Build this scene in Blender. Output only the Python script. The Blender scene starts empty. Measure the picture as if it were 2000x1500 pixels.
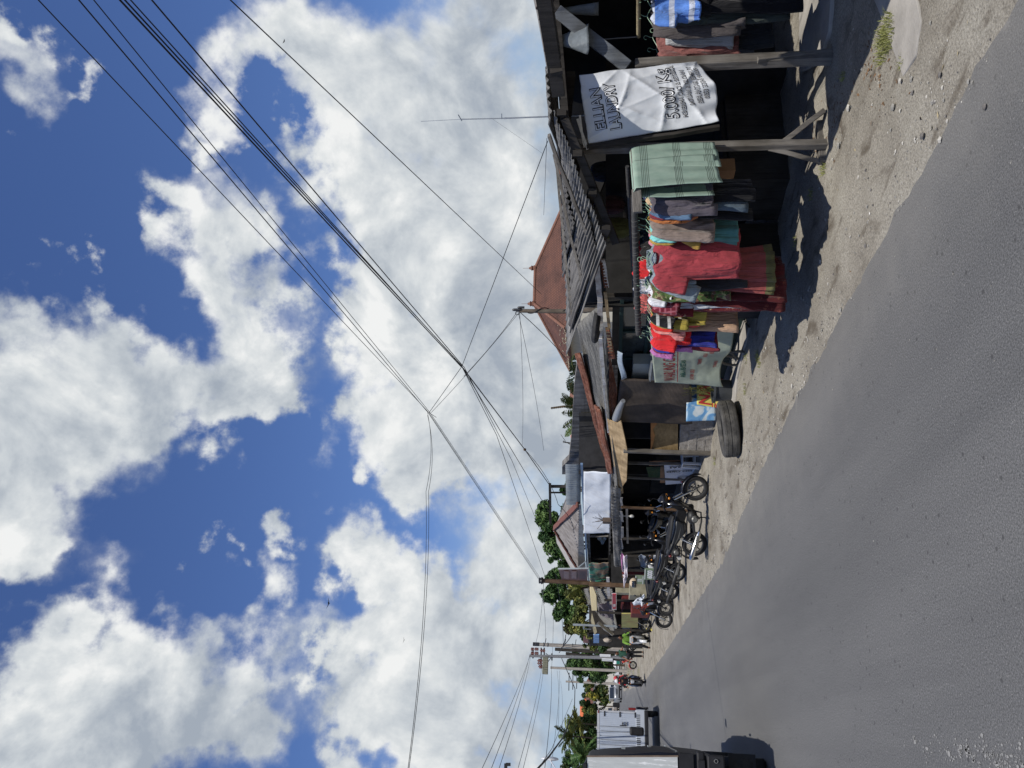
import bpy, bmesh, math, random
from math import sin, cos, pi, radians, sqrt, atan2, hypot
from mathutils import Vector, Matrix, Euler, noise
random.seed(11)
SC = bpy.context.scene
COL = SC.collection
V = Vector
# ---------------------------------------------------------------- survey of the place
# world: x = to the right across the road, y = along the road, z = up (metres).
FOC = 1500.0
PITCH = math.atan(183 / 1500)
EYE = 2.2
YAW = math.atan((675 / 1500) / (cos(PITCH) + 183 / 1500 * sin(PITCH)))

def ray(ix, iy):
    x = (750 - iy) / FOC
    up = (1000 - ix) / FOC
    yy = cos(PITCH) - up * sin(PITCH)
    zz = sin(PITCH) + up * cos(PITCH)
    return V((cos(YAW) * x + sin(YAW) * yy, -sin(YAW) * x + cos(YAW) * yy, zz))

def gd(ix, iy, z=0.0):
    r = ray(ix, iy); t = (z - EYE) / r.z
    return V((r.x * t, r.y * t, z))

def ax(ix, iy, x):
    r = ray(ix, iy); t = x / r.x
    return V((x, r.y * t, EYE + r.z * t))

def ay(ix, iy, y):
    r = ray(ix, iy); t = y / r.y
    return V((r.x * t, y, EYE + r.z * t))

def pl(ix, iy, p, n):
    r = ray(ix, iy); n = V(n); t = (V(p) - V((0, 0, EYE))).dot(n) / r.dot(n)
    return V((0, 0, EYE)) + r * t

# ---------------------------------------------------------------- materials
MATS = {}
def nt_new(name):
    m = bpy.data.materials.new(name); m.use_nodes = True
    nt = m.node_tree; b = nt.nodes['Principled BSDF']
    return m, nt, b

def node(nt, typ, **kw):
    n = nt.nodes.new(typ)
    for k, v in kw.items():
        if k == 'ins':
            for kk, vv in v.items(): n.inputs[kk].default_value = vv
        else: setattr(n, k, v)
    return n

def ramp(nt, stops, interp='LINEAR'):
    r = nt.nodes.new('ShaderNodeValToRGB'); cr = r.color_ramp; cr.interpolation = interp
    while len(cr.elements) < len(stops): cr.elements.new(0.5)
    for e, (p, c) in zip(cr.elements, stops):
        e.position = p; e.color = (c[0], c[1], c[2], 1) if hasattr(c, '__len__') else (c, c, c, 1)
    return r

def mixc(nt, fac, a, b, blend='MIX'):
    m = nt.nodes.new('ShaderNodeMix'); m.data_type = 'RGBA'; m.blend_type = blend
    for sock, val in ((m.inputs[0], fac), (m.inputs[6], a), (m.inputs[7], b)):
        if hasattr(val, 'is_output'): nt.links.new(val, sock)
        elif hasattr(val, '__len__'): sock.default_value = (val[0], val[1], val[2], 1)
        else: sock.default_value = val
    return m.outputs[2]

def coords(nt, scale=(1, 1, 1), kind='Object', rot=(0, 0, 0)):
    tc = nt.nodes.new('ShaderNodeTexCoord'); mp = nt.nodes.new('ShaderNodeMapping')
    mp.inputs['Scale'].default_value = scale; mp.inputs['Rotation'].default_value = rot
    nt.links.new(tc.outputs[kind], mp.inputs['Vector'])
    return mp.outputs['Vector']

def pm(name, col, rough=.8, var=.18, scale=6, metal=0., bump=.0, bscale=60, stretch=(1, 1, 1), dirt=None, dirt_amt=.5, dscale=2.5, spec=.3, coat=0.):
    """procedural painted / worn surface: base colour with blotches, optional dirt colour, optional fine bump"""
    if name in MATS: return MATS[name]
    m, nt, b = nt_new(name)
    vec = coords(nt, stretch)
    n1 = node(nt, 'ShaderNodeTexNoise', ins={'Scale': scale, 'Detail': 6, 'Roughness': .65}); nt.links.new(vec, n1.inputs['Vector'])
    lo = tuple(c * (1 - var) for c in col); hi = tuple(min(1, c * (1 + var)) for c in col)
    r = ramp(nt, [(.3, lo), (.7, hi)]); nt.links.new(n1.outputs[0], r.inputs[0])
    out = r.outputs[0]
    if dirt:
        n2 = node(nt, 'ShaderNodeTexNoise', ins={'Scale': dscale, 'Detail': 8, 'Roughness': .7}); nt.links.new(vec, n2.inputs['Vector'])
        r2 = ramp(nt, [(.5 - .02, 0.), (.5 + .22, dirt_amt)]); nt.links.new(n2.outputs[0], r2.inputs[0])
        out = mixc(nt, r2.outputs[0], out, dirt)
    nt.links.new(out, b.inputs['Base Color'])
    b.inputs['Roughness'].default_value = rough; b.inputs['Metallic'].default_value = metal
    b.inputs['Specular IOR Level'].default_value = spec; b.inputs['Coat Weight'].default_value = coat
    if bump:
        n3 = node(nt, 'ShaderNodeTexNoise', ins={'Scale': bscale, 'Detail': 5}); nt.links.new(vec, n3.inputs['Vector'])
        bp = node(nt, 'ShaderNodeBump', ins={'Strength': bump, 'Distance': .02}); nt.links.new(n3.outputs[0], bp.inputs['Height'])
        nt.links.new(bp.outputs[0], b.inputs['Normal'])
    MATS[name] = m
    return m

def wood(name, col, dark=.45, stretch=(30, 30, 2.2), rough=.85):
    """weathered timber: long grain streaks (grain along local z unless stretched otherwise)"""
    if name in MATS: return MATS[name]
    m, nt, b = nt_new(name)
    vec = coords(nt, stretch)
    n1 = node(nt, 'ShaderNodeTexNoise', ins={'Scale': 1.0, 'Detail': 7, 'Roughness': .7, 'Distortion': .4}); nt.links.new(vec, n1.inputs['Vector'])
    r = ramp(nt, [(.3, tuple(c * dark for c in col)), (.5, col), (.75, tuple(min(1, c * 1.3) for c in col))]); nt.links.new(n1.outputs[0], r.inputs[0])
    n2 = node(nt, 'ShaderNodeTexNoise', ins={'Scale': 3.0, 'Detail': 4}); nt.links.new(coords(nt), n2.inputs['Vector'])
    r2 = ramp(nt, [(.35, (.55, .53, .5)), (.65, (1, 1, 1))]); nt.links.new(n2.outputs[0], r2.inputs[0])
    nt.links.new(mixc(nt, 1.0, r.outputs[0], r2.outputs[0], 'MULTIPLY'), b.inputs['Base Color'])
    b.inputs['Roughness'].default_value = rough; b.inputs['Specular IOR Level'].default_value = .2
    bp = node(nt, 'ShaderNodeBump', ins={'Strength': .5, 'Distance': .01}); nt.links.new(n1.outputs[0], bp.inputs['Height'])
    nt.links.new(bp.outputs[0], b.inputs['Normal'])
    MATS[name] = m
    return m

def fabric(name, col, var=.2, pattern=None, cols=None, scale=8., rough=.95, rot=(0, 0, 0)):
    """woven cloth; pattern in None / plaid / camo / floral / stripe"""
    if name in MATS: return MATS[name]
    m, nt, b = nt_new(name)
    vec = coords(nt, (1, 1, 1), rot=rot)
    n1 = node(nt, 'ShaderNodeTexNoise', ins={'Scale': 5., 'Detail': 6, 'Roughness': .6}); nt.links.new(vec, n1.inputs['Vector'])
    r = ramp(nt, [(.3, tuple(c * (1 - var) for c in col)), (.7, tuple(min(1, c * (1 + var)) for c in col))]); nt.links.new(n1.outputs[0], r.inputs[0])
    out = r.outputs[0]
    if pattern == 'camo':
        for i, c in enumerate(cols):
            n = node(nt, 'ShaderNodeTexNoise', ins={'Scale': scale * (1 + .15 * i), 'Detail': 2, 'Distortion': 1.2})
            mp = node(nt, 'ShaderNodeMapping'); mp.inputs['Location'].default_value = (i * 7.3, i * 3.1, i * 5.7)
            nt.links.new(vec, mp.inputs['Vector']); nt.links.new(mp.outputs[0], n.inputs['Vector'])
            rr = ramp(nt, [(.54, 0.), (.56, 1.)]); nt.links.new(n.outputs[0], rr.inputs[0])
            out = mixc(nt, rr.outputs[0], out, c)
    if pattern in ('plaid', 'stripe'):
        for ax_, c in zip(('X', 'Z') if pattern == 'plaid' else ('Z',), cols):
            w = node(nt, 'ShaderNodeTexWave', bands_direction=ax_, ins={'Scale': scale, 'Distortion': .3}); nt.links.new(vec, w.inputs['Vector'])
            rr = ramp(nt, [(.78, 0.), (.86, .8)]); nt.links.new(w.outputs[0], rr.inputs[0])
            out = mixc(nt, rr.outputs[0], out, c)
    if pattern == 'floral':
        for i, c in enumerate(cols):
            v = node(nt, 'ShaderNodeTexVoronoi', ins={'Scale': scale * (1 + .4 * i)}); nt.links.new(vec, v.inputs['Vector'])
            n = node(nt, 'ShaderNodeTexNoise', ins={'Scale': scale * 5, 'Detail': 2}); nt.links.new(vec, n.inputs['Vector'])
            mm = node(nt, 'ShaderNodeMath', operation='ADD'); nt.links.new(v.outputs[0], mm.inputs[0]); nt.links.new(n.outputs[0], mm.inputs[1])
            rr = ramp(nt, [(.66, 1.), (.7, 0.)]); nt.links.new(mm.outputs[0], rr.inputs[0])
            out = mixc(nt, rr.outputs[0], out, c)
    nt.links.new(out, b.inputs['Base Color'])
    b.inputs['Roughness'].default_value = rough; b.inputs['Specular IOR Level'].default_value = .12
    b.inputs['Sheen Weight'].default_value = .12
    n3 = node(nt, 'ShaderNodeTexNoise', ins={'Scale': 16, 'Detail': 5, 'Roughness': .6}); nt.links.new(vec, n3.inputs['Vector'])
    n4 = node(nt, 'ShaderNodeTexNoise', ins={'Scale': 1., 'Detail': 3, 'Roughness': .5, 'Distortion': .8}); nt.links.new(coords(nt, (17, 17, 3.2), rot=(.25, .2, 0)), n4.inputs['Vector'])
    bp = node(nt, 'ShaderNodeBump', ins={'Strength': .35, 'Distance': .02}); nt.links.new(n3.outputs[0], bp.inputs['Height'])
    bq = node(nt, 'ShaderNodeBump', ins={'Strength': .85, 'Distance': .06}); nt.links.new(n4.outputs[0], bq.inputs['Height']); nt.links.new(bp.outputs[0], bq.inputs['Normal'])
    nt.links.new(bq.outputs[0], b.inputs['Normal'])
    MATS[name] = m
    return m

# ---------------------------------------------------------------- mesh builder
def frame(d, up=V((0, 0, 1))):
    d = V(d).normalized()
    s = d.cross(up)
    if s.length < 1e-4: s = d.cross(V((0, 1, 0)))
    s.normalize(); u = s.cross(d)
    return d, s, u

class MB:
    def __init__(self): self.v = []; self.f = []; self.m = []; self.k = 0
    def add(self, vs, fs):
        b = len(self.v); self.v += [V(p) for p in vs]
        for f in fs: self.f.append([b + i for i in f]); self.m.append(self.k)
        return self
    def box(self, c, s, rot=None):
        c = V(c); R = rot.to_matrix() if isinstance(rot, Euler) else (rot or Matrix.Identity(3))
        vs = [c + R @ V((sx * s[0] / 2, sy * s[1] / 2, sz * s[2] / 2)) for sx in (-1, 1) for sy in (-1, 1) for sz in (-1, 1)]
        return self.add(vs, [(0, 1, 3, 2), (4, 6, 7, 5), (0, 4, 5, 1), (2, 3, 7, 6), (0, 2, 6, 4), (1, 5, 7, 3)])
    def beam(self, p0, p1, w, h, up=V((0, 0, 1)), seg=1, wob=0.):
        p0, p1 = V(p0), V(p1); d, s, u = frame(p1 - p0, V(up)); vs = []; fs = []
        for i in range(seg + 1):
            p = p0.lerp(p1, i / seg) + (s * random.uniform(-wob, wob) + u * random.uniform(-wob, wob))
            vs += [p - s * w / 2 - u * h / 2, p + s * w / 2 - u * h / 2, p + s * w / 2 + u * h / 2, p - s * w / 2 + u * h / 2]
        for i in range(seg):
            a = 4 * i
            for j in range(4): fs.append((a + j, a + (j + 1) % 4, a + 4 + (j + 1) % 4, a + 4 + j))
        fs += [(3, 2, 1, 0), (4 * seg, 4 * seg + 1, 4 * seg + 2, 4 * seg + 3)]
        return self.add(vs, fs)
    def tube(self, pts, r, n=8, cap=True, flat=1., up=None):
        pts = [V(p) for p in pts]; vs = []; fs = []
        rs = r if hasattr(r, '__len__') else [r] * len(pts)
        _, s, u = frame(pts[1] - pts[0], V(up) if up else V((0, 0, 1)))
        for i, p in enumerate(pts):
            d = (pts[min(i + 1, len(pts) - 1)] - pts[max(i - 1, 0)]).normalized()
            s = (s - d * s.dot(d)).normalized(); u = s.cross(d)
            for j in range(n):
                a = 2 * pi * j / n; vs.append(p + s * cos(a) * rs[i] + u * sin(a) * rs[i] * flat)
        for i in range(len(pts) - 1):
            for j in range(n): fs.append((i * n + j, i * n + (j + 1) % n, (i + 1) * n + (j + 1) % n, (i + 1) * n + j))
        if cap: fs += [tuple(range(n))[::-1], tuple((len(pts) - 1) * n + j for j in range(n))]
        return self.add(vs, fs)
    def lathe(self, prof, n=20, M=None, a0=0, a1=2 * pi):
        M = M or Matrix.Identity(4); full = abs(a1 - a0 - 2 * pi) < 1e-6; k = n if full else n + 1; vs = []; fs = []
        for r, z in prof:
            for j in range(k):
                a = a0 + (a1 - a0) * j / n; vs.append(M @ V((r * cos(a), r * sin(a), z)))
        for i in range(len(prof) - 1):
            for j in range(n):
                j2 = (j + 1) % k; fs.append((i * k + j, i * k + j2, (i + 1) * k + j2, (i + 1) * k + j))
        return self.add(vs, fs)
    def torus(self, R, r, n=28, m=10, M=None, sq=1.):
        prof = [(R + r * cos(2 * pi * i / m), r * sq * sin(2 * pi * i / m)) for i in range(m + 1)]
        return self.lathe(prof, n, M)
    def ell(self, c, r, n=14, m=9, M=None):
        M = M or Matrix.Identity(3); c = V(c); vs = []; fs = []
        for i in range(m + 1):
            t = pi * i / m
            for j in range(n):
                a = 2 * pi * j / n
                vs.append(c + M @ V((r[0] * sin(t) * cos(a), r[1] * sin(t) * sin(a), r[2] * cos(t))))
        for i in range(m):
            for j in range(n): fs.append((i * n + j, (i + 1) * n + j, (i + 1) * n + (j + 1) % n, i * n + (j + 1) % n))
        return self.add(vs, fs)
    def prism(self, poly, depth, M=None, y0=None):
        """polygon given in local (x, z), extruded along local y"""
        M = M or Matrix.Identity(4); n = len(poly); a, b = (-depth / 2, depth / 2) if y0 is None else (y0, y0 + depth)
        vs = [M @ V((x, a, z)) for x, z in poly] + [M @ V((x, b, z)) for x, z in poly]
        fs = [tuple(range(n)), tuple(range(2 * n - 1, n - 1, -1))] + [(i + n, (i + 1) % n + n, (i + 1) % n, i) for i in range(n)]
        return self.add(vs, fs)
    def grid(self, fn, nu, nv, closed=False):
        vs = [fn(i / nu, j / nv) for j in range(nv + 1) for i in range(nu + 1)]; w = nu + 1
        return self.add(vs, [(j * w + i, j * w + i + 1, (j + 1) * w + i + 1, (j + 1) * w + i) for j in range(nv) for i in range(nu)])
    def quad(self, a, b, c, d): return self.add([a, b, c, d], [(0, 1, 2, 3)])
    def text(self, s, size, place, off=0., sx=1., align='CENTER', ext=0., fine=0.):
        cu = bpy.data.curves.new('lettering', 'FONT'); cu.body = s; cu.size = size; cu.align_x = align; cu.offset = off; cu.extrude = ext; cu.resolution_u = 4
        o = bpy.data.objects.new('lettering', cu); COL.objects.link(o)
        dg = bpy.context.evaluated_depsgraph_get(); me = o.evaluated_get(dg).to_mesh()
        bm = bmesh.new(); bm.from_mesh(me)
        if fine:
            bmesh.ops.triangulate(bm, faces=bm.faces)
            for _ in range(6):
                le = [e for e in bm.edges if e.calc_length() > fine]
                if not le: break
                bmesh.ops.subdivide_edges(bm, edges=le, cuts=1); bmesh.ops.triangulate(bm, faces=bm.faces)
        bm.verts.index_update(); vs = [place(p.co.x * sx, p.co.y, p.co.z) for p in bm.verts]; fs = [tuple(q.index for q in p.verts) for p in bm.faces]; bm.free()
        o.evaluated_get(dg).to_mesh_clear(); bpy.data.objects.remove(o); bpy.data.curves.remove(cu)
        return self.add(vs, fs)
    def obj(self, name, mats, parent=None, smooth=None, bevel=0., solid=0., subsurf=0, weld=False):
        me = bpy.data.meshes.new(name)
        off = V(WROOT[parent.name]) if parent is not None and parent.name in WROOT else V((0, 0, 0))
        me.from_pydata([p - off for p in self.v], [], self.f)
        mats = mats if isinstance(mats, (list, tuple)) else [mats]
        for m in mats: me.materials.append(m)
        if len(mats) > 1: me.polygons.foreach_set('material_index', self.m)
        if weld:
            bm = bmesh.new(); bm.from_mesh(me); bmesh.ops.remove_doubles(bm, verts=bm.verts, dist=weld if weld is not True else 1e-4); bmesh.ops.recalc_face_normals(bm, faces=bm.faces); bm.to_mesh(me); bm.free()
        if smooth is not None:
            me.polygons.foreach_set('use_smooth', [True] * len(me.polygons))
            me.set_sharp_from_angle(angle=radians(smooth))
        me.update()
        o = bpy.data.objects.new(name, me); COL.objects.link(o)
        if parent is not None: o.parent = parent
        if solid:
            s = o.modifiers.new('s', 'SOLIDIFY'); s.thickness = solid; s.offset = 0
        if bevel:
            b = o.modifiers.new('b', 'BEVEL'); b.width = bevel; b.segments = 2; b.limit_method = 'ANGLE'
        if subsurf:
            s = o.modifiers.new('ss', 'SUBSURF'); s.levels = subsurf; s.render_levels = subsurf
        return o

WROOT = {}
def tag(o, label=None, cat=None, group=None, kind=None):
    if label: o['label'] = label
    if cat: o['category'] = cat
    if group: o['group'] = group
    if kind: o['kind'] = kind
    return o

def thing(name, label, cat, loc=(0, 0, 0), rotz=0., group=None, world=True):
    """an Empty at the thing's base; with world=True its parts are given in world coordinates"""
    o = bpy.data.objects.new(name, None); COL.objects.link(o)
    o.location = loc; o.rotation_euler = (0, 0, rotz)
    if world and not rotz: WROOT[o.name] = tuple(loc)
    return tag(o, label, cat, group)

def dup(src, loc, rotz=0., label=None, group=None, scale=None):
    r = src.copy(); COL.objects.link(r); r.location = loc; r.rotation_euler = (0, 0, rotz)
    if scale: r.scale = scale
    if label: r['label'] = label
    if group: r['group'] = group
    for ch in list(src.children):
        c = ch.copy(); COL.objects.link(c); c.parent = r
        for g in ch.children:
            d = g.copy(); COL.objects.link(d); d.parent = c
    return r

def fbm(x, y, s=1., o=4, z=0.):
    t = 0; a = 1; n = 0
    for i in range(o):
        t += a * noise.noise(V((x * s, y * s, z + i * 7.1))); n += a; a *= .5; s *= 2.03
    return t / n

def lerp(a, b, t): return a + (b - a) * t
def plin(x, pts):
    if x <= pts[0][0]: return pts[0][1]
    for (a, b), (c, d) in zip(pts, pts[1:]):
        if x <= c: return b + (d - b) * (x - a) / (c - a)
    return pts[-1][1]
# ================================================================ sky, sun, camera
SUN_EL = radians(60)
SH = V((.23, .973, 0)).normalized()            # the way shadows fall on the ground
w = bpy.data.worlds.new("World"); SC.world = w; w.use_nodes = True
nt = w.node_tree; nt.nodes.clear()
outw = nt.nodes.new('ShaderNodeOutputWorld'); bg = nt.nodes.new('ShaderNodeBackground'); nt.links.new(bg.outputs[0], outw.inputs[0])
SKYS = .105
bg.inputs[1].default_value = SKYS
sky = nt.nodes.new('ShaderNodeTexSky'); sky.sky_type = 'NISHITA'; sky.sun_disc = False
sky.sun_elevation = SUN_EL; sky.sun_rotation = atan2(-SH.x, -SH.y); sky.air_density = 1.1; sky.dust_density = .3; sky.ozone_density = 2.6
tc = nt.nodes.new('ShaderNodeTexCoord')
dirv = tc.outputs['Generated']

def vmath(op, a, b=None, **kw):
    n = nt.nodes.new('ShaderNodeVectorMath'); n.operation = op
    for i, q in enumerate((a, b)):
        if q is None: continue
        if hasattr(q, 'is_output'): nt.links.new(q, n.inputs[i])
        else: n.inputs[i].default_value = q
    for k, q in kw.items(): n.inputs[k].default_value = q
    return n
def fmath(op, a, b=None, c=None, clamp=False):
    n = nt.nodes.new('ShaderNodeMath'); n.operation = op; n.use_clamp = clamp
    for i, q in enumerate((a, b, c)):
        if q is None: continue
        if hasattr(q, 'is_output'): nt.links.new(q, n.inputs[i])
        else: n.inputs[i].default_value = q
    return n.outputs[0]
def wnoise(scale, detail, rough, vec, dist=0.):
    n = nt.nodes.new('ShaderNodeTexNoise'); n.inputs['Scale'].default_value = scale; n.inputs['Detail'].default_value = detail
    n.inputs['Roughness'].default_value = rough; n.inputs['Distortion'].default_value = dist; nt.links.new(vec, n.inputs['Vector'])
    return n
# ragged directions: the cloud masses below are broken up by two octaves of warping
wn = wnoise(5., 4, .6, dirv)
wv = vmath('MULTIPLY', vmath('SUBTRACT', wn.outputs['Color'], (.5, .5, .5)).outputs[0], (.24, .24, .24)).outputs[0]
wn2 = wnoise(20., 5, .65, dirv)
wv2 = vmath('MULTIPLY', vmath('SUBTRACT', wn2.outputs['Color'], (.5, .5, .5)).outputs[0], (.085, .085, .085)).outputs[0]
dw = vmath('ADD', vmath('ADD', dirv, wv).outputs[0], wv2).outputs[0]
# cumulus masses: bearing of each billow and its angular radius
BLOBS = [(60,1450,150),(190,1400,150),(300,1320,130),(330,1430,130),(420,1300,110),(450,1390,90),(255,1190,75),(520,1200,70),(560,1100,45),(120,1290,80),(440,1010,28),(520,1010,24),(600,1020,28),
  (40,860,170),(150,830,140),(80,1000,110),(40,1090,55),(240,740,100),(340,740,80),(450,720,100),(530,760,75),(570,820,36),(470,830,45),(210,620,40),(60,640,70),(30,570,30),
  (345,430,50),(430,410,95),(500,480,60),(400,510,60),(480,590,75),(530,660,70),(600,500,40),(420,300,34),
  (470,130,80),(450,240,60),(560,60,100),(620,260,70),(700,150,130),(850,100,150),(980,100,130),(640,370,70),(530,260,36),(720,400,120),(850,350,150),(980,300,140),(1060,200,120),(690,530,60),(790,560,110),(890,520,140),(990,480,140),(1050,420,110),(690,640,50),(760,720,90),(850,680,120),(950,650,130),(1040,600,110),(690,800,45),(750,850,75),(730,950,26),(830,880,80),(900,850,100),(980,800,130),(1050,750,110),(950,960,100),(1040,900,110),(870,960,50),(1000,1070,100),(1060,1100,110),
  (745,1085,55),(700,1130,40),(650,1240,60),(615,1290,40),(680,1340,90),(770,1200,110),(850,1140,70),(800,1320,130),(900,1240,120),(760,1430,100),(690,1480,50),(880,1390,120),(980,1300,110),(990,1180,100),(1060,1300,110),(850,1490,80),(1000,1420,60),(1080,1450,60),
  (20,70,90),(150,110,34),(60,10,50),(0,250,30),(170,520,30),(200,450,18)]
def blob(c, r, wgt=1., vec=None):
    d = vmath('DISTANCE', vec or dw, tuple(c)).outputs['Value']
    mr = nt.nodes.new('ShaderNodeMapRange'); mr.interpolation_type = 'SMOOTHSTEP'
    nt.links.new(d, mr.inputs[0]); mr.inputs[1].default_value = r * 1.75; mr.inputs[2].default_value = 0.; mr.inputs[3].default_value = 0; mr.inputs[4].default_value = wgt
    return mr.outputs[0]
ALLB = []
for bx, by, br in BLOBS:
    c = ray(bx, by).normalized(); ALLB.append((c, (ray(bx + br * .7, by + br * .7).normalized() - c).length, 1. if bx < 930 else .62))
# the rest of the sky round and behind the viewer
rr_ = random.Random(5)
for i in range(26):
    a = rr_.uniform(0, 2 * pi); el = rr_.uniform(.05, 1.1)
    c = V((cos(a) * cos(el), sin(a) * cos(el), sin(el)))
    if c.dot(ray(700, 750).normalized()) > .45: continue
    ALLB.append((c, rr_.uniform(.09, .22), 1.))
def mass(vec, lst):
    t = None
    for c, r, wg in lst: q = blob(c, r, wg, vec); t = q if t is None else fmath('ADD', t, q)
    return t
dens = mass(dw, ALLB)
above = mass(vmath('ADD', dw, (0, 0, .062)).outputs[0], [q for q, bb in zip(ALLB, BLOBS) if bb[2] >= 75])
raw = dens
hole = blob(ray(563, 187).normalized(), .030, -1.6)
dens = fmath('ADD', fmath('MINIMUM', dens, 1.5), hole)
dn = wnoise(8., 9, .56, dirv, .2)
dens = fmath('ADD', dens, fmath('MULTIPLY', fmath('SUBTRACT', dn.outputs[0], .5), 1.25))
mask = nt.nodes.new('ShaderNodeMapRange'); mask.interpolation_type = 'SMOOTHSTEP'
nt.links.new(dens, mask.inputs[0]); mask.inputs[1].default_value = .14; mask.inputs[2].default_value = 1.2
# billow shading: sunward (upper) flanks brighter, thick cores greyer
sunv = (-SH * cos(SUN_EL) + V((0, 0, sin(SUN_EL)))).normalized()
def billow(vec):
    a = wnoise(6.5, 8, .58, vec, .25).outputs[0]
    return a
lo_ = billow(dirv); hi_ = billow(vmath('ADD', dirv, (0, 0, .03)).outputs[0])
dif = fmath('SUBTRACT', lo_, hi_)
relief = fmath('MULTIPLY', fmath('SUBTRACT', fmath('MINIMUM', raw, 2.2), fmath('MINIMUM', above, 2.2)), .20)
sh2 = wnoise(2.4, 3, .5, dirv).outputs[0]
fin = wnoise(15., 5, .55, dirv, .3).outputs[0]
lum = fmath('ADD', fmath('ADD', fmath('MULTIPLY', dif, 3.0), fmath('MULTIPLY', fmath('SUBTRACT', fin, .5), .55)), fmath('MULTIPLY', fmath('SUBTRACT', sh2, .5), -.7))
PUFF = [(690,650,50),(770,740,60),(450,200,60),(620,340,55),(880,450,65),(1000,430,50),(700,1110,45),(650,1270,60),(790,1330,70),(255,1150,50),(340,1190,45),(120,760,70),(210,830,60),(480,420,60),(900,860,50),(60,1390,50)]
GREY = [(870,270,90),(950,600,75),(820,600,60),(1000,910,70),(900,1370,80),(960,1230,60),(390,1410,90),(330,1480,80),(570,1220,50),(440,760,60),(150,940,80),(480,560,50),(760,1440,60),(530,120,60),(1040,240,60)]
pg = None
for lst, sg_ in ((PUFF, .20), (GREY, -.20)):
    for bx, by, br in lst:
        c = ray(bx, by).normalized(); q = blob(c, (ray(bx + br * .7, by + br * .7).normalized() - c).length, sg_); pg = q if pg is None else fmath('ADD', pg, q)
lum = fmath('ADD', lum, pg)
thick = nt.nodes.new('ShaderNodeMapRange'); nt.links.new(raw, thick.inputs[0]); thick.inputs[1].default_value = .5; thick.inputs[2].default_value = 2.6; thick.inputs[3].default_value = .12; thick.inputs[4].default_value = -.07
lum = fmath('ADD', fmath('ADD', fmath('ADD', lum, relief), thick.outputs[0]), .43, clamp=True)
cr = ramp(nt, [(.0, (.36, .41, .48)), (.30, (.485, .53, .58)), (.52, (.60, .64, .675)), (.75, (.72, .75, .765)), (1., (.88, .89, .885))]); nt.links.new(lum, cr.inputs[0])
ccol = nt.nodes.new('ShaderNodeVectorMath'); ccol.operation = 'SCALE'; nt.links.new(cr.outputs[0], ccol.inputs[0]); ccol.inputs[3].default_value = 1 / SKYS
skyc = mixc(nt, 1., sky.outputs[0], (.56, .67, .98), "MULTIPLY")
# pale veil of far cloud low over the horizon
sep = nt.nodes.new('ShaderNodeSeparateXYZ'); nt.links.new(dirv, sep.inputs[0])
veil = nt.nodes.new('ShaderNodeMapRange'); nt.links.new(sep.outputs[2], veil.inputs[0]); veil.inputs[1].default_value = .22; veil.inputs[2].default_value = .0; veil.inputs[3].default_value = 0.; veil.inputs[4].default_value = .75
skyc = mixc(nt, veil.outputs[0], skyc, (.43 / SKYS, .53 / SKYS, .64 / SKYS))
nt.links.new(mixc(nt, mask.outputs[0], skyc, ccol.outputs[0]), bg.inputs[0])
w.cycles.sampling_method = 'MANUAL'; w.cycles.sample_map_resolution = 512

sl = bpy.data.lights.new('sun', 'SUN'); sl.energy = 4.3; sl.angle = radians(.5); sl.color = (1., .955, .88)
so = bpy.data.objects.new('sun', sl); COL.objects.link(so)
so.rotation_euler = V((SH.x * cos(SUN_EL), SH.y * cos(SUN_EL), -sin(SUN_EL))).to_track_quat('-Z', 'Y').to_euler()

cam = bpy.data.cameras.new('camera'); co = bpy.data.objects.new('camera', cam); COL.objects.link(co); SC.camera = co
cam.sensor_fit = 'HORIZONTAL'; cam.sensor_width = 36.; cam.lens = 36. * FOC / 2000.; cam.clip_end = 3000; cam.clip_start = .05
fwd = V((sin(YAW) * cos(PITCH), cos(YAW) * cos(PITCH), sin(PITCH)))
right = V((cos(YAW), -sin(YAW), 0)); up = right.cross(fwd)
# the phone was held upright and the picture stored on its side: image up = real right, image right = real down
X_, Y_, Z_ = -up, right, -fwd
co.matrix_world = Matrix(((X_.x, Y_.x, Z_.x, 0), (X_.y, Y_.y, Z_.y, 0), (X_.z, Y_.z, Z_.z, EYE), (0, 0, 0, 1)))
SC.view_settings.view_transform = 'Standard'; SC.view_settings.look = 'None'; SC.view_settings.exposure = 0; SC.view_settings.gamma = 1
SC.cycles.max_bounces = 6; SC.cycles.use_denoising = True; SC.cycles.sample_clamp_indirect = 6; SC.render.film_transparent = False

# ================================================================ ground and road
EDGE = [(-30, 3.9), (2, 3.68), (5.7, 3.72), (8, 3.64), (10.3, 3.55), (13, 3.25), (15.1, 3.02), (21, 2.9), (30, 2.75), (47, 2.62), (70, 3.2), (100, 4.5), (120, 5.9), (140, 8.6), (170, 15), (200, 24), (260, 46), (420, 120)]
def edge(y): return plin(y, EDGE)
m, nt2, b = nt_new('dirt verge')
vec = coords(nt2)
n1 = node(nt2, 'ShaderNodeTexNoise', ins={'Scale': .9, 'Detail': 8, 'Roughness': .65}); nt2.links.new(vec, n1.inputs['Vector'])
r1 = ramp(nt2, [(.28, (.19, .172, .145)), (.5, (.305, .28, .236)), (.74, (.41, .385, .33))]); nt2.links.new(n1.outputs[0], r1.inputs[0])
n2 = node(nt2, 'ShaderNodeTexNoise', ins={'Scale': 55, 'Detail': 6, 'Roughness': .75}); nt2.links.new(vec, n2.inputs['Vector'])
r2 = ramp(nt2, [(.3, (.42, .41, .39)), (.5, (.95, .95, .94)), (.70, (1.42, 1.42, 1.40))]); nt2.links.new(n2.outputs[0], r2.inputs[0])
c1 = mixc(nt2, 1., r1.outputs[0], r2.outputs[0], 'MULTIPLY')
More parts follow.
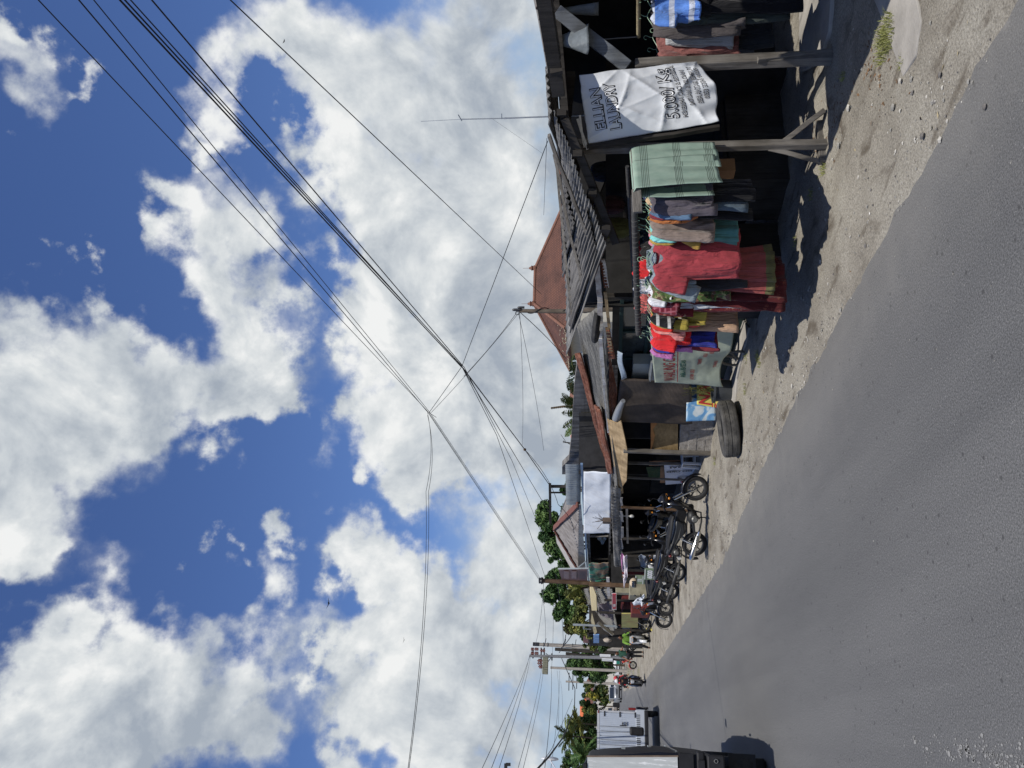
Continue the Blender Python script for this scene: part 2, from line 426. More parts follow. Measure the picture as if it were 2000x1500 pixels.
n3 = node(nt2, 'ShaderNodeTexNoise', ins={'Scale': 3.2, 'Detail': 6, 'Distortion': .6}); nt2.links.new(coords(nt2, (1.6, .6, 1)), n3.inputs['Vector'])
r3 = ramp(nt2, [(.56, 0.), (.70, .85)]); nt2.links.new(n3.outputs[0], r3.inputs[0])
c2 = mixc(nt2, r3.outputs[0], c1, (.115, .095, .072))
vo = node(nt2, 'ShaderNodeTexVoronoi', ins={'Scale': 26., 'Randomness': 1.}); nt2.links.new(vec, vo.inputs['Vector'])
r4 = ramp(nt2, [(.07, .7), (.12, 0.)]); nt2.links.new(vo.outputs[0], r4.inputs[0])
c3 = mixc(nt2, r4.outputs[0], c2, (.5, .48, .44))
nt2.links.new(c3, b.inputs['Base Color']); b.inputs['Roughness'].default_value = .97; b.inputs['Specular IOR Level'].default_value = .1
bp = node(nt2, 'ShaderNodeBump', ins={'Strength': .75, 'Distance': .025}); nt2.links.new(n2.outputs[0], bp.inputs['Height']); nt2.links.new(bp.outputs[0], b.inputs['Normal'])
DIRT = m
def axis_pts(a, b, near0, near1, fine, coarse):
    p = []; t = a
    while t < b:
        p.append(t)
        if near0 - 1e-6 <= t < near1: t += fine
        else: t += coarse if (t + coarse <= near0 or t >= near1) else max(fine, near0 - t)
    p.append(b); return p
xs = [-900, -400, -150, -60, -25, -12] + axis_pts(-7, 11, 2., 9., .09, 1.2) + [14, 20, 40, 100, 250, 600, 1000]
ys = [-300, -100, -30, -8] + axis_pts(0, 46, 3.2, 18., .1, .5) + [50, 56, 64, 75, 90, 120, 160, 220, 300, 420, 600, 900, 1400, 2200]
def gz(x, y):
    d = x - edge(y) - .13 * fbm(x * .3, y, 2.3, 4) - .05 * fbm(x, y, 9, 2)
    if y < 75 and x < -3.9: d = -4.2 - x
    elif y >= 75 and x < -4.0 + max(0, edge(y) - 3.2): d = -4.2 + max(0, edge(y) - 3.2) - x
    base = plin(d, [(-.25, -.03), (0, .002), (.25, .02), (.9, .035), (2.2, .03), (5, .02)])
    k = max(0, min(1, d / .5))
    amp = 1 if 0 < y < 40 else .4
    return base + amp * k * (.030 * fbm(x, y, 1.1, 3) + .020 * fbm(x, y, 5.5, 3, 3.) + .006 * fbm(x, y, 14, 2, 9.))
g = MB(); W_ = len(xs)
g.add([(x, y, gz(x, y)) for y in ys for x in xs], [(j * W_ + i, j * W_ + i + 1, (j + 1) * W_ + i + 1, (j + 1) * W_ + i) for j in range(len(ys) - 1) for i in range(W_ - 1)])
tag(g.obj('ground', DIRT, smooth=60), kind='structure')

m, nt2, b = nt_new('asphalt')
vec = coords(nt2)
n1 = node(nt2, 'ShaderNodeTexNoise', ins={'Scale': .5, 'Detail': 6, 'Roughness': .6}); nt2.links.new(coords(nt2, (1.5, .35, 1)), n1.inputs['Vector'])
r1 = ramp(nt2, [(.3, (.102, .1025, .103)), (.7, (.136, .1355, .134))]); nt2.links.new(n1.outputs[0], r1.inputs[0])
n2 = node(nt2, 'ShaderNodeTexNoise', ins={'Scale': 78, 'Detail': 4, 'Roughness': .85}); nt2.links.new(vec, n2.inputs['Vector'])
r2 = ramp(nt2, [(.34, (.38, .38, .38)), (.5, (.98, .98, .98)), (.66, (1.75, 1.74, 1.71))]); nt2.links.new(n2.outputs[0], r2.inputs[0])
c1 = mixc(nt2, 1., r1.outputs[0], r2.outputs[0], 'MULTIPLY')
vo = node(nt2, 'ShaderNodeTexVoronoi', ins={'Scale': 42., 'Randomness': 1.}); nt2.links.new(vec, vo.inputs['Vector'])
sx = nt2.nodes.new('ShaderNodeSeparateColor'); nt2.links.new(vo.outputs['Color'], sx.inputs[0])
r4 = ramp(nt2, [(.10, 1.), (.2, 0.)]); nt2.links.new(vo.outputs[0], r4.inputs[0])
r5 = ramp(nt2, [(.82, 0.), (.86, .65)]); nt2.links.new(sx.outputs[0], r5.inputs[0])
mu = node(nt2, 'ShaderNodeMath', operation='MULTIPLY'); nt2.links.new(r4.outputs[0], mu.inputs[0]); nt2.links.new(r5.outputs[0], mu.inputs[1])
c2 = mixc(nt2, mu.outputs[0], c1, (.36, .35, .33))
vo2 = node(nt2, 'ShaderNodeTexVoronoi', ins={'Scale': 7.}); nt2.links.new(vec, vo2.inputs['Vector'])
r6 = ramp(nt2, [(.07, .8), (.13, 0.)]); nt2.links.new(vo2.outputs[0], r6.inputs[0])
c2 = mixc(nt2, r6.outputs[0], c2, (.055, .055, .055))
# sand drifted on to the right-hand edge, bitumen-worn lighter band near the middle
at = node(nt2, 'ShaderNodeAttribute', attribute_name='edge_dist')
ad = node(nt2, 'ShaderNodeMath', operation='MULTIPLY_ADD'); n5 = node(nt2, 'ShaderNodeTexNoise', ins={'Scale': 2.2, 'Detail': 8, 'Roughness': .7}); nt2.links.new(vec, n5.inputs['Vector'])
nt2.links.new(n5.outputs[0], ad.inputs[0]); ad.inputs[1].default_value = 1.5; nt2.links.new(at.outputs['Fac'], ad.inputs[2])
r7 = ramp(nt2, [(.0, .8), (.12, .34), (.6, .12), (1., 0.)])
mr = node(nt2, 'ShaderNodeMapRange', ins={1: .55, 2: 1.9}); nt2.links.new(ad.outputs[0], mr.inputs[0]); nt2.links.new(mr.outputs[0], r7.inputs[0])
c3 = mixc(nt2, r7.outputs[0], c2, (.25, .238, .215))
nb = node(nt2, 'ShaderNodeTexNoise', ins={'Scale': 1., 'Detail': 4, 'Roughness': .6}); nt2.links.new(coords(nt2, (1.6, .06, 1)), nb.inputs['Vector'])
rb = ramp(nt2, [(.36, (.93, .93, .935)), (.5, (1, 1, 1)), (.64, (1.06, 1.06, 1.055))]); nt2.links.new(nb.outputs[0], rb.inputs[0]); c3 = mixc(nt2, 1., c3, rb.outputs[0], 'MULTIPLY')
nt2.links.new(c3, b.inputs['Base Color']); b.inputs['Roughness'].default_value = .88; b.inputs['Specular IOR Level'].default_value = .25
bp = node(nt2, 'ShaderNodeBump', ins={'Strength': .5, 'Distance': .010}); nt2.links.new(n2.outputs[0], bp.inputs['Height']); nt2.links.new(bp.outputs[0], b.inputs['Normal'])
ASPH = m
rd = MB(); ry = [-40, -10, 0] + [1 + .6 * i for i in range(60)] + [38, 42, 48, 55, 63, 72, 85, 100, 120, 140, 170, 200, 260, 330, 420]
nx = 40
def rp(i, y):
    e = edge(y) + .2; l = -4.0 + max(0, e - 3.4); return l + (e - l) * i / nx
rd.add([(rp(i, y), y, 0.0) for y in ry for i in range(nx + 1)], [(j * (nx + 1) + i, j * (nx + 1) + i + 1, (j + 1) * (nx + 1) + i + 1, (j + 1) * (nx + 1) + i) for j in range(len(ry) - 1) for i in range(nx)])
ro = rd.obj('road', ASPH)
at_ = ro.data.attributes.new('edge_dist', 'FLOAT', 'POINT')
at_.data.foreach_set('value', [max(0, edge(p.y) - p.x) for p in rd.v])
tag(ro, kind='structure')

# worn concrete slab floor before the stalls (left of it sand), cracked paving
CONC = pm('worn concrete', (.33, .31, .28), .92, .25, 2.2, bump=.35, bscale=40, dirt=(.18, .165, .14), dirt_amt=.6, dscale=1.3)
s = MB()
def slab(pts, z0, h):
    n = len(pts); vs = [(p[0], p[1], z0) for p in pts] + [(p[0], p[1], z0 + h) for p in pts]
    s.add(vs, [tuple(range(n, 2 * n))] + [(i, (i + 1) % n, (i + 1) % n + n, i + n) for i in range(n)])
a = [gd(1573, -60), gd(1573, 140), gd(1610, 125), gd(1633, 60), gd(1640, -60)]
slab([(p.x, p.y) for p in a], .0, .07)
a = [gd(1700, -40), gd(1726, 20), gd(1775, 150), gd(1800, 110), gd(1812, 40), gd(1795, -40)]
slab([(p.x, p.y) for p in a], .0, .045)
a = [gd(1440, 830), gd(1445, 740), gd(1470, 640), gd(1440, 600), gd(1420, 690), gd(1410, 830)]
slab([(p.x, p.y) for p in a], .0, .06)
tag(s.obj('pavement', CONC, bevel=.012), kind='structure')

# loose pebbles and grit of the verge
peb = MB(); rs = random.Random(3)
def stone(mb, c, r, sq=.6):
    vs = []
    for d in ((1, 0, 0), (-1, 0, 0), (0, 1, 0), (0, -1, 0), (0, 0, 1), (0, 0, -.5), (.65, .65, .4), (-.65, .6, .45), (.6, -.65, .4), (-.6, -.6, .4)):
        q = V(d) * r * rs.uniform(.75, 1.2); q.z *= sq; vs.append(c + q)
    mb.add(vs, [(0, 6, 4), (6, 2, 4), (2, 7, 4), (7, 1, 4), (1, 9, 4), (9, 3, 4), (3, 8, 4), (8, 0, 4), (0, 2, 6), (2, 1, 7), (1, 3, 9), (3, 0, 8), (0, 5, 2), (2, 5, 1), (1, 5, 3), (3, 5, 0)])
for i in range(3400):
    y = rs.uniform(2.6, 19); e = edge(y); x = e + rs.expovariate(1.2) - .04
    if x > 7.5: continue
    if fbm(x, y, 1.2, 3, 5) < -.12: continue
    r = .005 * (1 + rs.expovariate(1.25)); r = min(r, .028)
    peb.k = rs.choice((0, 1, 1, 2))
    stone(peb, V((x, y, max(gz(x, y), 0) + r * .2)), r)
for i in range(120):
    y = rs.uniform(2.4, 16); x = edge(y) - rs.expovariate(.9); r = .004 * (1 + rs.expovariate(2.))
    peb.k = rs.choice((1, 1, 2)); stone(peb, V((x, y, r * .2)), min(r, .012))
PEBM = [pm('pale pebble', (.42, .40, .355), .9, .25, 30), pm('grey pebble', (.25, .24, .215), .9, .3, 30), pm('dark pebble', (.14, .13, .12), .9, .3, 30)]
tag(peb.obj('gravel', PEBM), kind='stuff')
for (ix, iy, r, lb, cat, mi) in [(1757, 208, .045, 'rounded grey stone lying alone on the dirt verge', 'stone', 1), (1811, 265, .038, 'flat dark sliver of stone on the sandy asphalt edge', 'stone', 2), (1847, 146, .03, 'small reddish brown stone on the verge by the cracked slab', 'stone', 2),
                                 (1773, 157, .033, 'white pebble at the tip of the cracked concrete slab', 'stone', 0), (1670, 210, .05, 'pale flat stone at the end of the roof shadow', 'stone', 0), (1648, 283, .04, 'grey stone beside the timber foot of the stall', 'stone', 1), (1927, 208, .03, 'dark angular pebble out on the asphalt', 'stone', 2)]:
    p = gd(ix, iy); q = MB(); stone(q, V((0, 0, 0)), r, .7); o = q.obj('stone', PEBM[mi], smooth=50); o.location = (p.x, p.y, max(gz(p.x, p.y), 0) + r * .3); tag(o, lb, cat)
    o.modifiers.new('ss', 'SUBSURF').render_levels = 1

# dry grass tufts
GR = pm('dry grass blade', (.23, .24, .08), .8, .5, 9)
gr = MB()
def tuft(c, n, h, rad):
    for i in range(n):
        a = rs.uniform(0, 2 * pi); r = rad * sqrt(rs.random()); p = V((c.x + r * cos(a), c.y + r * sin(a), gz(c.x, c.y) - .01))
        hh = h * rs.uniform(.4, 1.1); le = V((rs.uniform(-.8, .8), rs.uniform(-.8, .8), 0)) * hh; wd = V((rs.uniform(-1, 1), rs.uniform(-1, 1), 0)).normalized() * .0035
        gr.add([p - wd, p + wd, p + le * .4 + V((0, 0, hh * .7)) + wd * .7, p + le * .4 + V((0, 0, hh * .7)) - wd * .7, p + le + V((0, 0, hh * .85))], [(0, 1, 2, 3), (3, 2, 4)])
for ix, iy, n, h, r in [(1745, 65, 260, .09, .16), (1735, 90, 160, .07, .14), (1772, 120, 60, .05, .06), (1615, 328, 70, .06, .09), (1485, 695, 80, .07, .1), (1490, 708, 50, .06, .08), (1462, 700, 40, .06, .1), (1250, 1318, 120, .25, .6), (1240, 1315, 120, .3, .9), (1530, 600, 40, .05, .06), (1560, 470, 30, .05, .07), (1590, 380, 40, .05, .08), (1460, 760, 50, .06, .1), (1420, 840, 60, .07, .12), (1655, 150, 40, .05, .06), (1400, 900, 50, .07, .12), (1232, 1312, 160, .35, 1.2), (1228, 1318, 160, .35, 1.5)]:
    tuft(gd(ix, iy), n, h, r)
tag(gr.obj('grass', GR), kind='stuff')

# dead leaves and scraps caught on the verge
lt = MB(); LM = [pm('dead leaf', (.16, .095, .05), .9, .3, 9), pm('paper scrap', (.6, .58, .54), .8, .1), pm('pale straw', (.36, .30, .18), .9, .2)]
for i in range(420):
    k = rs.random()
    if k < .45: ix, iy, sp_ = rs.choice(((1727, 152, .28), (1605, 270, .25), (1700, 118, .2), (1640, 225, .3))); p = gd(ix, iy) + V((rs.gauss(0, sp_ * .6), rs.gauss(0, sp_ * .6), 0))
    else: y = rs.uniform(3, 17); p = V((edge(y) + rs.uniform(.1, 2.2), y, 0))
    p.z = gz(p.x, p.y) + .006; a = rs.uniform(0, 6.28); l = rs.uniform(.008, .028); w_ = l * rs.uniform(.2, .5); d = V((cos(a), sin(a), rs.uniform(-.2, .3))) * l; e = V((-sin(a), cos(a), rs.uniform(-.3, .3))) * w_
    lt.k = rs.choice((0, 0, 0, 2, 2, 1)) if k > .45 else 0; lt.add([p - d, p + e, p + d, p - e], [(0, 1, 2), (0, 2, 3)])
tag(lt.obj('litter', LM), kind='stuff')

# last worn flakes of the painted centre line
pk = MB(); c0_, c1_ = gd(1760, 1452), gd(2010, 1487)
for i in range(420):
    t = rs.random() ** .8; p = c0_.lerp(c1_, t) + V((rs.gauss(0, .045), rs.gauss(0, .03), 0)); p.z = .004
    if fbm(p.x * 3, p.y * 3, 2.2, 3) < -.02 - .25 * (t - .4): continue
    r = .0025 + rs.expovariate(260); k = rs.randint(5, 8); pk.add([p + V((r * rs.uniform(.5, 1.2) * cos(6.28 * j / k), r * 1.8 * rs.uniform(.5, 1.2) * sin(6.28 * j / k), 0)) for j in range(k)], [tuple(range(k))])
tag(pk.obj('road_marking', pm('worn road paint', (.24, .236, .225), .8, .2, 20)), kind='structure')
# ================================================================ market stalls along the right-hand verge
WGREY = wood('weathered grey timber', (.20, .185, .165))
WGREYX = wood('weathered grey timber x', (.20, .185, .165), stretch=(2.2, 30, 30))
WGREYY = wood('weathered grey timber y', (.20, .185, .165), stretch=(30, 2.2, 30))
WDARK = wood('smoke dark timber', (.05, .045, .04))
WBROWN = wood('brown timber', (.16, .10, .06))
PLY = wood('pale plywood', (.50, .36, .20), dark=.72, stretch=(26, 1.2, 26))
PLYD = wood('old plywood board', (.30, .21, .10), dark=.7, stretch=(26, 1.2, 26))
ASB = pm('weathered grey fibre sheet', (.175, .17, .16), .92, .6, 4, bump=.5, bscale=40, stretch=(4.5, .3, 1), dirt=(.03, .028, .026), dirt_amt=.95, dscale=2.2)
ASB2 = pm('mossy grey fibre sheet', (.17, .165, .15), .92, .4, 7, bump=.3, stretch=(.3, 1, 1), dirt=(.045, .042, .04), dirt_amt=.8, dscale=3)
RUST = pm('rusted sheet iron', (.17, .062, .035), .9, .5, 6, bump=.3, dirt=(.28, .22, .18), dirt_amt=.5, dscale=3)
ZINC = pm('dull zinc sheet', (.30, .33, .34), .55, .25, 4, metal=.35, dirt=(.16, .17, .17), dirt_amt=.7, dscale=2)
PAINTW = pm('flaking white paint', (.62, .60, .56), .8, .2, 9, dirt=(.2, .11, .07), dirt_amt=.8, dscale=4)
BLACKT = pm('black tarpaulin', (.012, .012, .013), .7, .4, 3, bump=.2, bscale=9)
DARKW = pm('near black board wall', (.022, .021, .02), .95, .5, 3)  # near-black board colour shared by the stall back walls
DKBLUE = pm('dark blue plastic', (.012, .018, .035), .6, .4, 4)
RUBBER = pm('black rubber', (.022, .022, .023), .75, .35, 14, bump=.2, bscale=60, dirt=(.10, .095, .085), dirt_amt=.5, dscale=6)
STEEL = pm('galvanised steel', (.42, .43, .43), .45, .2, 8, metal=.7)
BLACKM = pm('black painted steel', (.018, .018, .02), .45, .3, 8, spec=.5)
CHROME = pm('chromed metal', (.65, .65, .63), .18, .15, 8, metal=1.)
BAMB = wood('bamboo pole', (.34, .29, .19), stretch=(2.5, 30, 30))
INK = pm('black ink', (.015, .015, .018), .7, .2, 10)
REDINK = pm('red ink', (.30, .035, .04), .75, .25, 10)
GREENINK = pm('dark green ink', (.02, .10, .07), .75, .25, 10)

def corr(mb, a, b, c, d, n, amp=.018, nv=10, rag=0., sag=.02, across='u', seed=0.):
    """corrugated sheet a-b (eave) d-c (ridge); waves counted along u (a->b) or v (a->d)"""
    a, b, c, d = V(a), V(b), V(c), V(d); nrm = (b - a).cross(d - a).normalized()
    nu, nvv = (n * 5, nv) if across == 'u' else (nv, n * 5)
    def fn(u, v):
        if rag:
            if across == 'u': v = v * (1 + rag * .3) - rag * max(0, fbm(floor_(u * n / 8) * 3.7 + seed, 0, 1, 1) + .3 * fbm(u * n * .5, seed, 1, 2)) * (1 - v)
            else: u = u - rag * max(0, fbm(floor_(v * n / 8) * 3.1 + seed, 0, 1, 1)) * (1 - u)
        p = a.lerp(b, u).lerp(d.lerp(c, u), v)
        t = u if across == 'u' else v
        o = v if across == 'u' else u; k = math.floor(t * n / 7.)
        return p + nrm * (amp * (1 + .7 * fbm(t * n * .35 + seed, o * 2.5, 1, 2)) * sin(2 * pi * n * t + .8 * fbm(t * 5 + seed, o * 2, 1, 2)) + sag * fbm(u * 3 + seed, v * 3, 1, 2) + .016 * fbm(k * 3.3 + seed, 0, 1, 1) + .02 * fbm(u * 11, v * 7 + seed, 1, 2))
    return mb.grid(fn, nu, nvv)
def floor_(x): return math.floor(x)

def poly(mb, pts, thick=.02):
    pts = [V(p) for p in pts]; n = (pts[1] - pts[0]).cross(pts[2] - pts[0]).normalized() * thick; k = len(pts)
    return mb.add([p - n / 2 for p in pts] + [p + n / 2 for p in pts], [tuple(range(k - 1, -1, -1)), tuple(range(k, 2 * k))] + [(i, (i + 1) % k, (i + 1) % k + k, i + k) for i in range(k)])

def one(name, label, cat, build, mats, group=None, kind=None, **kw):
    mb = MB(); build(mb); o = mb.obj(name, mats, **kw); tag(o, label, cat, group, kind); return o

def part(parent, name, mats, build, label=None, **kw):
    mb = MB(); build(mb); o = mb.obj(name, mats, parent, **kw)
    if label: o['label'] = label
    return o

# ---------------------------------------------------------------- clothes stall
st = thing('market_stall', 'weathered timber clothes stall with sagging grey corrugated roof and banner on its posts', 'market stall', (6, 7, 0))
E1, E2, E3 = V((4.76, 7.0, 2.19)), ay(1081, 216, 5.6), V((9.2, 4.95, 3.02))
B1, B2, B3 = ay(1108, 690, 9.2), ay(1102, 335, 9.3), ay(1082, 130, 9.3)
def f(mb):
    corr(mb, E1, E2, B2, B1, 24, .014, 12, rag=.06, sag=.07, seed=2.)
    corr(mb, E2 + V((-.05, .03, .03)), E3, B3, B2 + V((0, 0, .03)), 46, .014, 10, rag=.05, sag=.05, seed=7.)
def roofcut(o):
    me = o.data; kill = [p.index for p in me.polygons if fbm(p.center.x * 2.2, p.center.y * 2.2, 1.5, 3, 4.) > .34]
    bm = bmesh.new(); bm.from_mesh(me); bm.faces.ensure_lookup_table(); bmesh.ops.delete(bm, geom=[bm.faces[i] for i in kill], context='FACES'); bm.to_mesh(me); bm.free()
part(st, 'roof', ASB, f, solid=.007, smooth=50)
def f(mb):
    q = lambda u, v, h=.035: E1.lerp(E2, u).lerp(B1.lerp(B2, u), v) + V((0, 0, h))
    corr(mb, q(.05, .10), q(.33, .02), q(.36, .72), q(.02, .80), 8, .014, 8, rag=.1, sag=.05, seed=12.); corr(mb, q(.42, .36, .04), q(.72, .30, .045), q(.74, .98), q(.40, 1.02), 9, .014, 8, rag=.12, sag=.05, seed=15.)
part(st, 'roof_overlay', pm('blackened fibre sheet', (.105, .10, .095), .95, .6, 4, bump=.5, bscale=40, stretch=(4.5, .3, 1), dirt=(.25, .24, .22), dirt_amt=.6, dscale=2.4), f, label='darker loose sheets lying over the roof', solid=.007, smooth=50)
part(st, 'roof_batten', WGREYY, lambda mb: [mb.beam(E1.lerp(B1, .15 + .3 * k) + V((.1, 0, .04)), E2.lerp(B2, .1 + .28 * k) + V((-.2, 0, .06)), .06, .03, seg=5, wob=.01) for k in range(3)])
def f(mb):
    corr(mb, (4.95, 4.75, 2.66), (4.82, 1.2, 2.93), (8.6, 1.2, 3.5), (8.6, 3.3, 3.42), 34, .02, 8, rag=.04, sag=.03, seed=4.)
part(st, 'front_roof', pm('sheet iron with rusty edge', (.23, .22, .20), .8, .35, 3, dirt=(.24, .10, .05), dirt_amt=.75, dscale=3.5), f, label='front roof sheet with rusted broken edge', solid=.006, smooth=50)
def f(mb):
    mb.beam((4.95, 5.0, 2.60), (4.9, 1.2, 2.83), .05, .11); mb.beam((6.3, 1.2, 2.95), (6.3, 4.9, 2.86), .07, .12)
    mb.beam((4.9, 4.72, 2.60), (8.6, 3.3, 3.32), .06, .1)
    mb.beam(E1 + V((.1, .1, -.1)), E2 + V((0, .1, -.1)), .05, .08); mb.beam(E2 + V((0, .1, -.1)), E3 + V((0, .1, -.1)), .05, .08)
    for k in range(4): p = E1.lerp(E2, .15 + .28 * k); q = B1.lerp(B2, .15 + .28 * k); mb.beam(p - V((0, 0, .07)), q - V((0, 0, .07)), .06, .09)
    mb.beam((6.06, 5.85, 2.55), (6.4, 7.2, 2.68), .06, .09)
    for k in range(4): mb.beam((4.95 + 1.1 * k, 1.3, 2.8 + .16 * k), (4.95 + 1.0 * k, 4.6 - .4 * k, 2.6 + .19 * k), .05, .08)
part(st, 'rafter_frame', WDARK, f)
P1, P2 = gd(1630, 113), gd(1621, 281)
part(st, 'post', WGREY, lambda mb: (mb.beam(P1 + V((0, 0, -.1)), ay(1240, 128, P1.y), .11, .10, up=(0, 1, 0), seg=8, wob=.004), mb.beam(P1 + V((.07, -.02, -.1)), ay(1480, 128, P1.y - .05) + V((.07, 0, 0)), .045, .06, up=(0, 1, 0))), bevel=.006)
part(st, 'post', WGREY, lambda mb: mb.beam(P2 + V((0, 0, -.1)), V((5.44, P2.y, 2.50)), .075, .08, up=(0, 1, 0), seg=8, wob=.005), bevel=.006)
a_ = gd(1612, 238); b_ = gd(1617, 318)
part(st, 'foot_beam', WGREYX, lambda mb: mb.beam(a_ + V((0, 0, .05)), b_ + V((0, 0, .05)), .09, .09, seg=4, wob=.004), bevel=.006)
part(st, 'brace', WGREY, lambda mb: mb.beam(V((5.42, 6.3, .50)), gd(1621, 212) + V((0, .03, .05)), .07, .05, seg=3, wob=.004), bevel=.005)
part(st, 'brace', WGREY, lambda mb: mb.beam(V((5.40, 6.3, .58)), b_ + V((.02, 0, .06)), .065, .045, seg=3, wob=.004), label='pale diagonal brace of the stall foot', bevel=.005)
q0 = ay(1088, 22, 5.45); q1 = ay(1226, 130, 5.75)
part(st, 'roof_strut', wood('blue grey plank', (.15, .165, .185)), lambda mb: mb.beam(q0, q1, .055, .125, seg=4, wob=.003), label='blue grey diagonal plank under the front roof', bevel=.004)
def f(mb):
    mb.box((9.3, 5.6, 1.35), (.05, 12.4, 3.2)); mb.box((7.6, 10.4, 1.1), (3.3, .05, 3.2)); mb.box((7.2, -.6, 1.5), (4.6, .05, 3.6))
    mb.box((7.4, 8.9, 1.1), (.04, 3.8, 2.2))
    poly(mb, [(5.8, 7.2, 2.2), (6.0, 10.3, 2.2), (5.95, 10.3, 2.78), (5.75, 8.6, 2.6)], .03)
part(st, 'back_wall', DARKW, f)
def f(mb):
    mb.box((7.2, 8.2, .74), (2.4, 1.0, .05)); mb.box((7.2, 8.0, .36), (2.3, .8, .70)); mb.box((5.75, 9.2, .5), (.5, 1.6, 1.0))
part(st, 'display_table', WDARK, f)
# plank rail that carries the towels, and its end block
r0 = V((5.40, 6.22, 1.93)); r1 = pl(1243, 374, r0, V((-.42, .9, 0)))
part(st, 'towel_rail', WGREYX, lambda mb: (mb.beam(r0, r1, .045, .05), mb.beam(r1 - V((-.02, 0, 0)), r1 + V((-.20, .05, -.01)), .04, .085)), bevel=.004)

# heap of stock in the shade under the roof
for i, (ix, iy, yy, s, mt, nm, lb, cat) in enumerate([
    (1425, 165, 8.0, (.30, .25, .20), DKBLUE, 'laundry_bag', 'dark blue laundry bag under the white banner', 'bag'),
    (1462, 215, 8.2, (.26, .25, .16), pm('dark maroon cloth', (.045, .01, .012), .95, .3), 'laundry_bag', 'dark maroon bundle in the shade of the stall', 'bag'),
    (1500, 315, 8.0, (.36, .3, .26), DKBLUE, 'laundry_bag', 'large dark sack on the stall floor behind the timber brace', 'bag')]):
    p = ay(ix, iy, yy)
    def f(mb):
        mb.grid(lambda u, v: p + V((s[0] * sin(pi * v) ** .7 * cos(2 * pi * u) * (1 + .15 * fbm(u * 6 + i, v * 4, 1, 2)), s[1] * sin(pi * v) ** .7 * sin(2 * pi * u), s[2] * cos(pi * v) * (1 + .2 * fbm(u * 5, v * 5 + i, 1, 2)))), 22, 14)
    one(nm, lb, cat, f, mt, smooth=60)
one('cardboard_box', 'brown cardboard box just below the green towels', 'box', lambda mb: mb.box(ay(1415, 330, 6.75), (.16, .14, .2)), pm('cardboard', (.28, .16, .08), .9, .2, 5), bevel=.004)

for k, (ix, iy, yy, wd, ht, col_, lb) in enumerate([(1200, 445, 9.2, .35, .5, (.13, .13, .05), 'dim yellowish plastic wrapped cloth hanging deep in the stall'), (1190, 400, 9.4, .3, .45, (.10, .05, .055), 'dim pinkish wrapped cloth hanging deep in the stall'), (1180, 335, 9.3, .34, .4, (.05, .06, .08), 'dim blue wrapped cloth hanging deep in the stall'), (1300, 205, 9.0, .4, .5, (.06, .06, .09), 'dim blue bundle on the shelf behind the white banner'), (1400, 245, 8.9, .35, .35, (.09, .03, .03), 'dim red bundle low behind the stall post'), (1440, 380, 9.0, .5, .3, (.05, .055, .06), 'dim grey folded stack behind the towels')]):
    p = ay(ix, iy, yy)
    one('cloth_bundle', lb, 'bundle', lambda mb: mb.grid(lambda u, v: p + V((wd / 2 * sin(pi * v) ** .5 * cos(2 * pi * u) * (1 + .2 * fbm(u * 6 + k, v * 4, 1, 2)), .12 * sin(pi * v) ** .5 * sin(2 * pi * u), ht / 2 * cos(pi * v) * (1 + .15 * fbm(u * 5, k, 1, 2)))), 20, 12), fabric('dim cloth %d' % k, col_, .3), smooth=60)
part(st, 'shelf', WDARK, lambda mb: [mb.box((8.2, 9.9, z), (1.8, .4, .04)) for z in (.9, 1.4, 1.9)])

# clear plastic bag hanging from a rafter
def f(mb):
    p = ay(1118, 78, 5.6)
    mb.grid(lambda u, v: p + V(((.03 + .15 * v ** .8) * cos(2 * pi * u) * (1 + .12 * fbm(u * 7, v * 3, 1, 2)), .10 * v * sin(2 * pi * u), .17 - .33 * v + .03 * fbm(u * 4, v * 2, 1, 2))), 20, 12)
    mb.tube([p + V((0, 0, .16)), p + V((.02, 0, .24)), p + V((0, .02, .30))], .006, 6)
one('plastic_bag', 'grey translucent plastic bag hanging under the front roof', 'bag', f, pm('cloudy polythene', (.17, .19, .20), .35, .3, 6, bump=.4, bscale=14), smooth=60, solid=.002)
def f(mb):
    p = ay(1122, 20, 5.75)
    mb.grid(lambda u, v: p + V(((.02 + .06 * v) * cos(2 * pi * u) * (1 + .2 * fbm(u * 7, v * 3, 1, 2)), .05 * v * sin(2 * pi * u), .3 - .55 * v)), 16, 10)
    mb.tube([p + V((0, 0, .28)), p + V((0, 0, .34))], .006, 6)
one('plastic_bag', 'narrow pale polythene sheet knotted to the rafters', 'bag', f, MATS['cloudy polythene'], smooth=60, solid=.002)

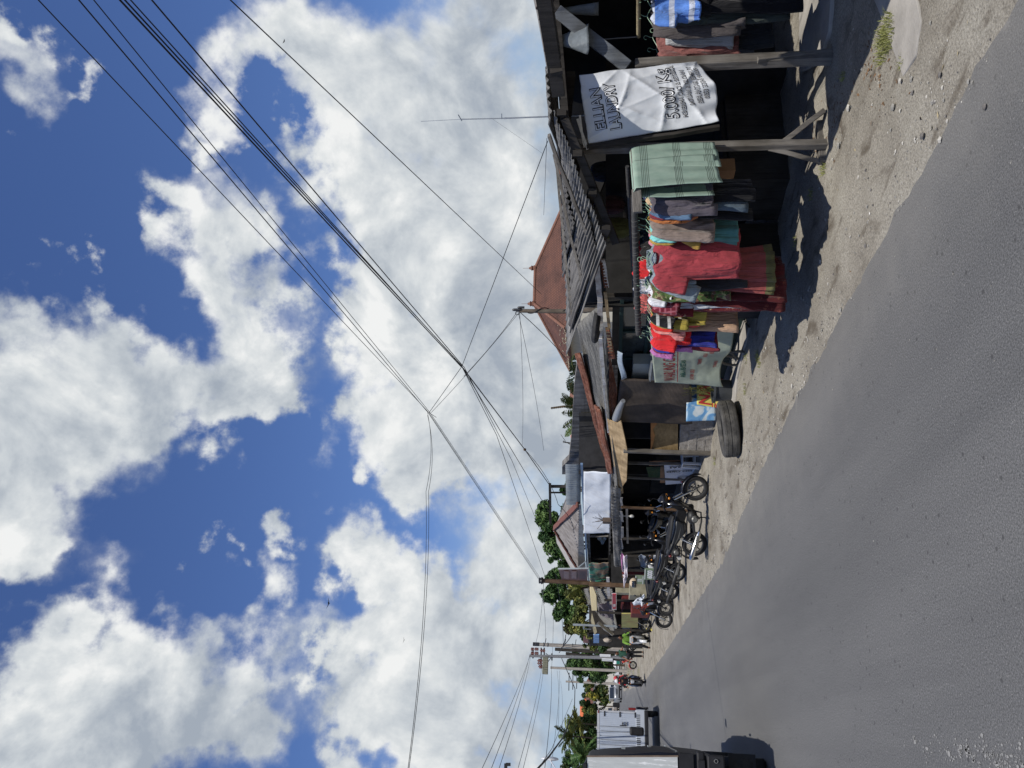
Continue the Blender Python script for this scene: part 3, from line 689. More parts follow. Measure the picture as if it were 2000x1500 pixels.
# ---------------------------------------------------------------- the laundry banner
bp_, bn = (P1 + P2) / 2 + V((-.05, -.07, 0)), V((.48, .65, 0)).normalized()
TL, TR, BR, BL = (pl(ix, iy, bp_, bn) for ix, iy in ((1150, 280), (1131, 147), (1369, 118), (1408, 238)))
CREASE = [(.10, .05, 62, .05, .030), (.55, .30, 24, .035, .035), (.70, .52, -38, .03, .030), (.30, .60, 14, .03, .034), (.5, .45, 70, .02, .016), (.82, .18, 50, .045, .030), (.2, .85, -22, .03, .03), (.75, .84, 40, .03, .035), (.45, .12, -8, .03, .016), (.62, .70, 5, .02, .018), (.35, .38, -52, .025, .022), (.9, .66, 78, .03, .022)]
def ban(u, v, lift=0.):
    p = TL.lerp(TR, u).lerp(BL.lerp(BR, u), v); uu, vv = u * .85, v * 1.25
    h = .05 * fbm(u * 1.5 + 4, v * 2., 1.1, 2) + .010 * fbm(u * 4.2, v * 4.8, 1.5, 2, 5.)
    for cu_, cv_, an, wd, dp in CREASE:
        x, y = uu - cu_ * .85, vv - cv_ * 1.25; c_, s_ = cos(radians(an)), sin(radians(an)); al = x * c_ + y * s_; ac = -x * s_ + y * c_ + .06 * al * al
        h += .8 * dp * math.exp(-abs(ac) / wd) * math.exp(-(al / .34) ** 2) * (1 if ac > 0 else .75)
    h += .05 * sin(pi * u) * sin(pi * v)
    # the lower right corner curls and the lower edge crumples
    e = max(0, v - .86) / .14; h += e * .05 * sin(9 * u + 2) + .024 * e * sin(23 * u)
    q = p - bn * (h + lift)
    q.z += .03 * e * sin(7 * u + 1) - .03 * sin(pi * u) * (v - .1) + .014 * fbm(u * 5, v * 2, 1, 2, 3.) ; q.x += .022 * fbm(v * 5, u * 2, 1, 2, 11.) * (1 if u > .5 else .7) * abs(2 * u - 1)
    return q
bt = thing('laundry_banner', 'crumpled white plastic laundry price banner nailed to two stall posts', 'banner', tuple(bp_))
part(bt, 'sheet', pm('white vinyl sheet', (.66, .68, .70), .42, .05, 5, bump=.12, bscale=16, dirt=(.45, .47, .48), dirt_amt=.5, dscale=2.5, spec=.45), lambda mb: mb.grid(ban, 70, 90), smooth=75, solid=.003)
LINES = [('ELLIAN', .17, .77, .148, .085), ('LAUNDRY', .13, .81, .262, .088), ('5.000/ Kg', .17, .93, .70, .098), ('MENERIMA CUCI & SETRIKA', .16, .96, .762, .036), ('SATUAN & KILOAN', .32, .88, .828, .036), ('BISA ANTAR JEMPUT', .34, .92, .895, .038), ('0853 3384 9005', .40, .88, .945, .034)]
def letters(off, lift, dx=0., dy=0., row=0):
    def f(mb):
        for s, u0, u1, vb, dv in LINES[row:row + 1]:
            t = MB().text(s, 1., lambda x, y, z: V((x, y, z)), align='LEFT')
            x0, x1 = min(p.x for p in t.v), max(p.x for p in t.v)
            # crests of the letters follow the crumpled sheet
            mb.text(s, 1., lambda x, y, z: ban(min(1, max(0, u0 + (x - x0) / (x1 - x0) * (u1 - u0) + dx)), min(1, max(0, vb - y / .73 * dv + dy)), lift), off=off, align='LEFT', fine=.12)
    return f
for k in range(len(LINES)):
    part(bt, 'lettering', INK, letters(.045, .005, .005, .003, k), label='black shadowed outline of a line of letters')
    part(bt, 'lettering', pm('banner letter face', (.72, .73, .74), .5, .05, 5), letters(-.012, .008, row=k))
part(bt, 'batten', WDARK, lambda mb: mb.beam(pl(1152, 286, bp_, bn) + V((-.01, 0, .03)), pl(1405, 246, bp_, bn) + V((-.02, 0, 0)), .035, .05, up=(0, 1, 0), seg=6, wob=.006))
part(bt, 'top_batten', PAINTW, lambda mb: (mb.beam(pl(1128, 232, bp_, bn), pl(1148, 292, bp_, bn), .02, .025, seg=3, wob=.004), mb.beam(pl(1132, 225, bp_, bn), pl(1141, 288, bp_, bn) , .012, .02, seg=3, wob=.004)))

# ---------------------------------------------------------------- food stall roofs and front
fs = thing('food_stall', 'roadside food stall with long rusty corrugated roof, woven mat wall and dark glazed counter', 'food stall', (6, 13, 0))
a, d = ax(1168, 600, 5.62), ax(1128, 634, 7.4)
b, c = ax(1206, 955, 5.45), ax(1190, 950, 8.1)
def f(mb): corr(mb, a, b, c, d, 26, .026, 30, rag=.0, sag=.06, across='v', seed=3.)
part(fs, 'roof', ASB2, f, solid=.008, smooth=50)
def f(mb): corr(mb, ax(1137, 690, 6.9), ax(1193, 905, 7.1), ax(1188, 912, 7.8), ax(1128, 690, 7.5), 5, .03, 24, across='v', sag=.05); corr(mb, ax(1176, 800, 5.62), ax(1200, 925, 5.62), ax(1193, 925, 6.2), ax(1166, 790, 6.2), 5, .03, 16, across='v', sag=.04)
for k in range(1): part(fs, 'roof_patch', RUST, lambda mb: [setattr(mb, 'v', [p + V((0, 0, .05)) for p in (f(mb), mb.v)[1]])], label='rusty red corrugated patch along the top of the roof', solid=.007, smooth=50)
part(fs, 'gutter', ZINC, lambda mb: mb.tube([ax(1138, 690, 7.7), ax(1150, 745, 7.7), ax(1172, 850, 7.75), ax(1185, 925, 7.8)], .06, 8))
def f(mb):
    pts = [ax(1164, 497, 5.62), ax(1172, 590, 5.62), ax(1173, 660, 5.62), ax(1182, 760, 5.62), ax(1190, 845, 5.62)]
    for p, q in zip(pts, pts[1:]): mb.beam(p + V((0, 0, .0)), q, .018, .075, seg=8, wob=.006)
    mb.beam(ax(1178, 506, 5.62), ax(1186, 560, 5.62), .02, .05, seg=3, wob=.004)
part(fs, 'fascia', PAINTW, f)
part(fs, 'eave_strip', RUST, lambda mb: corr(mb, ax(1188, 560, 5.62), ax(1176, 508, 5.62), ax(1170, 508, 5.62), ax(1180, 560, 5.62), 9, .022, 3), label='red rusted strip hanging under the eave', solid=.005, smooth=50)
part(fs, 'eave_strip', RUST, lambda mb: corr(mb, ax(1205, 760, 5.62), ax(1203, 850, 5.62), ax(1190, 850, 5.62), ax(1192, 700, 5.62), 16, .016, 4, rag=.5, sag=.05), label='red rusted strip hanging under the eave', solid=.005, smooth=50)
part(fs, 'eave_strip', RUST, lambda mb: corr(mb, ax(1202, 700, 5.62), ax(1190, 640, 5.62), ax(1184, 640, 5.62), ax(1190, 700, 5.62), 10, .016, 3, rag=.4), label='red rusted strip hanging under the eave', solid=.005, smooth=50)
def f(mb):
    mb.beam(ax(1182, 570, 5.62), ax(1190, 640, 5.62), .02, .045); mb.beam(ax(1186, 640, 5.62), ax(1194, 690, 5.62), .02, .06)
part(fs, 'eave_batten', PLY, f)
part(fs, 'post', WDARK, lambda mb: mb.beam((5.72, 9.7, 0), (5.72, 9.7, 2.2), .07, .07, up=(0, 1, 0)))
m, nt3, b3 = nt_new('woven bamboo mat')
vec = coords(nt3, (1, 1, 1))
w1 = node(nt3, 'ShaderNodeTexWave', bands_direction='Z', ins={'Scale': 14, 'Distortion': 2.5, 'Detail': 3}); w2 = node(nt3, 'ShaderNodeTexWave', bands_direction='Y', ins={'Scale': 9, 'Distortion': 2, 'Detail': 3})
for w_ in (w1, w2): nt3.links.new(vec, w_.inputs['Vector'])
n_ = node(nt3, 'ShaderNodeTexNoise', ins={'Scale': 3, 'Detail': 6}); nt3.links.new(vec, n_.inputs['Vector'])
mm = node(nt3, 'ShaderNodeMath', operation='MULTIPLY'); nt3.links.new(w1.outputs[0], mm.inputs[0]); nt3.links.new(w2.outputs[0], mm.inputs[1])
r_ = ramp(nt3, [(.1, (.055, .040, .030)), (.8, (.15, .115, .085))]); nt3.links.new(mm.outputs[0], r_.inputs[0])
r2_ = ramp(nt3, [(.35, .55), (.65, 1.1)]); nt3.links.new(n_.outputs[0], r2_.inputs[0])
nt3.links.new(mixc(nt3, 1., r_.outputs[0], r2_.outputs[0], 'MULTIPLY'), b3.inputs['Base Color']); b3.inputs['Roughness'].default_value = .95
bb = node(nt3, 'ShaderNodeBump', ins={'Strength': .5, 'Distance': .01}); nt3.links.new(mm.outputs[0], bb.inputs['Height']); nt3.links.new(bb.outputs[0], b3.inputs['Normal'])
def f(mb):
    A_, B_, C_, D_ = ax(1212, 742, 5.6), ax(1202, 823, 5.6), ax(1350, 826, 5.6), ax(1350, 742, 5.6)
    mb.grid(lambda u, v: A_.lerp(B_, u).lerp(D_.lerp(C_, u), v) + V((.05 * fbm(u * 2, v * 2, 1, 2) + .02 * sin(2.6 * u + 1), 0, -.02 * u * v)), 24, 24)
part(fs, 'mat_wall', m, f, label='brown woven bamboo mat wall', solid=.02, smooth=60)
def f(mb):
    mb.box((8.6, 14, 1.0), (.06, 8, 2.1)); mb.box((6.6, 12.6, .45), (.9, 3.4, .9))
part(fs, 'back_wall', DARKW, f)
# dark green glazed counter cabinet
GFR = pm('dark green frame paint', (.02, .045, .04), .6, .3, 7)
def f(mb):
    A0, A1 = ax(1215, 655, 6.0), ax(1213, 748, 6.0)
    z0, z1 = .95, 1.95; y0, y1 = 10.2, 13.3
    for y in (y0, 11.3, 12.3, y1): mb.box((6.0, y, (z0 + z1) / 2), (.05, .06, z1 - z0))
    for z in (z0, 1.52, z1): mb.box((6.0, (y0 + y1) / 2, z), (.052, y1 - y0, .06))
    mb.box((6.3, (y0 + y1) / 2, .45), (.66, y1 - y0, .9))
part(fs, 'counter', GFR, f, bevel=.004)
part(fs, 'window', pm('dusty glass', (.05, .06, .06), .12, .3, 5, spec=.6), lambda mb: mb.box((6.03, 11.75, 1.45), (.008, 3.1, .98)))
part(fs, 'awning', pm('pale blue plastic sheet', (.30, .36, .42), .45, .2, 5), lambda mb: mb.grid(lambda u, v: ax(1206, 685, 5.62).lerp(ax(1212, 742, 5.6), u).lerp(ax(1216, 690, 5.45).lerp(ax(1222, 738, 5.62), u), v) + V((0, 0, .02 * sin(5 * u))), 10, 4), label='pale blue plastic sheet under the eave', solid=.004, smooth=60)
one('cardboard_box', 'pale box standing on the glazed counter behind the food banner', 'box', lambda mb: mb.box(ax(1252, 719, 5.85), (.2, .75, .3)), pm('pale card', (.34, .35, .31), .8, .15, 4), bevel=.005)
one('jar_crate', 'low translucent tub on the counter beside the pale box', 'tub', lambda mb: (mb.box(ax(1279, 715, 5.6), (.22, .7, .17)), mb.box(ax(1272, 715, 5.6), (.25, .74, .025))), pm('cloudy plastic', (.16, .17, .17), .3, .4, 7), bevel=.012)
# grey pipe end under the eave
one('downpipe', 'grey plastic sheet rolled into a pipe poking out under the rusty eave', 'pipe', lambda mb: mb.tube([ax(1199, 832, 5.6), ax(1204, 815, 5.55), ax(1210, 797, 5.5), ax(1217, 783, 5.45)], [.05, .085, .065, .04], 14), pm('grey plastic', (.22, .23, .24), .4, .15, 5), smooth=50)
# inner tube lying on the eave
p = (ax(1174, 592, 5.62) + ax(1174, 671, 5.62)) / 2 + V((.02, 0, .06))
one('rubber_tyre', 'black tyre lying flat on the white eave of the food stall roof', 'tyre', lambda mb: mb.torus(.235, .075, 40, 12, Matrix.Translation(p) @ Euler((radians(2), radians(8), 0)).to_matrix().to_4x4(), sq=.75), RUBBER, smooth=60)

# food banner (cloth sheet with writing)
A_, B_, C_, D_ = ax(1279, 747, 5.42), ax(1268, 640, 5.42), ax(1442, 632, 5.42), ax(1412, 752, 5.42)
def tarp(u, v, lift=0.):
    p = A_.lerp(B_, u).lerp(D_.lerp(C_, u), v)
    k = max(0, v - .55) / .45
    g_ = .10 * k * sin(3.2 * u * pi + .6) + .035 * k * sin(9 * u + 3 * v) + .03 * fbm(u * 3, v * 3, 1, 3) + .012 * fbm(u * 9, v * 7, 1, 2, 4.)
    p.x += -.6 * g_ - lift; p.z += .10 * k * sin(pi * u * 1.1) * (1 - .4 * u) + .03 * k * sin(8 * u)
    return p
tb = thing('food_banner', 'wrinkled pale green food stall banner with red heading along its top', 'banner', tuple(A_))
part(tb, 'sheet', pm('pale green vinyl', (.40, .44, .33), .6, .12, 3, bump=.15, bscale=14, dirt=(.28, .30, .24), dirt_amt=.6, dscale=2.2), lambda mb: mb.grid(tarp, 60, 50), smooth=75, solid=.004)
def lay(mb, s, u0, v0, sz, sx=1., align='LEFT'):
    W = (A_ - B_).length; H = (A_ - D_).length
    mb.text(s, sz, lambda x, y, z: tarp(min(.995, max(.005, u0 + x / W)), min(.995, max(.005, v0 - y / H)), .010), off=.004, sx=sx, align=align, fine=sz * .2)
part(tb, 'lettering', REDINK, lambda mb: lay(mb, 'WARUNG CAK DI', .05, .295, .26, .58))
part(tb, 'underline', REDINK, lambda mb: mb.grid(lambda u, v: tarp(.04 + .95 * u, .325 + .012 * v, .008), 30, 1))
part(tb, 'lettering', GREENINK, lambda mb: lay(mb, 'ANEKA PENYETAN', .14, .44, .115, .62))
for s_, u0_, v0_, sz_ in (('AYAM  LELE', .10, .56, .085), ('TEMPE', .36, .66, .085), ('NILA', .50, .72, .09), ('BEBEK', .58, .79, .08), ('TAHU', .30, .92, .085), ('TERONG', .72, .60, .08), ('JERUK', .62, .56, .07)): part(tb, 'lettering', pm('faded red ink', (.36, .12, .10), .8, .2, 9), lambda mb: lay(mb, s_, u0_, v0_, sz_, .8))
# motor-cart frame standing in the shade under the banner
def f(mb):
    p = ax(1438, 700, 5.53)
    for k in range(10): a = 2 * pi * k / 10; mb.tube([p + V((0, .03 * cos(a), .03 * sin(a))), p + V((0, .24 * cos(a), .24 * sin(a)))], .004, 5)
    mb.torus(.25, .022, 30, 8, Matrix.Translation(p) @ Euler((0, pi / 2, 0)).to_matrix().to_4x4()); mb.ell(p, (.03, .035, .035), 10, 6)
    mb.tube([p, p + V((0, -.6, .3)), p + V((.02, -1.0, .33))], .016, 8); mb.tube([p, p + V((0, -.25, .42))], .016, 8)
ct = one('handcart_wheel', 'thin spoked cart wheel in the shadow below the food banner', 'cart', f, pm('dull cart metal', (.09, .085, .075), .55, .3, 9), smooth=50)
# bucket planter with thin plant, posters
def f(mb):
    p = ax(1418, 762, 5.45); p.z = 0; R_ = Matrix.Translation(p)
    mb.lathe([(.0, .0), (.17, .0), (.2, .33), (.225, .335), (.225, .37), (.195, .37), (.185, .30), (0, .30)], 22, R_)
pt = thing('potted_plant', 'wispy plant in a dark plastic bucket before the yellow menu poster', 'potted plant', tuple(ax(1440, 762, 5.45)))
part(pt, 'bucket', pm('dark grey plastic', (.05, .055, .06), .5, .2, 6), f, smooth=40)
def f(mb):
    p = ax(1418, 762, 5.45); p.z = .3; r = random.Random(2)
    for k in range(26):
        a = r.uniform(0, 6.28); h = r.uniform(.2, .62); o_ = V((cos(a), sin(a), 0)) * r.uniform(.03, .16)
        mb.tube([p, p + o_ * .4 + V((0, 0, h * .6)), p + o_ + V((0, 0, h))], [.004, .003, .0015], 4)
        for j in range(6):
            q = p + o_ * r.uniform(.4, 1) + V((0, 0, h * r.uniform(.5, 1))); e = V((r.uniform(-1, 1), r.uniform(-1, 1), r.uniform(-.3, .8))).normalized() * .03; s_ = V((e.y, -e.x, 0)) * .3
            mb.add([q, q + e * .5 + s_, q + e, q + e * .5 - s_], [(0, 1, 2, 3)])
part(pt, 'foliage', pm('dry olive leaves', (.12, .12, .035), .8, .5, 20), f)
FP0 = ax(1380, 800, 5.5)
def fpl(ix, iy, off=0.): return pl(ix, iy, FP0 + V((-.5, -.86, 0)) * off, V((.5, .86, 0)))
m, nt3, b3 = nt_new('faded photo print blue'); vec = coords(nt3, (1, 1, 1))
v_ = node(nt3, 'ShaderNodeTexVoronoi', ins={'Scale': 7.}); nt3.links.new(vec, v_.inputs['Vector']); n_ = node(nt3, 'ShaderNodeTexNoise', ins={'Scale': 4., 'Detail': 5, 'Distortion': 1.}); nt3.links.new(vec, n_.inputs['Vector'])
r_ = ramp(nt3, [(.3, (.06, .17, .38)), (.45, (.13, .30, .50)), (.52, (.42, .50, .54)), (.66, (.55, .58, .58))], 'EASE'); nt3.links.new(n_.outputs[0], r_.inputs[0])
nt3.links.new(r_.outputs[0], b3.inputs['Base Color']); b3.inputs['Roughness'].default_value = .5
def sheetq(mb, pts, amp=.02, n=14, sd=0., th=0):
    a, b, c, d = [V(p) for p in pts]; nr = (b - a).cross(d - a).normalized()
    mb.grid(lambda u, v: a.lerp(b, u).lerp(d.lerp(c, u), v) + nr * amp * (fbm(u * 2.5 + sd, v * 2.5, 1, 3) * 2), n, n)
one('poster', 'blue and white printed poster on the woven mat wall', 'poster', lambda mb: sheetq(mb, [fpl(1341, 776, .03), fpl(1340, 823, .03), fpl(1398, 821, .03), fpl(1398, 779, .03)], .012), m, smooth=70, solid=.004)
one('poster', 'dark blue printed strip behind the yellow menu poster', 'poster', lambda mb: sheetq(mb, [fpl(1343, 744), fpl(1343, 780), fpl(1364, 780), fpl(1364, 744)], .01), pm('dark blue print', (.03, .10, .24), .55, .4, 8), smooth=70, solid=.004)
yp = thing('menu_poster', 'yellow menu poster with red lettering beside the bucket plant', 'poster', tuple(fpl(1400, 770, .05)))
YA, YB, YC, YD = fpl(1361, 790, .05), fpl(1361, 742, .05), fpl(1432, 742, .05), fpl(1432, 802, .05)
part(yp, 'sheet', pm('yellow print', (.62, .52, .12), .6, .12, 4, dirt=(.5, .45, .25), dirt_amt=.5), lambda mb: sheetq(mb, [YA, YB, YC, YD], .008), solid=.004, smooth=70)
def ylay(mb, s, u0, v0, sz, sx):
    W = (YA - YB).length; H = (YA - YD).length
    mb.text(s, sz, lambda x, y, z: YA.lerp(YB, u0 + x / W).lerp(YD.lerp(YC, u0 + x / W), v0 - y / H) + V((-.012, -.02, 0)), off=.004, sx=sx, align='LEFT')
part(yp, 'lettering', pm('bright red ink', (.42, .03, .03), .7, .1), lambda mb: (ylay(mb, 'NASI', .03, .36, .30, .85), ylay(mb, '* AYAM', .0, .70, .21, .8), ylay(mb, '* LELE', .0, .97, .18, .8), mb.quad(*[YA.lerp(YB, u).lerp(YD.lerp(YC, u), v) + V((-.012, -.02, 0)) for u, v in ((.0, .41), (1, .41), (1, .44), (0, .44))])))
one('plastic_sheet', 'torn white plastic scrap beneath the yellow poster', 'sheet', lambda mb: sheetq(mb, [fpl(1399, 797, .02), fpl(1399, 803, .02), fpl(1418, 800, .02), fpl(1418, 790, .02)], .01, 6), pm('white plastic', (.6, .62, .62), .5, .1), solid=.004)
# tyre used as a marker on the verge
tp = gd(1452, 838); tp = V((4.62, 12.15, 0))
def tyre(mb, R_, Wd, M):
    prof = [(.60, .30), (.64, .42), (.78, .5), (.93, .49), (.985, .42), (1., .30), (.985, .28), (1., .26), (1., .05), (.985, .035), (.985, -.035), (1., -.05), (1., -.26), (.985, -.28), (1., -.30), (.985, -.42), (.93, -.49), (.78, -.5), (.64, -.42), (.60, -.30), (.62, -.2), (.85, -.15), (.9, 0), (.85, .15), (.62, .2), (.60, .30)]
    mb.lathe([(r * R_, z * Wd) for r, z in prof], 48, M)
tt = thing('tyre_and_rim', 'worn black car tyre propped flat on a rim on the dirt verge', 'tyre', tuple(tp))
part(tt, 'tyre', pm('dusty worn rubber', (.055, .053, .05), .9, .35, 9, bump=.4, bscale=45, dirt=(.17, .16, .14), dirt_amt=.6, dscale=5), lambda mb: tyre(mb, .47, .25, Matrix.Translation(tp + V((0, 0, .2))) @ Euler((radians(-4), radians(-5), 0)).to_matrix().to_4x4()), smooth=40)
part(tt, 'rim', pm('rusty black rim', (.03, .027, .025), .7, .4, 9), lambda mb: mb.lathe([(.0, .16), (.12, .15), (.16, .09), (.24, .08), (.28, .2), (.285, .2), (.25, .02), (.2, 0), (0, 0)], 28, Matrix.Translation(tp + V((0, 0, .02)))), smooth=40)

# ---------------------------------------------------------------- repair workshop stall
ws = thing('repair_stall', 'open repair stall with rough block wall, plywood fascia and row of thin posts', 'repair stall', (6, 18, 0))
m, nt3, b3 = nt_new('rough concrete block'); vec = coords(nt3, (1, 1, 1), rot=(0, 0, 0))
n_ = node(nt3, 'ShaderNodeTexNoise', ins={'Scale': 9, 'Detail': 8, 'Roughness': .75}); nt3.links.new(vec, n_.inputs['Vector'])
r_ = ramp(nt3, [(.3, (.13, .115, .10)), (.5, (.24, .22, .195)), (.7, (.36, .335, .30))]); nt3.links.new(n_.outputs[0], r_.inputs[0])
nt3.links.new(r_.outputs[0], b3.inputs['Base Color']); b3.inputs['Roughness'].default_value = .98
bb = node(nt3, 'ShaderNodeBump', ins={'Strength': .8, 'Distance': .03}); nt3.links.new(n_.outputs[0], bb.inputs['Height']); nt3.links.new(bb.outputs[0], b3.inputs['Normal'])
BLOCK = m
W0, W1 = gd(1398, 816), gd(1391, 883); WD = (W1 - W0).normalized(); WN = V((WD.y, -WD.x, 0)); WN = WN if WN.y < 0 else -WN
def wp(ix, iy, off=0.): return pl(ix, iy, W0 + WN * off, WN)
def f(mb):
    rr = random.Random(4); L_ = (W1 - W0).length; R_ = Matrix(((WD.x, -WN.x, 0), (WD.y, -WN.y, 0), (0, 0, 1)))
    for k in range(4):
        a = -.2 * (k % 2)
        while a < L_:
            l = .36 * rr.uniform(.9, 1.1); u0, u1 = max(a, 0), min(a + l, L_)
            if u1 - u0 > .05: mb.box(W0 + WD * (u0 + u1) / 2 + WN * rr.uniform(-.10, -.085) + V((0, 0, .06 + .178 * k)), (u1 - u0 - .012, .17, .168 + (.0 if k < 3 else rr.uniform(-.06, .02))), R_)
            a += l
    mb.grid(lambda u, v: W0 + WD * L_ * u + WN * (-.014 + .018 * fbm(u * 7, v * 5, 1, 3)) + V((0, 0, lerp(-.03, .67 + .05 * fbm(u * 8, 1, 1, 3), v))), 30, 16)
part(ws, 'block_wall', BLOCK, f, label='rough grey block wall', bevel=.008)
part(ws, 'board', PLYD, lambda mb: poly(mb, [wp(1272, 821, -.03), wp(1272, 881, -.03), wp(1324, 881, -.03), wp(1324, 821, -.03)], .02), label='yellowish plywood board over the block wall')
part(ws, 'board_edging', pm('orange brown laminate', (.36, .16, .05), .7, .25, 6), lambda mb: poly(mb, [wp(1271, 821), wp(1271, 878), wp(1275, 870), wp(1279, 850), wp(1275, 838), wp(1283, 828), wp(1280, 821)], .012))
def f(mb):
    def sl(ix, iy): t = (ix - lerp(1186, 1206, (iy - 818) / 150)) / 26; return ax(ix, iy, 5.56 - .17 * t)
    poly(mb, [sl(*q) for q in ((1186, 818), (1192, 856), (1208, 966), (1217, 963), (1216, 950), (1224, 938), (1226, 884), (1222, 862), (1213, 821), (1205, 826))], .016)
part(ws, 'fascia', PLY, f, label='pale plywood fascia with broken end')
def f(mb):
    corr(mb, ax(1213, 955, 5.45), ax(1216, 1108, 5.45), ax(1200, 1105, 5.46), ax(1193, 950, 5.46), 30, .022, 6, sag=.08, rag=.15, seed=5.)
part(ws, 'roof', ASB, f, solid=.008, smooth=50)
rr = random.Random(8)
def f(mb):
    for k in range(16):
        i0 = rr.uniform(950, 1060); l = rr.uniform(25, 70); x = rr.uniform(5.4, 6.2)
        v0 = lerp(1196, 1206, (i0 - 950) / 150) + rr.uniform(-2, 8)
        mb.beam(ax(v0, i0, x) + V((0, 0, .04)), ax(v0 + l * .06 + rr.uniform(-1.5, 1.5), i0 + l, x) + V((0, 0, .04)), rr.uniform(.05, .14), .03)
part(ws, 'roof_planks', WGREYY, f)
for k, i0 in enumerate((972, 1000, 1030, 1052, 1078)): part(ws, 'eave_scrap', pm('grey weathered scrap', (.26, .25, .24), .85, .4, 9), lambda mb: mb.beam(ax(1214 + k * .05, i0, 5.38), ax(1215 + k * .3, i0 + 20, 5.38), .02, rr.uniform(.03, .08), seg=3, wob=.02))
for (i0, v0, i1, v1, x, mt, wd) in [(880, 1218, 886, 1390, 5.36, WGREY, .085), (904, 1222, 907, 1345, 5.75, WGREY, .06), (933, 1222, 937, 1300, 5.8, WGREY, .05), (990, 1213, 999, 1392, 5.0, WBROWN, .06), (1052, 1216, 1054, 1330, 5.3, WDARK, .07), (1085, 1218, 1087, 1310, 5.3, WDARK, .07)]:
    p, q = ax(v0, i0, x), ax(v1, i1, x); q.z = -.05
    part(ws, 'post', mt, lambda mb: mb.beam(q, p, wd, wd, up=(0, 1, 0), seg=5, wob=.006), bevel=.004)
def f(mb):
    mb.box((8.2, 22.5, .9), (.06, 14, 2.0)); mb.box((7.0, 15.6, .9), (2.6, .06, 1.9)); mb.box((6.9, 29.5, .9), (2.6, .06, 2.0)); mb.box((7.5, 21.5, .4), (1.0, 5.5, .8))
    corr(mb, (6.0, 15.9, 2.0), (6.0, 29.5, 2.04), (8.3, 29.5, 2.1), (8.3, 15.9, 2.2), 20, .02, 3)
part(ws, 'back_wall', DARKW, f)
part(ws, 'crossbeam', WGREYY, lambda mb: (mb.beam(ax(1222, 880, 5.6), ax(1222, 940, 5.7), .05, .06), mb.beam(ax(1224, 990, 5.2), ax(1226, 1060, 5.2), .05, .06)))
ch = thing('plastic_stool', 'white plastic stool behind the leaning post of the repair stall', 'stool', tuple(ax(1388, 897, 5.85)))
CH0 = ax(1388, 898, 5.85); CH0.z = 0
WPL = pm('white plastic seat', (.62, .64, .66), .45, .08, 6)
part(ch, 'seat', WPL, lambda mb: mb.box(CH0 + V((0, 0, .43)), (.32, .32, .03)), bevel=.01)
for sx in (-1, 1):
    for sy in (-1, 1): part(ch, 'leg', WPL, lambda mb: mb.beam(CH0 + V((sx * .16, sy * .16, 0)), CH0 + V((sx * .13, sy * .13, .42)), .05, .04, up=(0, 1, 0)))
for s in (-1, 1): part(ch, 'rung', WPL, lambda mb: mb.beam(CH0 + V((-.15, s * .15, .15)), CH0 + V((.15, s * .15, .15)), .02, .03))
sg = thing('sign_board', 'white sign board stood on its side with black capital letters', 'sign', tuple(ax(1370, 925, 5.95)))
SA, SB, SC_, SD = ax(1297, 908, 5.95), ax(1300, 946, 6.1), ax(1376, 940, 6.1), ax(1376, 904, 5.9)
part(sg, 'panel', pm('white sign vinyl', (.55, .57, .62), .5, .08, 4), lambda mb: poly(mb, [SA, SB, SC_, SD], .02))
def f(mb):
    # the board stands on its side: its lettering reads downwards
    W = (SA - SD).length; H = (SA - SB).length
    for s, u0, v0, sz, sx in (('SIG', .06, .72, .40, 1.1), ('GO ORD', .30, .34, .2, .8), ('NOVI', .28, .14, .26, .9)):
        mb.text(s, sz, lambda x, y, z: SD.lerp(SA, u0 + x / W).lerp(SC_.lerp(SB, u0 + x / W), v0 - y / H) + V((-.03, -.01, 0)), off=.008, sx=sx, align='LEFT')
part(sg, 'lettering', INK, f)
part(sg, 'red_mark', pm('bright red ink', (.42, .03, .03), .7, .1), lambda mb: poly(mb, [SD.lerp(SA, .5).lerp(SC_.lerp(SB, .5), .86) + V((-.03, 0, 0)), SD.lerp(SA, .62).lerp(SC_.lerp(SB, .62), .86) + V((-.03, 0, 0)), SD.lerp(SA, .56).lerp(SC_.lerp(SB, .56), .94) + V((-.03, 0, 0))], .006))
one('board', 'brown plywood strip leaning above the white sign board', 'board', lambda mb: poly(mb, [ax(1268, 901, 6.05), ax(1338, 899, 6.05), ax(1338, 907, 6.05), ax(1268, 909, 6.05)], .02), pm('brown ply', (.26, .14, .07), .8, .2, 5))
one('board', 'orange brown upright board beside the white sign board', 'board', lambda mb: poly(mb, [ax(1290, 912, 6.12), ax(1301, 910, 6.12), ax(1303, 942, 6.12), ax(1289, 942, 6.12)], .03), MATS['brown ply'])
one('tarpaulin', 'dark green sheet hanging behind the posts of the repair stall', 'sheet', lambda mb: sheetq(mb, [ax(1262, 912, 6.5), ax(1268, 936, 6.5), ax(1295, 936, 6.5), ax(1293, 912, 6.5)], .02), pm('dark green sheet', (.03, .06, .025), .8, .3, 5), solid=.005)
one('light_bulb', 'pale light bulb hanging in the dark repair stall', 'lamp', lambda mb: (mb.ell(ax(1234, 1008, 5.46), (.05, .05, .065), 12, 8), mb.tube([ax(1234, 1008, 5.46) + V((0, 0, .06)), ax(1234, 1008, 5.46) + V((0, 0, .35))], .012, 6)), pm('opal glass', (.5, .5, .47), .3, .05), smooth=60)
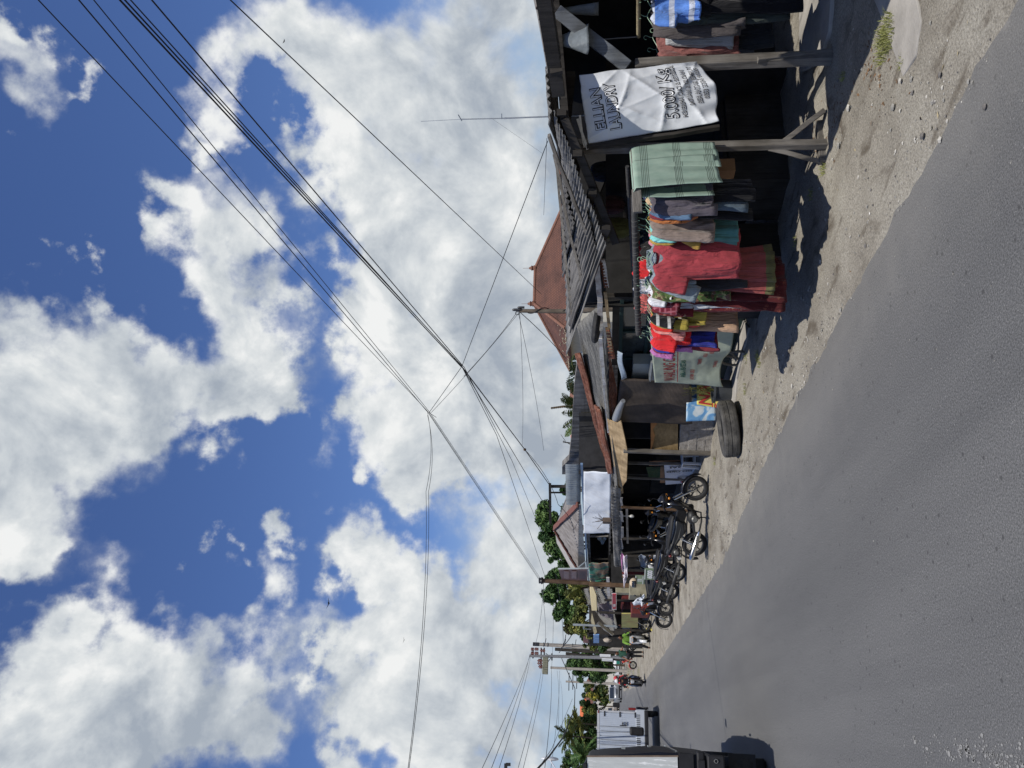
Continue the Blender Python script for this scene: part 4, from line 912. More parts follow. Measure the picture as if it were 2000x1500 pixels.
# ================================================================ second-hand clothes on the racks
def yawm(H, deg): return Matrix.Translation(V(H)) @ Matrix.Rotation(radians(deg), 4, 'Z')
WIRE = pm('green plastic wire', (.25, .38, .26), .4, .2, 9)
WIREW = pm('white plastic wire', (.6, .6, .56), .4, .1, 9)
def hanger(o, M, hw, drop, mat=None):
    mb = MB()
    hk = [M @ V((.022 * cos(a), 0, -.03 + .022 * sin(a) + .012)) for a in [radians(t) for t in range(-20, 200, 24)]]
    mb.tube(hk[::-1] + [M @ V((.0, 0, -.06)), M @ V((0, 0, -drop + .01))], .0035, 5)
    mb.tube([M @ V((-hw * .85, 0, -drop - .075)), M @ V((-.03, 0, -drop + .005)), M @ V((0, 0, -drop + .015)), M @ V((.03, 0, -drop + .005)), M @ V((hw * .85, 0, -drop - .075))], .004, 5)
    mb.obj('hanger', mat or WIRE, o)

def shirt(name, label, cat, H, yaw, hw, L, mat, slv=.22, sang=16, sh=.075, T=.05, flare=.12, amp=.040, k=7, seed=0., group='clothes on the racks', hang=True, drop=.10, neckd=.06, hem=.02, slr=.085, collar=None, wire=None):
    M = yawm(H, yaw); mb = MB(); nu, nv = 56, 26
    def fn(u, v):
        th = 2 * pi * u; c, s_ = cos(th), sin(th)
        w = hw * (1 + flare * v + .05 * fbm(v * 3 + seed, 1.3, 1, 2)) if v > .12 else hw * (1 - .12 * (1 - v / .12))
        x = w * (abs(c) ** .85) * (1 if c > 0 else -1)
        t = T * (.22 + .78 * min(1, v * 5)) * (1 + .35 * v)
        y = -t * s_ * (1 if s_ > 0 else .8)
        r = abs(x) / hw
        top = -drop - sh * min(1, r) ** 1.3
        if r < .34: top -= neckd * (1 - (r / .34) ** 2) * (1 if s_ > 0 else .35)
        z = lerp(top, -drop - L + hem * fbm(u * 5 + seed, 0, 1, 2) * 2 + .03 * (x / hw) * fbm(seed, 3, 1, 1), v)
        f_ = amp * (v ** .6) * (sin(k * th + 5 * v + seed * 3) * .6 + 1.5 * fbm(u * 7 + seed, v * 2.2, 1, 3) + .8 * sin(k * .5 * th - 4 * v + seed))
        y += f_ * (-1 if s_ > 0 else 1) * min(1, abs(s_) * 3); x += .35 * f_ * c + .03 * v * sin(seed * 5 + 2 * v)
        return M @ V((x, y, z))
    mb.grid(fn, nu, nv)
    if slv:
        for sd in (-1, 1):
            a = radians(sang + 5 * sin(seed * 7 + sd)); P0 = V((sd * hw * .82, 0, -drop - sh * .62)); pts = []; rs_ = []
            for i in range(11):
                t = i / 10; q = P0 + V((sd * sin(a) * slv * t + sd * hw * .14 * min(1, 4 * t), -.02 * t * t + .012 * fbm(t * 4 + seed, sd, 1, 2), -cos(a) * slv * t - .03 * t))
                pts.append(M @ q); rs_.append(lerp(.055, slr, min(1, t * 4)) * (1 - .16 * t) * (1 + .16 * fbm(t * 6 + seed * 2, sd * 3, 1, 2)))
            mb.tube(pts, rs_, 14, cap=False, flat=.42, up=M.to_3x3() @ V((0, 1, 0)))
    o = mb.obj(name, mat, smooth=70, solid=.004); tag(o, label, cat, group)
    if collar:
        c = MB(); c.grid(lambda u, v: M @ V((.085 * cos(2 * pi * u) * (1 + .25 * v), -.045 * sin(2 * pi * u) * (1 + .3 * v) , -drop + .012 - .055 * v - .05 * max(0, sin(2 * pi * u)) * (1 - .2 * v))), 24, 3); c.obj('collar', collar, o, smooth=60, solid=.006)
    if hang: hanger(o, M, hw, drop, wire)
    return o

def trousers(name, label, cat, H, yaw, hw, L, mat, seed=0., group='clothes on the racks', drop=.10, leg=.085, hang=True, split=.30, cuff=None):
    M = yawm(H, yaw); mb = MB()
    mb.grid(lambda u, v: M @ V((hw * cos(2 * pi * u) * (1 + .12 * v), -.05 * sin(2 * pi * u) * (1 + .4 * v) + .008 * sin(14 * pi * u + seed), -drop - split * v * L)), 32, 6)
    for sd in (-1, 1):
        pts = []; rs_ = []
        for i in range(13):
            t = i / 12; pts.append(M @ V((sd * (hw * .52 + .012 * sin(4 * t + seed)), .012 * sin(5 * t + seed + sd), -drop - L * (split * .82 + (1 - split * .82) * t * (1 - .02 * (sd > 0)))))); rs_.append(lerp(hw * .58, leg, t ** .7) * (1 + .1 * fbm(t * 5 + seed, sd * 2, 1, 2)))
        mb.tube(pts, rs_, 16, cap=False, flat=.45, up=M.to_3x3() @ V((0, 1, 0)))
    o = mb.obj(name, mat, smooth=70, solid=.004); tag(o, label, cat, group)
    if hang: hanger(o, M, hw * .8, drop - .04)
    return o

def skirt(name, label, cat, H, yaw, w0, w1, L, mat, pleats=14, amp=.03, seed=0., group='clothes on the racks', drop=.10, T=.55, hem=None, hemv=.86, tiers=0):
    M = yawm(H, yaw); mb = MB(); mb.k = 0
    def fn(u, v):
        th = 2 * pi * u; w = lerp(w0, w1, v ** .8)
        if tiers: w *= 1 + .06 * ((v * tiers) % 1)
        p = 1 + amp / .2 * v ** .7 * (sin(pleats * th + seed) + .6 * fbm(u * 9 + seed, v * 2, 1, 2))
        return M @ V((w * p * cos(th), -w * T * p * sin(th), -drop - L * v + .012 * fbm(u * 8, seed, 1, 2) * (v > .9)))
    mb.grid(fn, pleats * 7, 22)
    o = mb.obj(name, [mat] + ([hem] if hem else []), smooth=70, solid=.004); tag(o, label, cat, group)
    if hem:
        n = pleats * 7
        for i, p in enumerate(o.data.polygons): p.material_index = 1 if (i // n) / 22 > hemv else 0
    hanger(o, M, w0, drop - .03)
    return o

RA, RB = ax(1239, 392, 4.66), ax(1247, 650, 4.28)
rn = (RB - RA).cross(V((0, 0, 1)))
def rail(iy, ix=1243):
    p = pl(ix, iy, RA, rn); t = (p - RA).dot(RB - RA) / (RB - RA).length_squared
    return RA.lerp(RB, t) - V((0, 0, .02))
rk = thing('clothes_rack', 'long dark hanging rail bound with tape and loaded with coloured clothes beside the verge', 'clothes rack', tuple((RA + RB) / 2 * 1.0))
TAPE = pm('dark taped pole', (.055, .053, .05), .7, .4, 14, bump=.3, bscale=40, stretch=(1, 4, 1))
part(rk, 'rail', TAPE, lambda mb: mb.tube([RA.lerp(RB, -.03), RA.lerp(RB, .5) + V((0, 0, .006)), RA.lerp(RB, 1.01)], .034, 10), smooth=50)
for k in range(26):
    t = .12 + .86 * k / 25 + random.uniform(-.01, .01); p = RA.lerp(RB, t)
    part(rk, 'tape_wrap', pm('frayed dark tape', (.07, .07, .066), .6, .3, 9), lambda mb: mb.torus(.035, .004, 14, 5, Matrix.Translation(p) @ (RB - RA).to_track_quat('Z', 'Y').to_matrix().to_4x4() @ Euler((.25, .1, 0)).to_matrix().to_4x4()))
for t in (.9,):
    p = RA.lerp(RB, t) + V((.62, .45, 0)); part(rk, 'post', WDARK, lambda mb: mb.beam((p.x, p.y, -.05), (p.x, p.y, p.z - .02), .05, .05, up=(0, 1, 0)))
R2A, R2B = RA + V((.50, .10, .06)), RB + V((.46, .12, .03))
part(rk, 'inner_rail', TAPE, lambda mb: mb.tube([R2A, R2B], .02, 8))
def rail2(t): return R2A.lerp(R2B, t)

c = fabric
G1 = 'clothes on the long rack'
shirt('jacket', 'dark mauve grey long jacket next to the green towels', 'jacket', rail(376), 2, .22, .60, c('mauve grey cloth', (.10, .088, .105)), slv=.56, sang=5, seed=1., group=G1, slr=.075)
shirt('blouse', 'tan blouse poking out above the mauve grey jacket', 'blouse', rail(366) + V((.1, .15, .02)), 14, .17, .35, c('tan cloth pale', (.50, .36, .22)), slv=.12, seed=1.5, group=G1)
trousers('trousers', 'black trousers hanging under the mauve grey jacket', 'trousers', rail(378) + V((.05, .06, -.15)), 14, .16, .85, c('black cotton', (.012, .012, .014)), seed=2., group=G1)
shirt('shirt', 'faded denim blue shirt with frayed dark trim on the long rack', 'shirt', rail(391), 16, .19, .52, c('denim blue', (.10, .17, .27), .35), slv=.34, seed=2.4, group=G1)
shirt('blouse', 'black lace blouse between the mauve grey jacket and the denim shirt', 'blouse', rail(385), 12, .18, .50, c('black lace', (.018, .022, .026), .5), slv=.5, sang=7, seed=2.7, group=G1)
trousers('jeans', 'grey blue jeans below the denim shirt', 'jeans', rail(390) + V((-.02, .03, -.10)), 19, .15, .83, c('grey denim', (.075, .105, .135), .3), seed=3., group=G1)
shirt('shirt', 'maroon shirt with small white lettering on the long rack', 'shirt', rail(397), 18, .19, .42, c('maroon cotton', (.20, .03, .04)), slv=.16, seed=3.3, group=G1)
shirt('shirt', 'rust orange shirt right of the crumpled brown jacket', 'shirt', rail(404), 20, .20, .46, c('rust orange cloth', (.42, .15, .05)), slv=.24, seed=3.6, group=G1)
trousers('trousers', 'long black trousers under the rust orange shirt', 'trousers', rail(412) + V((0, 0, -.06)), 20, .15, .92, c('black cotton', (.012, .012, .014)), seed=4.2, group=G1)
shirt('jacket', 'crumpled grey brown jacket right of the turquoise shirt', 'jacket', rail(428), 14, .22, .62, c('grey brown cloth', (.24, .19, .165), .3), slv=.55, sang=8, seed=4.7, group=G1, amp=.03, k=11)
shirt('shirt', 'turquoise shirt with dark letter print beside the big red tunic', 'shirt', rail(441), 20, .20, .60, c('turquoise cotton', (.22, .58, .55), .12), slv=.2, seed=5.1, group=G1)
skirt('skirt', 'dull sea green skirt low behind the red tunic', 'skirt', rail(452) + V((.02, .04, -.45)), 24, .16, .2, .42, c('sea green cloth', (.10, .25, .23)), 8, .02, seed=2, group=G1)
shirt('shirt', 'mustard shirt edge just behind the turquoise shirt', 'shirt', rail(448), 22, .20, .52, c('mustard cotton', (.42, .26, .06)), slv=.18, seed=5.5, group=G1)
# the red tunic hangs outside all others, turned to the road
RH = rail(503) + V((-.16, -.22, -.02))
DEN = c('washed denim grey', (.24, .29, .32), .3)
TUN = c('brick red linen', (.31, .048, .058), .22)
shirt('tunic', 'large brick red short sleeved tunic turned to face the road', 'tunic', RH, -28, .215, .86, TUN, slv=.30, sang=21, sh=.06, T=.075, flare=.13, amp=.034, k=5, seed=6.2, group=G1, neckd=.12, slr=.105, hem=.04)
shirt('shirt', 'washed grey denim shirt with frayed cuffs inside the red tunic', 'shirt', RH + V((.03, .055, .03)), -28, .20, .48, DEN, slv=.46, sang=24, seed=6.9, group=G1, collar=DEN, slr=.10, neckd=.05, hang=True)
trousers('trousers', 'charcoal trousers below the left sleeve of the red tunic', 'trousers', rail(530) + V((-.10, -.06, -.20)), -8, .15, .80, c('charcoal cotton', (.03, .03, .034)), seed=7., group=G1)
skirt('skirt', 'long faded red pleated skirt with olive hem below the red tunic', 'skirt', rail(528) + V((.0, .02, -.30)), 0, .17, .27, .98, c('faded brick skirt', (.27, .07, .065), .3), 11, .022, seed=1., group=G1, hem=c('olive border', (.13, .125, .055), .4), hemv=.88)
skirt('dress', 'dark maroon ruffled dress hanging lowest at the rack end', 'dress', rail(556) + V((.02, .06, -.22)), 6, .19, .30, 1.20, c('dark maroon print', (.085, .016, .018), .35, 'floral', [(.17, .05, .035)], 14.), 9, .03, seed=3., group=G1, tiers=4)
shirt('jacket', 'green camouflage jacket left of the red tunic', 'jacket', rail(545), 2, .22, .84, c('camouflage', (.10, .16, .05), .2, 'camo', [(.30, .28, .14), (.035, .06, .02), (.13, .07, .05)], 9.), slv=.62, sang=7, seed=8., group=G1)
shirt('shirt', 'orange vest strap showing between camouflage and plaid', 'shirt', rail(551), 6, .21, .5, c('bright orange', (.62, .26, .06)), slv=0, seed=8.2, group=G1)
shirt('shirt', 'maroon plaid short sleeved shirt over pale trousers', 'shirt', rail(557), -2, .22, .44, c('maroon plaid', (.17, .02, .035), .2, 'plaid', [(.36, .12, .15), (.36, .12, .15)], 5.5), slv=.26, sang=20, seed=8.6, group=G1, slr=.10)
trousers('trousers', 'pale grey white trousers under the plaid shirt', 'trousers', rail(566) + V((-.06, .02, -.22)), 4, .17, .82, c('pale grey cotton', (.52, .54, .58), .1), seed=9., group=G1, leg=.10)
shirt('shirt', 'white shirt collar above the plaid shirt', 'shirt', rail(552) + V((-.02, 0, .02)), 2, .20, .26, c('white cotton', (.68, .68, .70), .06), slv=.14, seed=9.4, group=G1, collar=MATS['white cotton'])
shirt('dress', 'long maroon floral dress left of the pale trousers', 'dress', rail(573), 4, .215, 1.26, c('maroon floral', (.14, .018, .022), .2, 'floral', [(.45, .30, .18), (.30, .12, .09)], 9.), slv=.40, sang=12, seed=9.8, group=G1, flare=.25)
shirt('shirt', 'black and white shirt between the floral dress and olive shirt', 'shirt', rail(592), 4, .21, .42, c('black white stripe', (.016, .016, .018), .2, 'stripe', [(.6, .6, .58)], 2.6), slv=.22, sang=20, seed=10.2, group=G1)
shirt('shirt', 'olive yellow shirt right of the tan dress', 'shirt', rail(597), 6, .22, .62, c('olive yellow', (.33, .26, .05), .2), slv=.36, sang=16, seed=10.7, group=G1)
shirt('shirt', 'scarlet shirt edge right of the tan dress', 'shirt', rail(604), 8, .215, .56, c('scarlet cotton', (.58, .04, .03), .15), slv=.2, seed=11., group=G1)
shirt('dress', 'plain tan sleeveless dress near the left rack end', 'dress', rail(616), 4, .22, .98, c('tan linen', (.45, .29, .185), .12), slv=0, sh=.14, seed=11.6, group=G1, flare=.12, amp=.022, k=5)
shirt('shirt', 'salmon pink shirt edge behind the tan dress', 'shirt', rail(622), 6, .215, .40, c('salmon pink', (.62, .25, .22), .1), slv=0, seed=11.9, group=G1)
shirt('polo_shirt', 'bright red polo shirt at the left end of the rack', 'shirt', rail(636), 2, .215, .46, c('bright red cotton', (.60, .03, .035), .12), slv=.24, sang=22, seed=12.3, group=G1, slr=.10)
shirt('shirt', 'royal blue shirt hanging below the red polo shirt', 'shirt', rail(640) + V((-.03, .05, -.03)), 6, .20, .72, c('royal blue', (.035, .045, .30), .3), slv=.16, seed=12.8, group=G1, amp=.03, k=8)
shirt('shirt', 'dark red shirt hem behind the royal blue shirt', 'shirt', rail(645) + V((-.01, .08, -.03)), 6, .19, .76, c('maroon cotton', (.20, .03, .04)), slv=.14, seed=13.1, group=G1)
shirt('shirt', 'mauve pink shirt collar at the far left rack end', 'shirt', rail(648) + V((-.02, .08, .0)), 6, .20, .50, c('mauve pink', (.45, .16, .38), .2), slv=.22, sang=22, seed=13.6, group=G1)
# shorter things on the inner rail, only their shoulders show over the outer rail
for t, nm, lb, mt, sd in [(.10, 'shirt', 'navy shirt on the inner rail behind the brown jacket', c('navy cloth', (.03, .035, .09), .3), 1.), (.40, 'blouse', 'small pink blouse on the inner rail above the red tunic', c('rose pink', (.60, .24, .30), .25), 2.), (.47, 'blouse', 'black blouse with pale yellow flowers on the inner rail', c('black yellow floral', (.02, .02, .02), .2, 'floral', [(.55, .50, .25)], 9.), 3.),
                           (.60, 'shirt', 'red shirt on the inner rail behind the white shirt', c('bright red cotton', (.60, .03, .035)), 4.), (.72, 'shirt', 'white checked shirt on the inner rail behind the floral dress', c('white blue check', (.55, .57, .60), .1, 'plaid', [(.2, .24, .36), (.2, .24, .36)], 6.), 5.), (.88, 'shirt', 'coral shirt with dark print on the inner rail', c('coral print', (.55, .14, .13), .2, 'floral', [(.05, .02, .03)], 7.), 6.)]:
    shirt(nm, lb, 'shirt' if nm == 'shirt' else 'blouse', rail2(t) + V((-.06, 0, (-.06, .0, .09)[(t > .2) + (t > .5)] - .10 * (t == .40))), 8, .20 - .07 * (t < .5), .5, mt, slv=.15, seed=sd + .3, group='clothes on the inner rail', drop=.07, hang=False)

# rack in the middle of the stall (right of the banner)
QA, QB = ay(1247, 72, 5.85), ay(1247, -60, 5.05)
r2 = thing('clothes_rack', 'short pale bamboo rail with grey and brown clothes under the front roof', 'clothes rack', tuple(QA))
part(r2, 'rail', BAMB, lambda mb: mb.tube([QA, QB], .022, 10), smooth=50)
part(r2, 'post', WDARK, lambda mb: mb.beam(QB + V((.1, 0, -QB.z)), QB + V((.1, 0, .7)), .05, .05, up=(0, 1, 0)))
part(r2, 'cord', pm('grey cord', (.2, .2, .19), .9), lambda mb: mb.tube([QA + V((0, 0, .02)), QA + V((.1, .1, .5)), QA + V((.2, .2, .95))], .006, 6))
def rq(iy): return QA.lerp(QB, (72 - iy) / 132)
G2 = 'clothes on the short bamboo rail'
shirt('shirt', 'dusty mauve pink T-shirt behind the pale grey shorts', 'shirt', rq(66) + V((0, .05, -.06)), -14, .225, .84, c('dusty mauve', (.24, .10, .092), .15), slv=.28, sang=20, seed=21., group=G2, slr=.10)
shirt('shirt', 'dark grey shirt behind the dusty mauve T-shirt', 'shirt', rq(72) + V((-.06, .12, -.10)), -14, .22, .95, c('slate grey cloth', (.075, .08, .09)), slv=.36, sang=16, seed=21.6, group=G2, slr=.10)
skirt('shorts', 'pale grey gathered shorts at the left of the short bamboo rail', 'shorts', rq(64) + V((-.03, -.05, -.12)), -20, .155, .225, .66, c('pale heather grey', (.40, .41, .42), .12), 9, .012, seed=2., group=G2, T=.34, drop=.15)
shirt('cardigan', 'long dark brown cardigan between shorts and blue striped shirt', 'cardigan', rq(30), -10, .21, .92, c('dark brown knit', (.085, .075, .075), .3), slv=.80, sang=6, seed=22.4, group=G2, slr=.085)
shirt('shirt', 'blue shirt with white bands at the photograph edge', 'shirt', rq(-2), -10, .21, .48, c('blue band shirt', (.10, .22, .58), .25, 'stripe', [(.6, .62, .66)], 1.7), slv=.20, sang=20, seed=23., group=G2)
trousers('trousers', 'black trousers reaching nearly to the floor under the blue shirt', 'trousers', rq(-4) + V((0, .04, -.22)), -8, .17, 1.22, c('black cotton', (.012, .012, .014)), seed=23.5, group=G2, leg=.10)
trousers('trousers', 'dark grey green trousers beside the black trousers', 'trousers', rq(14) + V((0, .05, -.22)), -8, .16, 1.12, c('dark green grey', (.045, .055, .05)), seed=24.5, group=G2, leg=.09)
trousers('trousers', 'dark slate trousers below the dusty mauve T-shirt', 'trousers', rq(60) + V((0, .12, -.30)), -12, .16, .95, c('dark slate', (.03, .034, .04)), seed=25.5, group=G2, leg=.09)

# green towels on the plank rail
m, nt3, b3 = nt_new('striped green towel'); tc_ = node(nt3, 'ShaderNodeTexCoord'); sp = node(nt3, 'ShaderNodeSeparateXYZ'); nt3.links.new(tc_.outputs['Generated'], sp.inputs[0])
nz = node(nt3, 'ShaderNodeTexNoise', ins={'Scale': 9, 'Detail': 5}); nt3.links.new(tc_.outputs['Object'], nz.inputs['Vector'])
stops = [(0, 0)]
for c0 in (.06, .42, .80):
    for j in range(5): stops += [(c0 + j * .019, 1), (c0 + j * .019 + .0075, 0)]
base = ramp(nt3, [(.3, (.25, .35, .285)), (.7, (.34, .44, .36))]); nt3.links.new(nz.outputs[0], base.inputs[0])
rs1 = ramp(nt3, stops, 'CONSTANT'); nt3.links.new(sp.outputs[2], rs1.inputs[0])
col_ = mixc(nt3, rs1.outputs[0], base.outputs[0], (.10, .13, .11))
nt3.links.new(col_, b3.inputs['Base Color']); b3.inputs['Roughness'].default_value = .95; b3.inputs['Specular IOR Level'].default_value = .1
def towel(lb, t0, t1, Lf, Lb, off, mat, sd):
    d_ = (r1 - r0).normalized(); nr = V((-d_.y, d_.x, 0)); nr = nr if nr.y < 0 else -nr
    top = V((0, 0, .035))
    def fn(u, v):
        p = r0.lerp(r1, lerp(t0, t1, u)); s_ = (v - .42) * 2
        tot = Lf + Lb; q = v * tot - Lb
        n_ = 1 if q > 0 else -1; a = abs(q)
        dn = a
        o = nr * n_ * (.03 + off + .02 * min(1, a * 3)) if a > .03 else nr * q * 1.0
        fold = .010 * min(1, a * 2) * (sin(6 * u + sd + 1.5 * a) + 1.6 * fbm(u * 3 + sd, a * 2, 1, 2)) + .012 * a * sin(13 * u + sd)
        return p + top + o + nr * fold + V((0, 0, -dn + .01 * fbm(u * 4, sd, 1, 2) * a)) + d_ * (.04 * a * (u - .5) * sin(sd))
    mb = MB(); mb.grid(fn, 26, 46); o = mb.obj('towel', mat, smooth=70, solid=.006); return tag(o, lb, 'towel', 'green towels')
towel('sea green striped towel hanging nearest the clothes rack', .42, 1.02, .80, .74, .012, m, 1.)
towel('paler striped towel half hidden beside the stall post', .05, .60, .84, .5, .0, m, 2.6)
# ================================================================ motorcycles and people
TYRE = pm('tyre rubber', (.018, .018, .019), .8, .3, 20, dirt=(.09, .085, .075), dirt_amt=.4, dscale=9)
ENG = pm('dull engine alloy', (.20, .20, .19), .5, .3, 14, metal=.6)
ENGD = pm('oily dark metal', (.03, .03, .03), .5, .4, 14, metal=.3)
BPL = pm('black plastic', (.010, .010, .011), .5, .3, 10, spec=.3)
BGL = pm('gloss black paint', (.007, .007, .009), .3, .3, 8, spec=.5, coat=.25)
SEATM = pm('black vinyl seat', (.012, .012, .013), .62, .3, 12, bump=.1)
REDL = pm('red lamp lens', (.17, .012, .01), .2, .1, 8, spec=.6)
LENS = pm('clear lamp lens', (.55, .56, .56), .12, .1, 8, spec=.7)
ORNG = pm('amber lens', (.55, .2, .02), .2, .1)
GLASSM = pm('mirror glass', (.30, .33, .36), .08, .1, metal=.8)
RIMM = pm('dark alloy rim', (.085, .085, .085), .45, .3, 14, metal=.4)
RY = lambda a: Matrix.Rotation(a, 4, 'Y')
WM = Matrix.Rotation(pi / 2, 4, 'X')    # turn a lathe axis from z to y

def bike(label, loc, heading, paint, kind='underbone', panel=None, group='parked motorcycles', lean=8, steer=0., plate=True, scale=1., rimmat=None, cat='motorcycle', name='motorcycle', chrome=False):
    t = thing(name, label, cat, loc, 0, group, world=False)
    t.rotation_euler = Euler((radians(-lean) if lean else 0, 0, heading), 'XYZ') if False else (Matrix.Rotation(heading, 3, 'Z') @ Matrix.Rotation(radians(lean), 3, 'X')).to_euler()
    panel = panel or paint; P = lambda nm, mt, f, par=t, **k: part(par, nm, mt, f, **k)
    sc = kind == 'scooter'; R = .275 if not sc else .255; wb = .62; tr = .046 if not sc else .055
    rimmat = rimmat or RIMM
    def wheel(x, st, drum):
        T = Matrix.Translation((x, 0, R)) @ Matrix.Rotation(st, 4, 'Z') @ WM
        w = P('wheel', TYRE, lambda mb: mb.torus(R - tr, tr, 36, 10, T, sq=.95), smooth=50)
        P('rim', rimmat, lambda mb: (mb.lathe([(R - 2 * tr + .012, -.032), (R - 2 * tr - .008, -.03), (R - 2 * tr - .012, 0), (R - 2 * tr - .008, .03), (R - 2 * tr + .012, .032)], 36, T),
            [mb.beam(T @ V((.03 * cos(a), .03 * sin(a), 0)), T @ V(((R - 2 * tr) * cos(a + .12), (R - 2 * tr) * sin(a + .12), 0)), .028, .02, up=T.to_3x3() @ V((0, 0, 1))) for a in [2 * pi * k / 5 for k in range(5)]],
            mb.lathe([(0, -.06), (.035, -.06), (.04, 0), (.035, .06), (0, .06)], 14, T)), w, smooth=40)
        if drum: P('drum', ENG, lambda mb: mb.lathe([(0, -.05), (.075, -.05), (.085, -.02), (.085, .03), (0, .03)], 20, T), w, smooth=40)
        else: P('brake_disc', CHROME, lambda mb: (mb.lathe([(.06, -.045), (.105, -.045), (.105, -.041), (.06, -.041)], 24, T), mb.box(T @ V((-.08, .06, -.05)), (.06, .05, .07))), w, smooth=40)
    wheel(wb, steer, False); wheel(-wb, 0, True)
    H = V((.36, 0, .86)); A = V((wb, 0, R))
    def side(pts, d, mb, y0=None, bev=0): mb.prism(pts, d, None, y0)
    # forks
    for s in (-1, 1): P('fork_leg', CHROME if not sc else BLACKM, lambda mb: mb.tube([A + V((0, s * .075, 0)), A + V((-.10, s * .075, .24)), V((.40, s * .065, .74))], [.021, .02, .017], 10), smooth=50)
    def fend(mb):
        r0 = R + .035
        mb.grid(lambda u, v: V((wb, 0, R)) + V((r0 * cos(lerp(-.35 if not sc else -.2, 2.5, u)) , 0, r0 * sin(lerp(-.35 if not sc else -.2, 2.5, u)))) + V((0, .065 * (2 * v - 1), -.03 * (2 * v - 1) ** 2)), 22, 6)
    P('front_fender', paint, fend, solid=.006, smooth=60)
    # handlebar, grips, mirrors, levers
    P('handlebar', BLACKM, lambda mb: mb.tube([V((.27, -.34, .99)), V((.31, -.22, 1.0)), V((.36, 0, .95)), V((.31, .22, 1.0)), V((.27, .34, .99))], .013, 8), smooth=50)
    for s in (-1, 1):
        P('grip', BPL, lambda mb: mb.tube([V((.268, s * .36, .99)), V((.30, s * .24, 1.0))], .02, 10), smooth=50)
        mr = P('mirror', BPL, lambda mb: (mb.tube([V((.32, s * .2, 1.0)), V((.33, s * .27, 1.12)), V((.30, s * .29, 1.16))], .006, 6), mb.ell((.295, s * .30, 1.19), (.02, .062, .04), 14, 8)), smooth=60)
        P('mirror_glass', GLASSM, lambda mb: mb.ell((.285, s * .30, 1.19), (.014, .055, .034), 14, 6), mr, smooth=60)
        P('indicator', ORNG, lambda mb: mb.ell((.455, s * .12, .86), (.03, .03, .022), 10, 6), smooth=60)
    if not sc:
        def cowl(mb): mb.grid(lambda u, v: V((.36 + .14 * sin(pi * v) * (1 - abs(2 * u - 1) ** 2.2) + .03 * (1 - v), .125 * (2 * u - 1) * (.75 + .5 * sin(pi * v)), .86 + .20 * v)), 16, 10)
        P('headlight_cowl', paint, cowl, solid=.012, smooth=60)
        P('headlight', LENS, lambda mb: mb.ell((.47, 0, .955), (.035, .075, .048), 16, 8), smooth=60)
        def shield(mb):
            for s in (-1, 1):
                mb.add([V(p) for p in ((.44, s * .05, .86), (.33, s * .12, .90), (.30, s * .185, .62), (.20, s * .19, .40), (.12, s * .15, .34), (.25, s * .05, .42), (.36, s * .045, .62))], [(0, 1, 2, 6), (2, 3, 5, 6), (3, 4, 5)])
        P('leg_shield', paint, shield, solid=.012, smooth=40)
        P('spine', BPL, lambda mb: mb.prism([(.38, .86), (.30, .88), (.16, .66), (-.06, .70), (-.16, .52), (.10, .46), (.30, .60)], .10), bevel=.015)
        P('side_cover', panel, lambda mb: mb.prism([(-.04, .70), (-.12, .52), (-.34, .50), (-.58, .66), (-.80, .80), (-.84, .88), (-.60, .80), (-.30, .73)], .20), bevel=.035, smooth=50)
        P('body_stripe', ENG, lambda mb: [mb.prism([(-.20, .60), (-.42, .63), (-.60, .73), (-.44, .66)], .008, None, s * .104) for s in (-1, 1)])
        P('engine', ENGD, lambda mb: (mb.ell((.0, 0, .34), (.17, .13, .11), 16, 10), mb.lathe([(0, -.13), (.075, -.13), (.085, -.05), (.085, .05), (.075, .13), (0, .13)], 18, Matrix.Translation((-.03, 0, .32)) @ WM), [mb.box((.14 + .022 * k, 0, .38), (.012, .13, .12)) for k in range(6)]), smooth=50)
        [P('engine_cover', ENG, lambda mb: mb.lathe([(0, .02), (.05, .02), (.07, 0), (.08, -.02)], 18, Matrix.Translation((-.02, s * .135, .31)) @ Matrix.Rotation(-s * pi / 2, 4, 'X')), smooth=40) for s in (-1, 1)]
        P('swingarm', BLACKM, lambda mb: [mb.beam((-.10, s * .09, .33), (-.62, s * .085, R), .03, .045) for s in (-1, 1)])
        P('chain_case', BPL, lambda mb: mb.prism([(-.08, .36), (-.60, .34), (-.68, .28), (-.60, .22), (-.08, .27)], .03, None, .085), bevel=.01)
    else:
        def apron(mb): mb.grid(lambda u, v: V((plin(v, [(0, .40), (.25, .36), (.6, .30), (.85, .24), (1, .10)]) + .10 * (1 - (2 * u - 1) ** 2), (2 * u - 1) * plin(v, [(0, .13), (.25, .20), (.6, .19), (1, .14)]), plin(v, [(0, 1.0), (.25, .86), (.6, .58), (.85, .36), (1, .29)]))), 16, 18)
        P('front_apron', paint, apron, solid=.02, smooth=60)
        P('front_badge', panel, lambda mb: mb.grid(lambda u, v: V((plin(v, [(0, .40), (1, .345)]) + .125 * (1 - (2 * u - 1) ** 2) + .012, (2 * u - 1) * lerp(.13, .10, v), lerp(.84, .64, v))), 10, 6), solid=.012, smooth=60)
        P('headlight', LENS, lambda mb: mb.ell((.46, 0, .955), (.035, .10, .045), 16, 8), smooth=60)
        P('floorboard', BPL, lambda mb: mb.prism([(.26, .36), (.20, .30), (-.14, .27), (-.16, .35), (.14, .36), (.24, .44)], .30), bevel=.015)
        P('side_cover', panel, lambda mb: mb.prism([(-.08, .72), (-.16, .34), (-.34, .36), (-.62, .56), (-.86, .80), (-.84, .88), (-.55, .80), (-.3, .74)], .28), bevel=.05, smooth=50)
        P('engine', ENGD, lambda mb: (mb.box((-.40, .10, .27), (.46, .10, .13)), mb.lathe([(0, .06), (.1, .06), (.11, 0), (0, -.02)], 18, Matrix.Translation((-.5, .14, .27)) @ WM)), bevel=.02, smooth=50)
